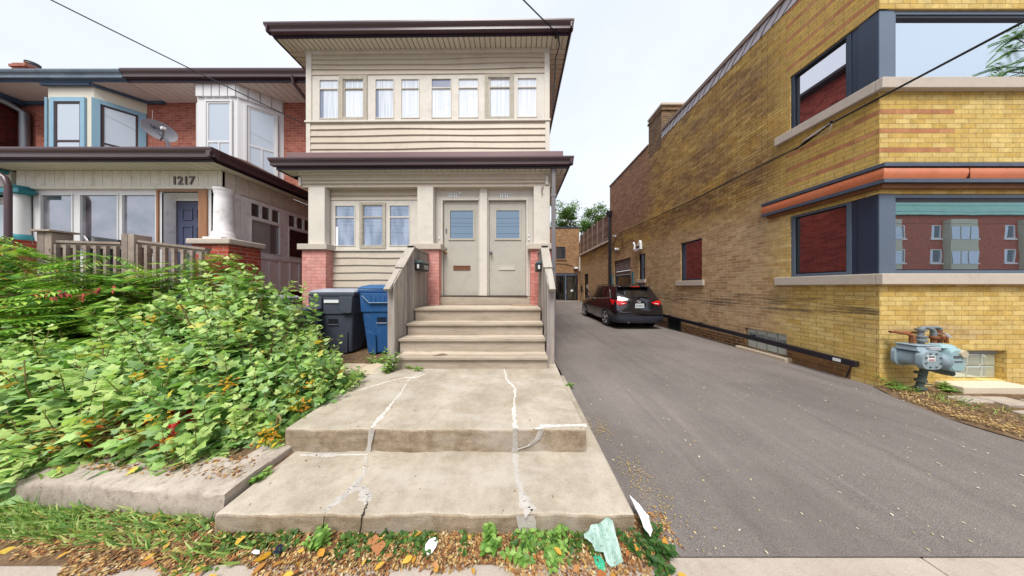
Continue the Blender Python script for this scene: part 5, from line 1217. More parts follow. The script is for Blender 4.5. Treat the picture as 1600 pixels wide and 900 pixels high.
# ---------------------------------------------------------------- bins
def bin_(name,x,y,z,w,d,h,rz,body,lid,label,kind):
    r=empty(name,(x,y,z),label,'wheelie bin','wheeled bins beside the wooden stairs',rz=rz)
    bw,bd=w*.72,d*.68
    def sec(f,ww,dd,yo=0): return [(-ww/2,-dd/2+yo,f),(ww/2,-dd/2+yo,f),(ww/2,dd/2+yo,f),(-ww/2,dd/2+yo,f)]
    def lf(secs):
        m=MB(); n=4; vs=[p for s_ in secs for p in s_]; fs=[]
        for j in range(len(secs)-1):
            for k in range(n): fs.append((j*n+k,j*n+(k+1)%n,(j+1)*n+(k+1)%n,(j+1)*n+k))
        fs.append((3,2,1,0)); q=(len(secs)-1)*n; fs.append((q,q+1,q+2,q+3)); m.add(vs,fs); return m
    m=lf([sec(.02,bw,bd),sec(h*.60,bw+(w-bw)*.62,bd+(d-bd)*.6),sec(h*.62,w*.94,d*.94),sec(h*.90,w*.985,d*.985)]); m.build('body',body,r,local=True,bevel=.03)
    m=lf([sec(h*.885,w*1.03,d*1.02),sec(h*.93,w*1.04,d*1.03)]); m.build('rim',body,r,local=True,bevel=.012)
    m=lf([sec(h*.935,w*1.04,d*1.03),sec(h*.955,w*1.03,d*1.02),sec(h*.975,w*.94,d*.92,.02),sec(h*1.0,w*.70,d*.6,.05)]); m.build('lid',lid,r,local=True,bevel=.012)
    yf=-d*.49
    if kind=='blue':
        m=MB(); 
        q=[(-w*.46,h*.88),(w*.46,h*.88),(w*.34,h*.82),(w*.22,h*.74),(-w*.22,h*.74),(-w*.34,h*.82)]
        m.prism([(a,yf-.004,b) for a,b in q],(0,-.022,0)); m.build('front_panel',body,r,local=True,bevel=.008)
        m=MB(); pts=[(-w*.40,yf-.028,h*.845),(-w*.24,yf-.028,h*.745),(w*.24,yf-.028,h*.745),(w*.40,yf-.028,h*.845)]; m.tube(pts,.008,6); m.build('worn_edge',mat('scuffed pale edge',c(150,180,205,.7),.6,.1,9),r,local=True)
        m=MB()
        for k in range(5): x0=(-.2+.1*k)*w*1.0; m.beam((x0,yf-.027,h*.77),(x0,yf-.027,h*.84),.012,.012)
        m.build('rib',body,r,local=True)
    else:
        for s_ in (-1,1): q=[(s_*w*.50,h*.88),(s_*w*.20,h*.88),(s_*w*.20,h*.70),(s_*w*.26,h*.63),(s_*w*.47,h*.63)]; MB().prism([(a,yf-.004,b) for a,b in q],(0,-.025,0)).build('front_shoulder',body,r,local=True,bevel=.01)
        MB().box(-w*.16,w*.17,yf-.012,yf-.002,h*.785,h*.83).build('label_plate',M_plate,r,local=True)
    m=MB(); yb_=lambda f:-(bd+(d-bd)*.6*f/.6)/2-.003
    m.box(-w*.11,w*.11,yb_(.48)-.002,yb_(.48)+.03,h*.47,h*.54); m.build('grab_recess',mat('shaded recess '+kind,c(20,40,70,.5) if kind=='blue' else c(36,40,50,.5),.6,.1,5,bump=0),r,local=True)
    m=MB(); m.tube([(-w*.12,yb_(.46)-.012,h*.455),(w*.12,yb_(.46)-.012,h*.455)],.007,6); m.build('grab_bar',M_steel,r,local=True)
    for s_ in (-1,1): MB().prism([(s_*w*.14,yb_(.2),h*.02),(s_*w*.30,yb_(.2),h*.02),(s_*w*.33,yb_(.33)-.01,h*.36),(s_*w*.14,yb_(.33)-.01,h*.30)],(0,-.012,0)).build('lower_rib',body,r,local=True,bevel=.006)
    m=MB()
    for s_ in (-1,1): m.lathe([(.12,s_*bw*.45),(.12,s_*bw*.55)],bd*.45,0,16,'x',.12)
    m.build('wheel',M_rubber,r,local=True)
    m=MB(); m.tube([(-w*.4,d*.52,h*.92),(-w*.4,d*.62,h*.95),(w*.4,d*.62,h*.95),(w*.4,d*.52,h*.92)],.016,6); m.build('handle',body,r,local=True); return r
M_bb=mat('blue bin plastic',c(46,96,156,.75),.5,.12,4,bump=.08,dirt=.35,dcol=c(120,150,180,.55),dscale=7)
M_bl=mat('blue bin lid',c(54,110,166,.66),.45,.1,4,bump=.05)
M_kb=mat('charcoal bin plastic',c(88,94,110,.65),.5,.1,4,bump=.08,dirt=.25,dcol=c(120,124,134,.5),dscale=7)
M_kl=mat('grey bin lid',c(166,172,186,.8),.4,.15,4,bump=.05)
bin_('recycling_bin',-2.36,4.06,.34,.74,.56,1.24,R(4),M_bb,M_bl,'blue wheeled bin with scuffed front against the stair rail','blue')
bin_('garbage_bin',-3.22,4.1,.34,.80,.56,1.17,R(-2),M_kb,M_kl,'dark grey wheeled bin with a light grey lid left of the blue bin','black')
bin_('garbage_bin',-4.22,3.75,.34,.52,.5,1.06,R(10),M_kb,M_kl,'smaller dark bin mostly hidden by the shrub leaves','black')
bin_('garbage_bin',-3.52,3.62,.34,.30,.3,.86,R(5),M_kb,M_kb,'small low dark bin in front of the grey bin','black')
# ---------------------------------------------------------------- parked SUV (local: x across, y forward, rear at 0)
def carpaint():
    s=NT('black car paint'); s.pr((.006,.007,.010,1),.12,0,None,.6,coat=1); return s.m
CAR=empty('parked_car',(3.995,6.93,dz(7.6)),'shiny black hatchback suv parked beside the yellow brick wall','car')
K=.88
M_cp=carpaint(); M_cl=mat('grey plastic cladding',c(62,66,80,.5),.5,.1,5,bump=.05)
G_c=glass('car glass',.16,(.9,.95,1,1),dark=(.006,.007,.008,1))
M_red=mat('red lamp lens',(.55,.01,.012,1),.12,.1,9,bump=0,spec=.7,coat=.6); M_lensw=mat('clear lamp lens',(.75,.72,.72,1),.12,.05,9,bump=0,spec=.7)
def T(p): return (p[0]*K,p[1]*K,p[2]*K)
def cb(m,name,mt,par=CAR,**k):
    m.v=[T(v) for v in m.v]; return m.build(name,mt,par,local=True,**k)
# station: y, [(x,z) from bottom centre to roof centre]
ST=[
(0.00,[(0,.42),(.62,.42),(.70,.45),(.73,.52),(.74,.60),(.73,.66),(.70,.69),(.66,.70),(0,.71)]),
(0.05,[(0,.34),(.70,.34),(.80,.40),(.84,.52),(.845,.62),(.84,.70),(.81,.73),(.76,.745),(0,.75)]),
(0.12,[(0,.28),(.74,.28),(.85,.36),(.885,.52),(.89,.68),(.87,.82),(.83,.93),(.76,.99),(0,1.03)]),
(0.20,[(0,.25),(.76,.25),(.87,.34),(.90,.52),(.905,.70),(.89,.90),(.84,1.05),(.74,1.13),(0,1.16)]),
(0.40,[(0,.22),(.78,.22),(.88,.30),(.91,.52),(.91,.72),(.90,.93),(.83,1.12),(.70,1.38),(0,1.42)]),
(0.56,[(0,.22),(.79,.22),(.885,.30),(.91,.52),(.912,.72),(.90,.94),(.83,1.13),(.64,1.56),(0,1.60)]),
(1.00,[(0,.2),(.80,.2),(.89,.30),(.91,.52),(.912,.73),(.895,.94),(.83,1.12),(.64,1.60),(0,1.65)]),
(1.80,[(0,.2),(.80,.2),(.89,.30),(.905,.52),(.91,.73),(.89,.94),(.825,1.08),(.645,1.62),(0,1.68)]),
(2.40,[(0,.2),(.80,.2),(.89,.30),(.905,.52),(.91,.73),(.89,.92),(.82,1.05),(.635,1.58),(0,1.645)]),
(2.75,[(0,.2),(.80,.2),(.89,.30),(.905,.52),(.91,.72),(.89,.91),(.82,1.03),(.60,1.50),(0,1.56)]),
(3.35,[(0,.2),(.80,.2),(.89,.30),(.905,.52),(.905,.71),(.885,.89),(.82,1.00),(.72,1.06),(0,1.13)]),
(3.80,[(0,.2),(.80,.2),(.88,.30),(.90,.52),(.90,.70),(.87,.85),(.79,.95),(.66,1.0),(0,1.05)]),
(4.15,[(0,.24),(.74,.24),(.83,.32),(.85,.52),(.84,.68),(.80,.79),(.72,.86),(.58,.90),(0,.94)]),
(4.34,[(0,.3),(.6,.3),(.70,.36),(.72,.52),(.70,.62),(.66,.70),(.60,.75),(.5,.78),(0,.80)]),
(4.40,[(0,.4),(.5,.4),(.58,.44),(.6,.52),(.58,.58),(.55,.62),(.5,.65),(.42,.66),(0,.67)])]
m=MB(); n=9; vs=[];fs=[]
for y,s_ in ST:
    ring=[(-x,y,z) for x,z in s_[::-1]]+[(x,y,z) for x,z in s_[1:-1]]
    # ring: roof centre -> left ... bottom centre -> right
    vs+=ring
N=len(vs)//len(ST)
for j in range(len(ST)-1):
    for k in range(N): fs.append((j*N+k,j*N+(k+1)%N,(j+1)*N+(k+1)%N,(j+1)*N+k))
fs.append(tuple(range(N))); fs.append(tuple((len(ST)-1)*N+k for k in range(N)))
m.add(vs,fs); cb(m,'body',M_cp,smooth=True,sharp=38)
def hw(y,z): # half width of the body at y,z by interpolation
    for (y0,a),(y1,b) in zip(ST,ST[1:]):
        if y0<=y<=y1:
            t=(y-y0)/(y1-y0); L=[((p[0]+(q[0]-p[0])*t),(p[1]+(q[1]-p[1])*t)) for p,q in zip(a,b)]
            for p,q in zip(L[1:],L[2:]):
                if min(p[1],q[1])<=z<=max(p[1],q[1]) and abs(q[1]-p[1])>1e-6: return p[0]+(q[0]-p[0])*(z-p[1])/(q[1]-p[1])
            return L[-2][0]
    return .5
def skin(poly,off,name,mt,sides=(-1,1),par=CAR):
    # polygon given as (y,z) draped on the flank: fan of a finely split outline
    for sd in sides:
        m=MB(); pts=[]
        for i in range(len(poly)):
            a,b=poly[i],poly[(i+1)%len(poly)]
            for k in range(5): t=k/5; pts.append((a[0]+(b[0]-a[0])*t,a[1]+(b[1]-a[1])*t))
        cy=sum(p[0] for p in pts)/len(pts); cz_=sum(p[1] for p in pts)/len(pts)
        rings=[pts]; vs=[]
        for q in (1,.66,.33): vs+=[(cy+(p[0]-cy)*q,cz_+(p[1]-cz_)*q) for p in pts]
        vs.append((cy,cz_)); L=len(pts); V=[(sd*(hw(y,z)+off),y,z) for y,z in vs]; fs=[]
        for r_ in range(2):
            for k in range(L): fs.append((r_*L+k,r_*L+(k+1)%L,(r_+1)*L+(k+1)%L,(r_+1)*L+k))
        for k in range(L): fs.append((2*L+k,2*L+(k+1)%L,3*L))
        m.add(V,fs); cb(m,name,mt,par,smooth=True)
skin([(.62,1.16),(1.10,1.13),(1.10,1.44),(.98,1.44)],.012,'quarter_window',G_c)
skin([(1.16,1.13),(2.02,1.09),(2.02,1.55),(1.24,1.52)],.012,'side_window',G_c)
skin([(2.08,1.09),(3.08,1.05),(2.72,1.38),(2.42,1.52),(2.08,1.55)],.012,'side_window',G_c)
M_chrome=mat('chrome trim',(.75,.75,.77,1),.12,0,5,metal=1,bump=0)
m=MB(); 
for sd in (-1,1): m.tube([(sd*(hw(y,z)+.012),y,z) for y,z in ((3.1,1.035),(2.0,1.07),(1.1,1.105),(.60,1.15),(.95,1.46))],.010,5)
cb(m,'window_trim',M_chrome)
# rear window follows the tailgate
def rear(poly,off,name,mt,par=CAR):
    m=MB(); m.add([(x,y-off,z) for x,y,z in poly],[tuple(range(len(poly)))]); return cb(m,name,mt,par)
def ry(z): # y of tailgate at height z on centreline
    k=[(.71,.0),(.75,.05),(1.03,.12),(1.16,.20),(1.42,.40),(1.60,.56)]
    for (a,b),(e,f) in zip(k,k[1:]):
        if a<=z<=e: return b+(f-b)*(z-a)/(e-a)
    return .0
m=MB(); g=[]
for z in (1.17,1.25,1.33,1.42,1.52):
    w=.70-(z-1.17)*.42
    g.append([(w*t,ry(z)-.014+.10*(abs(t)**3)*(1 if z<1.5 else .6),z) for t in (-1,-.8,-.5,0,.5,.8,1)])
vs=[p for r_ in g for p in r_]; fs=[(j*7+k,j*7+k+1,(j+1)*7+k+1,(j+1)*7+k) for j in range(4) for k in range(6)]
m.add(vs,fs); cb(m,'rear_window',G_c,smooth=True)
m=MB(); m.hexa([(-.60,.36,1.55),(.60,.36,1.55),(.62,.62,1.585),(-.62,.62,1.585)],[(-.58,.37,1.585),(.58,.37,1.585),(.60,.70,1.64),(-.60,.70,1.64)]); sp=cb(m,'spoiler',M_cp,bevel=.012)
m=MB(); m.box(-.16,.16,.35,.37,1.558,1.58); cb(m,'brake_light',M_red,sp) if False else cb(m,'brake_light',M_red)
m=MB(); m.tube([(0,.135,1.165),(.08,.19,1.20),(.42,.19,1.185)],.012,5); cb(m,'wiper',M_black)
# tail lamps wrap the corner
for sd in (-1,1):
    m=MB(); V=[]; 
    outl=[(.46,.10,1.00,.95),(.62,.10,1.045,.88),(.80,.12,1.075,.84)]
    top=[(sd*.44,.108,.99),(sd*.62,.118,1.045),(sd*.78,.16,1.075),(sd*(hw(.30,1.06)+.02),.30,1.075),(sd*(hw(.62,1.09)+.012),.62,1.10)]
    bot=[(sd*.50,.085,.93),(sd*.66,.085,.885),(sd*.82,.12,.865),(sd*(hw(.28,.90)+.018),.28,.90),(sd*(hw(.60,1.07)+.014),.60,1.07)]
    vs=[]; 
    for t_,b_ in zip(top,bot):
        t_=(t_[0],t_[1]-.012,t_[2]); b_=(b_[0],b_[1]-.012,b_[2]); mid=((t_[0]+b_[0])/2*1.005,(t_[1]+b_[1])/2-.012,(t_[2]+b_[2])/2); vs+=[t_,mid,b_]
    fs=[(j*3+k,j*3+k+1,(j+1)*3+k+1,(j+1)*3+k) for j in range(4) for k in range(2)]
    m.add(vs,fs); tl=cb(m,'tail_light',M_red,smooth=True)
    m=MB(); m.add([(sd*.53,.058,.945),(sd*.68,.060,.925),(sd*.68,.058,.955),(sd*.55,.062,.965)],[(0,1,2,3)]); cb(m,'reverse_lens',M_lensw,tl)
    m=MB(); m.hexa([(sd*.52,.0,.50),(sd*.80,.045,.50),(sd*.80,.08,.50),(sd*.52,.06,.50)],[(sd*.60,.0,.545),(sd*.79,.04,.565),(sd*.79,.08,.565),(sd*.60,.06,.545)]); cb(m,'reflector',M_red)
# lower bumper cladding
m=MB(); vs=[];fs=[]
P_=[]
for (x,y) in ((-.91,.62),(-.905,.30),(-.885,.12),(-.80,.02),(-.5,-.015),(0,-.022),(.5,-.015),(.80,.02),(.885,.12),(.905,.30),(.91,.62)):
    vs+=[(x*1.006,y-.006,.50),(x*1.012,y-.012,.44),(x*1.0,y-.008,.34),(x*.93,y+.03,.25)]
for j in range(10):
    for k in range(3): q=j*4+k; fs.append((q,q+1,q+5,q+4))
m.add(vs,fs); cb(m,'bumper_cladding',M_cl,smooth=True)
m=MB(); m.box(-.12,.20,.0,.012,.55,.575); cb(m,'bumper_slot',M_black)
m=MB(); m.tube([(-.45,.12,.27),(-.45,-.03,.27)],.03,10); cb(m,'exhaust',M_steel)
# plate, badge, script
m=MB(); m.box(-.16,.16,.055,.075,.79,.95); pl=cb(m,'number_plate',mat('plate white',c(214,222,220,.8),.4,.1,30,bump=0))
m=MB(); 
for i in range(7): m.box(-.13+i*.038,-.105+i*.038,.052,.0545,.84,.90)
cb(m,'plate_marks',mat('plate blue print',c(120,140,170,.7),.5,0,5,bump=0),pl)
m=MB(); m.box(-.24,.24,.095,.10,.955,.975); m.box(-.25,-.17,.075,.09,.79,.95); m.box(.17,.25,.075,.09,.79,.95); cb(m,'plate_recess',M_black)
m=MB(); pts=[(.07*math.cos(R(a)),.082-.0,1.03+.042*math.sin(R(a))) for a in range(0,361,20)]; m.tube([(p[0],.105-.012,p[2]) for p in pts],.009,6)
m.tube([(-.028,.09,1.0),(-.018,.095,1.06)],.008,5); m.tube([(.018,.09,1.0),(.028,.095,1.06)],.008,5); m.tube([(-.022,.09,1.022),(.022,.09,1.038)],.007,5); cb(m,'badge',M_chrome)
m=MB(); 
for i in range(6): m.box(.42+i*.04,.448+i*.04,.072,.078,.80,.825)
for i in range(5): m.box(-.66+i*.042,-.63+i*.042,.068,.074,.80,.825)
cb(m,'script',M_chrome)
# wheels
for (sd,yy) in ((-1,.90),(1,.90),(-1,3.52),(1,3.52)):
    r_=.345; xo=sd*.925; xi=sd*.70
    m=MB(); m.lathe([(r_*1.10,sd*.898),(r_*1.10,sd*.915)],yy,0,28,'x',r_+.01); cb(m,'arch',M_cl)
    m=MB(); m.lathe([(.22,xi),(r_-.02,xi),(r_,xi+sd*.03),(r_,xo-sd*.03),(r_-.02,xo-sd*.003),(.255,xo),(.22,xo-sd*.01)],yy,0,32,'x',r_); w=cb(m,'wheel',M_rubber,smooth=True,sharp=50)
    m=MB(); m.lathe([(.245,xo-sd*.012),(.245,xo+sd*.002),(.225,xo+sd*.002),(.22,xo-sd*.03),(.001,xo-sd*.035)],yy,0,28,'x',r_)
    for k in range(5):
        a=R(k*72+90)
        for da in (-.13,.13): m.beam((xo-sd*.005,yy+.03*math.cos(a),r_+.03*math.sin(a)),(xo+sd*.003,yy+.225*math.cos(a+da),r_+.225*math.sin(a+da)),.03,.028,up=(1,0,0))
    m.lathe([(.05,xo-sd*.02),(.045,xo+sd*.012),(.001,xo+sd*.013)],yy,0,16,'x',r_); cb(m,'rim',mat('alloy rim',(.6,.61,.63,1),.25,.1,9,metal=.8,bump=0),w,smooth=True)
for sd in (-1,1):
    m=MB(); m.hexa([(sd*.90,2.86,1.04),(sd*1.05,2.88,1.05),(sd*1.05,2.98,1.05),(sd*.90,3.0,1.04)],[(sd*.90,2.86,1.14),(sd*1.04,2.87,1.18),(sd*1.03,2.97,1.16),(sd*.90,3.0,1.14)]); cb(m,'mirror',M_cp,bevel=.02)
    for yy in (1.42,2.32): 
        m=MB(); m.beam((sd*(hw(yy,.97)+.02),yy-.09,.965),(sd*(hw(yy,.96)+.02),yy+.09,.96),.02,.03); cb(m,'door_handle',M_chrome if False else M_cp)
    m=MB()
    for yy in (1.13,2.05,3.15): m.tube([(sd*(hw(yy,z)+.003),yy,z) for z in (.35,.6,.85,1.0)],.005,4)
    cb(m,'door_gap',M_black)
    m=MB(); m.tube([(sd*.60,.75,1.635),(sd*.61,1.2,1.66),(sd*.61,2.2,1.655),(sd*.59,2.6,1.60)],.018,6); cb(m,'roof_rail',M_black)
m=MB(); m.lathe([(.015,1.65),(.006,1.72),(.001,1.74)],0,.9,8); cb(m,'antenna',M_black)
# ---------------------------------------------------------------- wires
M_wire=mat('black cable',(.012,.012,.014,1),.6,0,5,bump=0)
def sag(a,b,s_,n=24): 
    a=Vector(a);b=Vector(b); return [a+(b-a)*(i/n)-Vector((0,0,s_*4*(i/n)*(1-i/n))) for i in range(n+1)]
m=MB(); m.tube(sag((-4.50,4.64,5.02),(-13.5,-2.0,8.25),.22),.009,6); tag(m.build('overhead_wire',M_wire),'black overhead wire crossing the sky above the porch house to the duplex corner','wire')
m=MB(); m.tube(sag((.86,4.36,6.60),(-10,-2.2,10.3),.5),.012,6); m.tube([(.86,4.36,6.60),(.90,4.42,6.45),(.84,4.52,6.30),(.83,4.6,5.9),(.80,4.65,5.3)],.014,6); m.tube([(.84,4.38,6.59),(.80,4.40,6.59)],.03,8); tag(m.build('overhead_wire',M_wire),'black service wire meeting the top right eave of the duplex','wire')
A=Vector((4.985,3.42,4.12)); 
m=MB(); m.tube(sag(A,(6.3,-2.6,4.98),.03),.014,6); m.tube([A,(5.03,3.8,4.02),(5.04,4.6,4.03),(5.06,6.2,4.02),(5.05,8.6,4.08),(5.06,11.0,4.16)],.013,6); m.tube([A+Vector((0,.0,.03)),A+Vector((.02,.25,-.04)),(5.03,3.9,4.0)],.012,6)
tag(m.build('overhead_wire',M_wire),'thick service cable running to the splice and along the yellow brick wall','wire')
r=empty('cable_splice',(5.02,3.45,4.1),'silver cable clamp and splices fixed under the upper corner window','cable clamp')
m=MB(); 
for k in range(4): m.tube([A+Vector((-.01,.02+.05*k,-.015*k)),A+Vector((.0,.2+.05*k,-.03-.012*k))],.012,6)
m.tube([A+Vector((-.01,0,-.02)),A+Vector((-.005,.03,-.10)),A+Vector((0,.14,-.11))],.010,6); m.build('clamp',M_alu,r,smooth=True)
# ---------------------------------------------------------------- across the street (seen only in the glass)
AB=empty('apartment_building',(40,-22,0),'three storey red brick apartment block across the street with green mansard roof','building')
M_ab=brick('apartment brick',c(214,138,118,.85),c(190,116,100,.85),c(150,120,110,.6),stain=.3)
M_gr=mat('green copper mansard',c(150,205,190,.75),.5,.15,1,bump=.05)
YA=-20.0
ho=[]
for i in range(10):
    x=28+i*4.4
    for z in (1.6,4.5,7.4): ho.append((x,x+1.3,z,z+1.6))
m=MB(); m.wall('y',YA,20,74,0,10.2,ho,-.12); m.quad((20,YA,0),(20,YA-12,0),(20,YA-12,10.2),(20,YA,10.2)); m.quad((74,YA,0),(74,YA-12,0),(74,YA-12,10.2),(74,YA,10.2)); m.build('brick_wall',M_ab,AB,recalc=False)
m=MB(); m.hexa([(19.7,YA-12,10.2),(74.3,YA-12,10.2),(74.3,YA+.3,10.2),(19.7,YA+.3,10.2)],[(20.5,YA-11,12.0),(73.5,YA-11,12.0),(73.5,YA-.5,12.0),(20.5,YA-.5,12.0)]); m.build('mansard_roof',M_gr,AB)
for h in ho[:30]:
    f=MB().frame('y',YA-.06,YA+.02,h[0],h[1],h[2],h[3],.09).build('window',M_white,AB); MB().box(h[0]+.09,h[1]-.09,YA-.05,YA-.045,h[2]+.09,h[3]-.09).build('pane',G_upd,f)
m=MB()
for h in ho: m.box(h[0]-.1,h[1]+.1,YA+.001,YA+.1,h[2]-.18,h[2]-.02)
m.build('window_sill',M_white,AB)
for x0 in (42.5,51.5,60.5):
    m=MB(); m.box(x0,x0+3.2,YA+.0,YA+.5,.8,9.6); bw_=m.build('bay',mat('pale bay panel',c(205,208,188,.74),.6,.05,2),AB)
    m=MB()
    for z in (1.4,4.3,7.2):
        for k in range(3): m.box(x0+.1+k*1.05,x0+1.0+k*1.05,YA+.51,YA+.53,z,z+1.5)
    m.build('bay_windows',G_upd,bw_)
AB2=empty('corner_shop_block',(-12,-20,0),'two storey red brick row with pale cornice across the street','building')
m=MB(); m.box(-30,-2,-30,-18.2,0,6.0); m.build('brick_wall',M_ab,AB2); MB().box(-30.2,-1.8,-30,-18.0,6.001,6.4).build('cornice',M_cream,AB2)
m=MB()
for i in range(9): m.box(-29+i*3,-27.6+i*3,-18.19,-18.15,3.6,5.2)
m.build('windows',G_upd,AB2)
AB3=empty('brick_house_opposite',(8,-20,0),'narrow red brick house across the street with grey gable','building')
m=MB(); m.box(3,15,-30,-18.2,0,5.6); m.build('brick_wall',M_ab,AB3); m=MB(); m.add([(2.6,-17.8,5.6),(15.4,-17.8,5.6),(15.4,-30,5.6),(2.6,-30,5.6),(9,-17.8,8.6),(9,-30,8.6)],[(0,1,4),(1,2,5,4),(2,3,5),(3,0,4,5),(3,2,1,0)]); m.build('roof',M_shingle,AB3)
for z in (9.2,9.7,8.4,7.6,7.9,6.9):
    m=MB(); m.tube(sag((-26,-10-z*.12,z+.15*(z%1)),(20,-10-z*.12,z-.2),.35,30)+sag((20,-10-z*.12,z-.2),(66,-10-z*.12,z+.1),.35,30)[1:],.011,5); tag(m.build('street_wire',M_wire),'black street wire strung along the opposite kerb','wire','street wires across the road')
for x in (-26,20):
    r=empty('utility_pole',(x,-11,0),'grey wooden utility pole across the road, '+('far left' if x<0 else 'in front of the brick apartments'),'utility pole')
    m=MB(); m.tube([(x,-11,0),(x,-11,11)],[.17,.12],12); m.build('pole',M_board,r,smooth=True); m=MB(); m.box(x-.06,x+.06,-12.2,-9.8,9.9,10.05); m.build('crossarm',M_board,r)
# ---------------------------------------------------------------- vegetation
def leaf_lobed(): # maple / currant like leaf, length 1 along +y, in xy plane with fold
    o=[(0,0),(.16,-.06),(.30,.02),(.46,.10),(.36,.24),(.52,.46),(.30,.50),(.22,.60),(.13,.78),(0,1.0)]
    right=[(x,y,.0) for x,y in o]; V=[(0,0,0)]; 
    R_=[(x,y,.10*x-.25*x*x-.12*y*y) for x,y in o[1:-1]]; L_=[(-x,y,.10*x-.25*x*x-.12*y*y) for x,y in o[1:-1]]
    tip=(0,1.0,-.14); mid=[(0,.25,.02),(0,.55,-.03)]
    V=[(0,0,0)]+R_+[tip]+L_[::-1]+mid
    n=len(R_); ti=1+n; Ls=ti+1; m0=Ls+n; m1=m0+1
    F_=[(0,1,2,m0),(2,3,4,m0),(4,5,m1,m0),(5,6,7,m1),(7,8,ti,m1)]
    # left mirrored: L index k -> Ls+(n-k)
    l=lambda k:Ls+(n-k)
    F_+=[(0,m0,l(2),l(1)),(m0,l(4),l(3),l(2)),(m0,m1,l(5),l(4)),(m1,l(7),l(6),l(5)),(m1,ti,l(8),l(7))]
    return V,F_
LV,LF=leaf_lobed()
OV=[(0,0,0),(.22,.25,.05),(.26,.55,.04),(0,1,-.12),(-.26,.55,.04),(-.22,.25,.05),(0,.5,0)]; OF=[(0,1,2,6),(6,2,3),(0,6,4,5),(6,3,4)]
NV=[(0,0,0),(.13,.35,.02),(0,1,-.08),(-.13,.35,.02)]; NF=[(0,1,2),(0,2,3)]
def basis(d,up):
    d=d.normalized(); x=d.cross(up)
    if x.length<1e-4: x=d.cross(Vector((1,0,.1)))
    x.normalize(); z=x.cross(d); return x,d,z
def put(m,V,Fc,p,d,up,s):
    x,y,z=basis(d,up); n=len(m.v)
    for a,b,c_ in V: q=p+(x*a+y*b+z*c_)*s; m.v.append((q.x,q.y,q.z))
    for f in Fc: m.f.append(tuple(i+n for i in f))
G1=c(134,180,92,.8);G2=c(166,204,120,.85);G3=c(84,132,62,.66);G4=c(196,226,150,.9);GY=c(230,206,80,.85);GB=c(166,196,150,.88)
M_lf=leafmat('currant leaf',[(0,G3),(.2,G1),(.42,GB),(.6,G2),(.82,c(172,210,122,.9)),(.95,G4),(1,GY)],.32,.5)
M_lf2=leafmat('young leaf tips',[(0,G2),(.4,c(194,222,136,.9)),(1,c(216,232,158,.92))],.4,.5)
M_yel=leafmat('yellow leaf',[(0,c(232,200,40,.75)),(.6,c(222,170,40,.75)),(1,c(200,120,50,.7))],.3,.6)
M_stem=mat('brown green stem',c(150,130,84,.6),.8,.25,8,bump=.2)
M_fern=leafmat('feathery leaf',[(0,c(70,126,46,.66)),(.35,c(120,176,66,.8)),(.7,c(158,204,84,.85)),(.93,c(194,220,104,.9)),(1,c(206,150,50,.7))],.3,.55)
def blobtop(bl,x,y):
    z=-9
    for (cx,cy,rx,ry,h,b) in bl:
        q=((x-cx)/rx)**2+((y-cy)/ry)**2
        if q<1: z=max(z,b+(h-b)*math.sqrt(1-q))
    return z
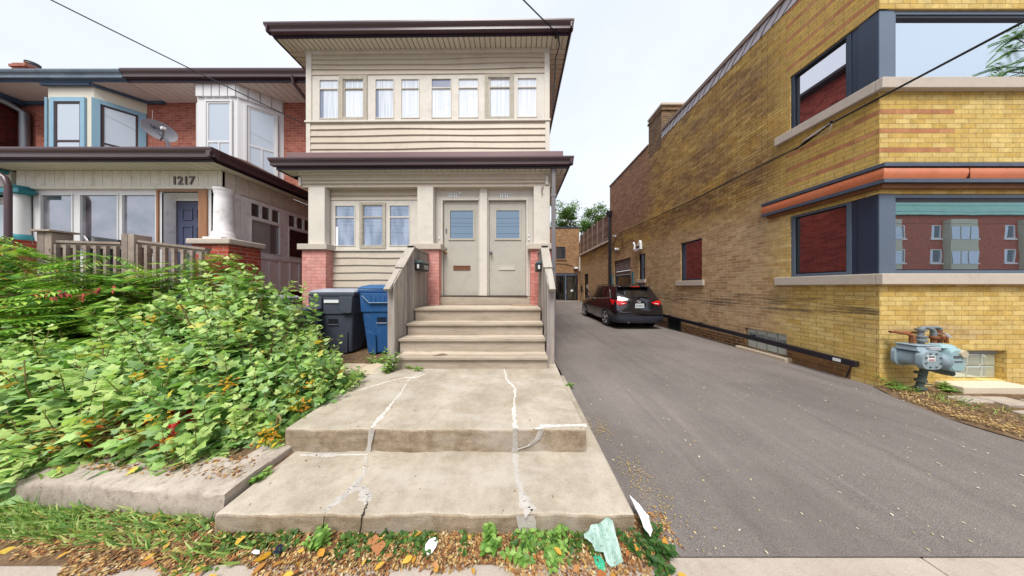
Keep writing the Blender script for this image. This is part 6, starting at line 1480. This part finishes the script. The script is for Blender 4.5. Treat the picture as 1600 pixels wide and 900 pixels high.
def shrub(name,label,bl,nshoots,seed,leafs=11,size=(.075,.12),ydrop=.0):
    random.seed(seed)
    cx=sum(b[0] for b in bl)/len(bl); cy=sum(b[1] for b in bl)/len(bl)
    r=empty(name,(cx,cy,.2),label,'shrub')
    lf=MB(); yg=MB(); st=MB(); ye=MB()
    tot=sum(b[2]*b[3] for b in bl); 
    for (bx,by,rx,ry,h,b0) in bl:
        ns=int(nshoots*rx*ry/tot)
        for i in range(ns):
            # point on (or within) the ellipsoid dome
            th=rnd(0,2*math.pi); ph=math.asin(rnd(.02,1)**.85); k=rnd(.72,1.04) if random.random()<.8 else rnd(.35,.75)
            dirv=Vector((math.cos(th)*math.cos(ph),math.sin(th)*math.cos(ph),math.sin(ph)))
            tipp=Vector((bx+dirv.x*rx*k,by+dirv.y*ry*k,b0+(h-b0)*dirv.z*k))
            if tipp.z<.1: tipp.z=rnd(.2,.4)
            out=Vector((dirv.x/rx,dirv.y/ry,dirv.z/(h-b0)*1.0)).normalized()
            ax=(out*.75+Vector((rnd(-.5,.5),rnd(-.5,.5),rnd(.1,.7)))).normalized()
            lead=random.random()<.16 and dirv.z>.3
            L=rnd(.18,.36)
            if lead: ax=(Vector((0,0,1))+out*.35+Vector((rnd(-.3,.3),rnd(-.3,.2),0))).normalized(); L=rnd(.38,.6); tipp=tipp+ax*rnd(.08,.24)
            base=tipp-ax*L
            bend=Vector((rnd(-.05,.05),rnd(-.05,.05),-.03))
            st.tube([base-Vector((0,0,.06)),base+ax*L*.5+bend,tipp],[.006,.004,.002],4,False)
            n=leafs+random.randint(-2,2)+(5 if lead else 0); young=lead or random.random()<.4*k
            for j in range(n):
                t=.08+.92*j/(n-1); p=base+ax*L*t+bend*4*t*(1-t); a=j*2.4+rnd(-.3,.3)
                side=ax.cross(Vector((math.cos(a),math.sin(a),.3))).normalized()
                d=(side*(1.1-.5*t)+ax*(.25+.6*t)+Vector((0,0,-.18))).normalized()
                s=rnd(*size)*(1.25-.75*t)*random.choice((.6,.85,1,1,1.15))
                up=(Vector((0,0,1))+out*.6+Vector((rnd(-.7,.7),rnd(-.7,.7),0))).normalized()
                pp=p+d*s*.35
                tgt=yg if (young and t>.55) else lf
                if random.random()<.006: tgt=ye
                put(tgt,LV,LF,pp,d,up,s)
        for q in range(int(8*rx*ry)+2):
            a0=Vector((bx+rnd(-.5,.5)*rx,by+rnd(-.5,.5)*ry,.15)); th=rnd(0,6.28); a2=Vector((bx+math.cos(th)*rx*.75,by+math.sin(th)*ry*.7,b0+(h-b0)*rnd(.3,.8)))
            st.tube([a0,(a0+a2)/2+Vector((0,0,.15)),a2],[.013,.010,.005],5,False)
    lf.build('foliage',M_lf,r,recalc=False,smooth=False); 
    if yg.v: yg.build('young_leaves',M_lf2,r,recalc=False)
    # yellow seed clusters
    for q in range(14):
        bx,by,rx,ry,h,b0=random.choice(bl); th=rnd(3.6,5.9); z=rnd(.35,.8); 
        cpos=Vector((bx+math.cos(th)*rx*.93*math.sqrt(1-z*z),by+math.sin(th)*ry*.93*math.sqrt(1-z*z),b0+(h-b0)*z*.95))
        for k in range(14): put(ye,OV,OF,cpos+Vector((rnd(-.05,.05),rnd(-.05,.05),rnd(-.04,.04))),Vector((rnd(-1,1),rnd(-1,1),rnd(-.6,.4))),Vector((rnd(-.5,.5),-.5,1)),rnd(.02,.045))
    if ye.v: ye.build('yellow_leaves',M_yel,r,recalc=False)
    st.build('stem',M_stem,r,recalc=False)
    return r
# (cx,cy,rx,ry,top,base)
shrub('currant_shrub','lobed leaf shrub spilling over the concrete slab beside the entry steps',[(-2.45,2.35,.62,.55,1.0,.0),(-2.12,2.42,.42,.45,.72,.1),(-2.75,2.75,.5,.45,1.08,.2),(-2.2,1.98,.34,.24,.5,.05)],400,21)
shrub('currant_shrub','tallest lobed leaf shrub in front of the red brick porch pier',[(-3.6,2.85,.95,.8,1.86,.3),(-3.15,2.35,.75,.6,1.25,.2),(-4.2,2.8,.8,.7,1.50,.2),(-4.0,3.2,.5,.4,1.85,.3)],800,22)
shrub('currant_shrub','wind swept lobed leaf shrub leaning over the low retaining wall at the left',[(-3.1,1.92,.75,.36,.78,.12),(-4.0,2.1,.9,.5,1.02,.1),(-4.95,2.2,.9,.6,1.02,.1),(-6.1,2.5,1.1,.7,1.05,.2),(-3.7,1.70,.7,.26,.45,.14),(-2.75,1.80,.5,.24,.44,.14)],1080,23,size=(.08,.125))
# feathery shrub behind
def fern(name,label,bl,nf,seed,L=(.28,.5)):
    random.seed(seed); r=empty(name,(sum(b[0] for b in bl)/len(bl),sum(b[1] for b in bl)/len(bl),.25),label,'shrub')
    m=MB(); st=MB(); tot=sum(b[2]*b[3]*(b[4]-b[5]) for b in bl)
    for (bx,by,rx,ry,h,b0) in bl:
        for i in range(int(nf*rx*ry*(h-b0)/tot)):
            th=rnd(0,6.28); ph=math.asin(rnd(-.25,1)); k=rnd(.6,1.02)
            dv=Vector((math.cos(th)*math.cos(ph),math.sin(th)*math.cos(ph),math.sin(ph)))
            p=Vector((bx+dv.x*rx*k,by+dv.y*ry*k,b0+(h-b0)*(.15+.85*max(dv.z,-.1))*k))
            d=Vector((dv.x,dv.y-.15,rnd(-.25,.15))).normalized(); Lf=rnd(*L); p0=p-d*Lf*.5
            side=d.cross(Vector((0,0,1))).normalized(); tw=rnd(-.35,.35); side=(side+Vector((0,0,tw))).normalized()
            st.tube([p0,p0+d*Lf],[.003,.0015],3,False)
            n=11
            for j in range(n):
                t=(j+.5)/n; q=p0+d*Lf*t-Vector((0,0,.12*Lf*t*t)); s=Lf*.34*math.sin(math.pi*(.12+.83*t))**.7
                for sg in (-1,1): put(m,NV,NF,q,(side*sg+d*.55+Vector((0,0,-.12))),Vector((0,0,1)),s)
    for q in range(18):
        bx,by,rx,ry,h,b0=random.choice(bl); a=Vector((bx+rnd(-.4,.4),by+rnd(-.3,.3),.2)); b=Vector((bx+rnd(-.8,.8)*rx,by+rnd(-.7,.7)*ry,b0+(h-b0)*rnd(.4,.8))); st.tube([a,(a+b)/2,b],[.02,.014,.006],6,False)
    m.build('foliage',M_fern,r,recalc=False); st.build('stem',M_stem,r,recalc=False); return r,m
r,_=fern('feathery_shrub','dense dark green feathery shrub in front of the deck railing at far left',[(-7.6,3.15,1.3,.6,2.2,.5),(-6.2,3.2,1.2,.55,2.0,.4),(-5.9,2.85,.9,.4,1.55,.3),(-8.9,3.2,1.2,.7,2.2,.4),(-7.2,2.75,1.2,.35,1.65,.25)],2700,31)
m=MB(); random.seed(5)
for (bx,by,bz) in ((-5.45,2.56,1.46),(-5.25,2.58,1.45),(-4.95,2.60,1.50)):
    for k in range(10): put(m,NV,NF,Vector((bx+rnd(-.16,.16),by+rnd(-.03,.03),bz+rnd(-.04,.05))),Vector((rnd(-1,1),-.3,rnd(-.8,.1))),Vector((0,-.6,1)),rnd(.07,.12))
m.build('red_leaves',leafmat('red autumn leaf',[(0,c(130,34,22,.7)),(1,c(186,84,36,.7))],.2,.6),r,recalc=False)
fern('feathery_shrub','light green feathery saplings poking up by the porch railing',[(-5.2,3.4,.75,.35,1.98,.7),(-4.62,3.45,.4,.3,2.13,1.2)],420,32,L=(.18,.34))
# crumpled red plastic under the shrubs
r=MB(); random.seed(8)
Mr=mat('red plastic sheet',c(205,24,28,.8),.45,.15,9,bump=.2)
vs=[];fs=[]; nx,ny=16,7
for j in range(ny):
    for i in range(nx): vs.append((-3.55+i*.055,1.72+j*.03+.02*math.sin(i*1.3),.30+j*.035+.04*math.sin(i*.9+j)+rnd(-.02,.02)))
for j in range(ny-1):
    for i in range(nx-1): q=j*nx+i; fs.append((q,q+1,q+nx+1,q+nx))
r.add(vs,fs); o=r.build('red_sheet',Mr,smooth=True,sharp=0); sd=o.modifiers.new('Solidify','SOLIDIFY'); sd.thickness=.004
tag(o,'crumpled bright red plastic sheet lying under the shrub leaves','plastic sheet')
# bare bent twigs at the left front
m=MB(); random.seed(4)
for k in range(9):
    a=Vector((-2.85-rnd(0,.4),1.72+rnd(0,.08),.3+rnd(-.05,.1))); b=a+Vector((-rnd(.8,1.3),-rnd(.0,.12),-rnd(.0,.18))); m.tube([a,(a+b)/2+Vector((0,0,.06)),b],[.008,.006,.003],5,False)
tag(m.build('dry_twigs',mat('straw twig',c(196,164,96,.7),.8,.2,9)),'dry straw coloured twigs bent over the top of the retaining wall','twigs')
# ---- small weeds: broad leaf plant next to the stairs
def weed(name,label,x,y,z,n,h,size,seed,spread=.12,mt=None,V=OV,Fc=OF,cat='weed',group=None):
    random.seed(seed); r=empty(name,(x,y,z),label,cat,group); m=MB(); st=MB()
    for i in range(n):
        bx=x+rnd(-spread,spread)*.5; by=y+rnd(-spread,spread)*.4; tp=Vector((bx+rnd(-spread,spread),by+rnd(-spread,spread),z+h*rnd(.4,1))); b=Vector((bx,by,z)); st.tube([b,tp],[.004,.002],4,False)
        for j in range(16):
            t=.12+.88*j/15; p=b+(tp-b)*t; a=j*1.6+i; d=Vector((math.cos(a),math.sin(a),.25)); put(m,V,Fc,p,d,Vector((rnd(-.3,.3),-.3,1)),rnd(*size)*(1.2-.5*t))
    m.build('foliage',mt or leafmat('weed leaf',[(0,c(104,150,66,.72)),(.5,c(140,184,86,.78)),(1,c(176,208,116,.82))],.35,.5),r,recalc=False); st.build('stem',M_stem,r,recalc=False); return r
weed('leafy_weed','bushy bright green weed with rounded leaves at the corner of the bottom stair',-1.72,2.93,.37,7,.34,(.05,.075),41,.13)
weed('leafy_weed','green weed growing in front of the bins between the paving slabs',-2.15,3.36,.36,5,.16,(.04,.06),42,.16)
weed('leafy_weed','low weed creeping along the joint of the bottom wooden step',-1.35,3.02,.39,4,.06,(.03,.045),43,.16)
weed('leafy_weed','green weeds around the paving slabs under the shrub edge',-2.05,2.75,.36,9,.14,(.035,.055),44,.28)
weed('leafy_weed','bright green weed clump in the corner of the yellow brick wall',5.17,2.93,.13,9,.18,(.05,.09),45,.14,V=NV,Fc=NF)
weed('leafy_weed','small weed at the foot of the concrete window sill',5.80,2.90,.13,4,.12,(.05,.08),46,.1)
weed('leafy_weed','tiny weed at the base of the grey downpipe beside the driveway',.72,3.0,.14,4,.08,(.03,.045),47,.07)
weed('leafy_weed','small weed growing through the crack of the broken wall corner',-1.87,1.60,.12,5,.07,(.03,.05),48,.08)
weed('leafy_weed','dark green weed by the right end of the lowest step next to the green paper',.78,1.25,.0,9,.09,(.035,.06),49,.13,mt=leafmat('dark weed leaf',[(0,c(60,104,48,.55)),(1,c(92,140,60,.6))],.3,.5))
weed('leafy_weed','tall leafy weed in the middle of the lowest step edge',-.13,1.29,.0,5,.13,(.04,.06),50,.07)
weed('leafy_weed','round leaved weed patch left of the green paper',.16,1.27,.0,10,.085,(.04,.06),51,.16)
weed('leafy_weed','yellow green sprig at the cracked left part of the lowest step',-1.17,1.30,.0,4,.12,(.04,.055),52,.06)
# ---- ground cover strips (nobody could count these)
def cover(name,label,fnpos,n,size,mt,seed,V=OV,Fc=OF,flat=.3,cat=None):
    random.seed(seed); m=MB()
    for i in range(n):
        p=fnpos(); 
        if p is None: continue
        d=Vector((rnd(-1,1),rnd(-1,1),rnd(-flat,flat)*.6)); put(m,V,Fc,p,d,Vector((rnd(-flat,flat),rnd(-flat,flat),1)),rnd(*size))
    o=m.build(name,mt,recalc=False); return tag(o,label,cat,kind='stuff')
def fy(x): # front line of the retaining wall / slab
    if x>-1.88: return 1.335
    k=[(-12,2.3),(-5.5,1.78),(-3.3,1.5),(-1.885,1.415)]
    for (a,b),(e,f) in zip(k,k[1:]):
        if a<=x<=e: return b+(f-b)*(x-a)/(e-a)
    return 1.34
BR=[(0,c(120,70,34,.7)),(.15,c(176,108,52,.72)),(.3,c(206,150,70,.74)),(.45,c(220,180,100,.76)),(.6,c(150,96,50,.7)),(.75,c(228,206,150,.8)),(.88,c(196,120,40,.74)),(1,c(90,56,34,.7))]
BR=[(p,tuple(x*.82+.18*(q[0]+q[1]+q[2])/3 for x in q[:3])+(1,)) for p,q in BR]
M_lit=leafmat('leaf litter',BR,.05,.85)
def plit():
    x=rnd(-4.5,.98); t=random.random()**(1.3 if x>-1.9 else .8); b=fy(x) if x<.74 else 1.45
    w=max(.19,b-1.19) if x<.74 else .22; e=b-.0-w*t*(1+.25*math.sin(x*5)+.15*math.sin(x*13)); return Vector((x,e,.008+rnd(0,.02)*(1-t)))
cover('leaf_litter','brown and yellow seeds and leaf litter strewn along the slab edge',plit,19000,(.010,.026),M_lit,61,flat=.7,cat='leaf litter')
def plit2():
    x=rnd(-4.5,.95); return Vector((x,fy(min(x,.7))-rnd(.0,.24),.02+rnd(0,.015)))
cover('fallen_leaves','larger orange and yellow fallen leaves along the slab edge',plit2,110,(.03,.065),leafmat('fallen leaf',[(0,c(214,150,60,.76)),(.3,c(226,190,80,.78)),(.6,c(180,110,60,.72)),(1,c(224,170,120,.78))],.1,.8),62,flat=.5,cat='leaves')
def pgr():
    x=rnd(-4.6,-1.5); q=random.random(); 
    if random.random()>min(1,(-x-1.4)*.55): return None
    return Vector((x,fy(x)-.005-q*.17,rnd(0,.05)*(1-q)+.005))
M_gr2=leafmat('weed grass',[(0,c(104,146,76,.72)),(.4,c(140,178,90,.78)),(.75,c(176,204,112,.82)),(.9,c(200,212,140,.85)),(1,c(206,190,110,.8))],.35,.55)
def grass(name,label,fnpos,n,L,seed,lean=(0,0),mt=None,w=.05):
    random.seed(seed); m=MB(); GV=[(w,0,0),(w*.8,.5,.06),(0,1,-.02),(-w*.8,.5,.06),(-w,0,0)]; GF=[(0,1,3,4),(1,2,3)]
    for i in range(n):
        p=fnpos()
        if p is None: continue
        d=Vector((rnd(-.7,.7)+lean[0],rnd(-.7,.4)+lean[1],rnd(.35,1.1))); put(m,GV,GF,p,d,Vector((rnd(-1,1),-.6,.4)),rnd(*L))
    return tag(m.build(name,mt or M_gr2,recalc=False),label,'grass',kind='stuff')
grass('roadside_grass','long green grass and weeds at the foot of the low retaining wall',pgr,2600,(.03,.11),63,lean=(-.5,-.1),w=.05)
cover('roadside_weeds','small leafy ground weeds mixed with the grass at the left',pgr,4200,(.015,.04),M_gr2,64,flat=.9,cat='weeds')
def pgr2():
    x=rnd(-1.75,.72); 
    if math.sin(x*7)+.6*math.sin(x*17)<-.35: return None
    return Vector((x,1.333-abs(random.gauss(0,.045)),rnd(0,.03)))
cover('step_weeds','small green weeds in the litter along the lowest step',pgr2,3400,(.015,.045),leafmat('step weed leaf',[(0,c(72,116,56,.58)),(1,c(120,160,70,.64))],.3,.5),65,flat=.9,cat='weeds')
def pv():
    t=random.random()**.8; y=3.0-t*1.3; x=dright(y)+.02+abs(random.gauss(0,.35)); return Vector((x,y,dz(y)+.022+.012*math.sin(x*5+y*7)+rnd(0,.012)))
cover('dry_litter','dry straw coloured litter on the dirt verge by the driveway',pv,3600,(.008,.026),leafmat('dry litter',[(0,c(140,104,64,.72)),(.4,c(196,160,100,.75)),(.7,c(226,196,140,.78)),(1,c(160,116,80,.7))],.05,.85),66,flat=.6,cat='leaf litter')
grass('verge_grass','short grass tufts on the dirt verge by the driveway',lambda:(lambda p:p if math.sin(p.x*6)+math.sin(p.y*9+p.x*3)>.35 else None)(pv()),1300,(.03,.075),67,w=.06)
def pd():
    y=1.26+random.random()**1.4*6; x=rnd(.8,5.0); return Vector((x,y,dz(y)+.012*math.sin(x*1.7+y)*min(1,(y-1.23)*2)+.007))
cover('driveway_specks','pale dry leaves and specks scattered on the asphalt driveway',pd,520,(.007,.022),leafmat('pale speck',[(0,c(226,206,150,.8)),(.5,c(240,230,214,.85)),(1,c(190,160,90,.75))],.05,.8),68,flat=.1,cat='leaves')
def pd2():
    k=random.random(); cx,cy=((.95,1.75),(1.0,1.5),(.86,2.2))[int(k*3)]; x=cx+random.gauss(0,.07); y=cy+random.gauss(0,.09)
    if x<.76: return None
    return Vector((x,y,dz(y)+.016))
cover('seed_patches','yellow seed dust gathered on the asphalt beside the slab',pd2,420,(.006,.014),leafmat('seed',[(0,c(214,180,90,.8)),(1,c(180,150,90,.75))],.05,.8),69,flat=.1,cat='seeds')
def ps():
    x=rnd(-1.8,.7); y=rnd(1.36,3.2); 
    if x>-1.0 and random.random()<.75: return None
    return Vector((x,y,ztop(x,y)+.005))
cover('slab_specks','small brown dry leaf bits on the concrete slab',ps,170,(.008,.02),leafmat('brown bit',[(0,c(120,70,40,.7)),(1,c(190,120,60,.74))],.05,.8),70,flat=.2,cat='leaves')
def pw():
    x=rnd(-5.5,-1.95); return Vector((x,fy(x)+rnd(.1,.3),.185+rnd(0,.02)))
cover('wall_top_litter','brown leaf litter on top of the retaining wall under the shrubs',pw,1500,(.015,.035),M_lit,71,flat=.5,cat='leaf litter')
# ---- litter objects
def sheet(name,label,cat,outline,z0,amp,mt,seed,tilt=None,thick=.003,n=14):
    random.seed(seed); xs=[p[0] for p in outline]; ys=[p[1] for p in outline]; bm=bmesh.new()
    vs=[bm.verts.new((x,y,0)) for x,y in outline]; f=bm.faces.new(vs)
    for k in range(n):
        for ax,lo,hi in ((0,min(xs),max(xs)),(1,min(ys),max(ys))):
            q=lo+(hi-lo)*(k+.5)/n; co=(q,0,0) if ax==0 else (0,q,0); no=(1,0,0) if ax==0 else (0,1,0)
            bmesh.ops.bisect_plane(bm,geom=bm.verts[:]+bm.edges[:]+bm.faces[:],plane_co=co,plane_no=no)
    for v in bm.verts:
        x,y=v.co.x,v.co.y; v.co.z=z0(x,y)+amp*(math.sin(x*60+y*23)+math.sin(y*71-x*31)*.7+rnd(-.8,.8))
    me=bpy.data.meshes.new(name); bm.to_mesh(me); bm.free(); me.materials.append(mt); o=bpy.data.objects.new(name,me); COL.objects.link(o)
    c0=Vector((sum(xs)/len(xs),sum(ys)/len(ys),z0(sum(xs)/len(xs),sum(ys)/len(ys)))); me.transform(Matrix.Translation(-c0)); o.location=c0
    s_=o.modifiers.new('Solidify','SOLIDIFY'); s_.thickness=thick
    return tag(o,label,cat)
s=NT('green paper'); s.pos(); k=s.mix(s.rng(s.noise(14,5,stretch=(3,1,1),rough=.7),.42,.62),c(146,178,166,.74),c(182,208,198,.8)); k=s.mix(s.rng(s.noise(60,4,stretch=(1,3,1)),.6,.68,0,.7),k,c(90,110,104,.7)); s.pr(k,.85,0,s.bump(s.noise(35,5),.7,.006),.2); M_gp=s.m
# leaning on the step face: lower end on the ground, upper end against the riser top
def zl1(x,y): return .012+max(0,(y-1.20))*.75
def gp(px,py): # point on the leaning plane
    D=1.25
    for _ in range(30): D=(CZ-zl1(0,D))*F/(py-449)
    return (PX(px,D),D)
sheet('green_paper_bag','torn pale green paper bag leaning on the corner of the lowest step','paper bag',[gp(*q) for q in ((948,811),(957,815),(963,840),(968,858),(974,880),(955,889),(947,880),(943,866),(930,862),(925,850),(913,842),(912,836),(920,830),(923,822),(935,820))],lambda x,y:zl1(x,y)+.006,.0025,M_gp,81,n=16)
def g0(px,py,z=.0):
    D=(CZ-z)*F/(py-449); return (PX(px,D),D)
sheet('green_plastic_scrap','small emerald green plastic scrap under the pale green bag','plastic scrap',[g0(*q,.01) for q in ((929,864),(938,872),(944,880),(946,892),(938,893),(930,884),(927,874))],lambda x,y:.016,.003,mat('emerald plastic',c(70,190,150,.7),.35,.1,9,bump=.1),82)
def zl2(x,y): return dz(y)+.03+max(0,.80-x)*1.2
sheet('white_paper','folded white paper sheet lying against the right side of the slab','paper',[(.780,1.485),(.800,1.455),(.818,1.426),(.842,1.373),(.822,1.33),(.805,1.276),(.765,1.231),(.752,1.27),(.757,1.30),(.768,1.39)],lambda x,y:.085+(.84-x)*.5,.003,mat('white crumpled paper',c(236,236,238,.88),.8,.05,5,bump=.3),83)
def flatp(pts,z=.02): return [g0(a,b,z) for a,b in pts]
sheet('cardboard_piece','brown square piece of cardboard in the leaf litter','cardboard',flatp([(586,837),(604,853),(590,869),(573,852)]),lambda x,y:.022+.1*max(0,y-1.22),.0006,mat('brown cardboard',c(182,124,82,.72),.9,.12,12,bump=.2),84,n=6)
sheet('plastic_disc','white oval plastic disc lying in the weeds by the lowest step','plastic disc',flatp([(680,844),(684,850),(681,858),(675,866),(668,869),(664,864),(665,854),(671,847)]),lambda x,y:.024+.15*max(0,y-1.22),.0003,mat('white plastic',c(240,240,244,.88),.4,.03,5,bump=0),85,n=6)
sheet('yellow_leaf','long bright yellow fallen leaf beside the black wrapper','leaf',flatp([(396,877),(408,868),(422,862),(424,866),(416,873),(405,878)]),lambda x,y:.022,.001,M_yel,86,n=6)
sheet('black_wrapper','small black and blue wrapper lying in the leaf litter','wrapper',flatp([(427,865),(434,854),(441,852),(444,857),(438,865),(430,869)]),lambda x,y:.026,.0015,mat('black blue wrapper',c(36,38,62,.6),.3,.5,20,bump=.1),87,n=6)
sheet('white_scrap','small crumpled white paper scrap left of the yellow leaf','paper scrap',flatp([(393,866),(398,861),(406,862),(405,867),(399,868)]),lambda x,y:.026,.002,mat('white crumpled paper',c(236,236,238,.88),.8,.05,5),88,n=6)
# ---------------------------------------------------------------- trees
def tree(name,label,x,y,z,h,blobs,n,ls,mt,seed,V=OV,Fc=OF,tr=.25):
    random.seed(seed); r=empty(name,(x,y,z),label,'tree'); m=MB(); t=MB()
    top=Vector((x+rnd(-.3,.3),y,z+h*.55)); t.tube([(x,y,z),(x+.1,y,z+h*.3),top],[tr,tr*.75,tr*.45],10)
    for (bx,by,bz,rr) in blobs:
        ce=Vector((x+bx,y+by,z+bz)); t.tube([Vector((x+.1,y,z+h*rnd(.25,.45))),(top+ce)/2,ce],[tr*.4,tr*.25,tr*.08],6,False)
        for q in range(5):
            e=ce+Vector((rnd(-1,1),rnd(-1,1),rnd(-.5,.9)))*rr*.8; t.tube([ce,(ce+e)/2+Vector((0,0,.05)),e],[tr*.1,tr*.06,tr*.03],4,False)
            for k in range(int(n/len(blobs)/5)):
                p=e+Vector((random.gauss(0,1),random.gauss(0,1),random.gauss(0,.6)))*rr*.27; put(m,V,Fc,p,Vector((rnd(-1,1),rnd(-1,1),rnd(-.7,.3))),Vector((rnd(-.5,.5),rnd(-.5,.5),1)),rnd(*ls))
    m.build('crown',mt,r,recalc=False); t.build('trunk',mat('bark',c(104,88,74,.6),.95,.3,6,bump=.6,bs=20),r,smooth=True,recalc=False); return r
M_tl=leafmat('tree leaf',[(0,c(70,112,58,.6)),(.4,c(104,148,76,.66)),(.8,c(146,182,104,.7)),(1,c(178,200,130,.72))],.35,.5)
random.seed(3)
bl=[(rnd(-5.0,5.0),rnd(-2,2),rnd(7.2,11.6),rnd(.9,1.5)) for k in range(26)]
bl=[(a,b,min(cc,11.6-abs(a+1)*.3),d) for a,b,cc,d in bl]
tree('shade_tree','leafy green tree rising behind the building at the end of the driveway',8.6,29,0,9.5,bl,13000,(.16,.30),M_tl,91,tr=.35)
# ailanthus behind the viewer, mirrored in the upper corner glass
random.seed(12)
def ail(x,y,label,seed,h):
    random.seed(seed); r=empty('street_tree',(x,y,0),label,'tree','street trees'); m=MB(); t=MB(); t.tube([(x,y,0),(x+.2,y,h*.6),(x,y,h)],[.2,.14,.05],10)
    for i in range(110):
        a=rnd(0,6.28); b=Vector((x,y,h*rnd(.55,1))); d=Vector((math.cos(a),math.sin(a),rnd(.1,.6))).normalized(); e=b+d*rnd(.8,4.6); t.tube([b,e],[.04,.015],5,False)
        for k in range(7):
            f=Vector((rnd(-1,1),rnd(-1,1),rnd(-.3,.4))).normalized(); L=rnd(.5,.9)
            for j in range(12):
                q=e+f*L*j/12-Vector((0,0,.2*(j/12)**2)); sd=f.cross(Vector((0,0,1))).normalized()
                for sg in (-1,1): put(m,NV,NF,q,sd*sg+f*.4-Vector((0,0,.2)),Vector((0,0,1)),.2)
    m.build('crown',M_tl,r,recalc=False); t.build('trunk',mat('bark',c(104,88,74,.6)),r,smooth=True,recalc=False)
ail(26.5,-3.8,'feathery leaved street tree reflected in the upper corner window',93,12.5)
ail(48,-9,'low street tree reflected at the right of the lower corner window',94,5)
# ---------------------------------------------------------------- world, sun, camera
w=bpy.data.worlds.new('World'); SC.world=w; w.use_nodes=True; nt=w.node_tree; nt.nodes.clear()
out=nt.nodes.new('ShaderNodeOutputWorld'); bg=nt.nodes.new('ShaderNodeBackground'); sky=nt.nodes.new('ShaderNodeTexSky'); sky.sky_type='NISHITA'; sky.sun_disc=False
SUN_EL,SUN_AZ=R(60),R(200)
sky.sun_elevation=SUN_EL; sky.sun_rotation=SUN_AZ; sky.air_density=1.5; sky.dust_density=3
tc=nt.nodes.new('ShaderNodeTexCoord'); mp=nt.nodes.new('ShaderNodeMapping'); mp.inputs['Scale'].default_value=(1,1,2.2); nz=nt.nodes.new('ShaderNodeTexNoise'); nz.inputs['Scale'].default_value=1.6; nz.inputs['Detail'].default_value=5; nz.inputs['Roughness'].default_value=.5
nt.links.new(tc.outputs['Generated'],mp.inputs[0]); nt.links.new(mp.outputs[0],nz.inputs['Vector'])
cr=nt.nodes.new('ShaderNodeValToRGB'); cr.color_ramp.elements[0].position=.35; cr.color_ramp.elements[0].color=(7.4,7.9,8.7,1); cr.color_ramp.elements[1].position=.68; cr.color_ramp.elements[1].color=(8.6,9.0,9.7,1)
nt.links.new(nz.outputs[0],cr.inputs[0])
mx=nt.nodes.new('ShaderNodeMix'); mx.data_type='RGBA'; mx.inputs[0].default_value=.93; nt.links.new(sky.outputs[0],mx.inputs[6]); nt.links.new(cr.outputs[0],mx.inputs[7])
nt.links.new(mx.outputs[2],bg.inputs[0]); bg.inputs[1].default_value=.066; nt.links.new(bg.outputs[0],out.inputs[0])
sl=bpy.data.lights.new('sun','SUN'); sl.energy=2.5; sl.angle=R(26); sl.color=(1,.96,.9); so=bpy.data.objects.new('sun',sl); COL.objects.link(so)
# direction: sun in front-left behind the viewer
az,el=R(-20),SUN_EL  # from -y, rotated
dv=Vector((-math.sin(R(12))*math.cos(el),-math.cos(R(12))*math.cos(el),math.sin(el)))
so.rotation_euler=dv.to_track_quat('Z','Y').to_euler()
sky.sun_rotation=math.atan2(dv.x,dv.y)
cd=bpy.data.cameras.new('camera'); cd.sensor_width=36; cd.lens=36*F/1600; cd.clip_start=.05; cd.clip_end=800
cd.shift_x=-5/1600; cd.shift_y=-1/1600*1.0
co=bpy.data.objects.new('camera',cd); COL.objects.link(co); co.location=(0,0,CZ); co.rotation_euler=(R(90),0,0); SC.camera=co
SC.render.engine='CYCLES'
SC.render.resolution_x=1024; SC.render.resolution_y=576
vs_=SC.view_settings; vs_.view_transform='Standard'; vs_.look='None'; vs_.gamma=1; vs_.exposure=.9; vs_.use_curve_mapping=False
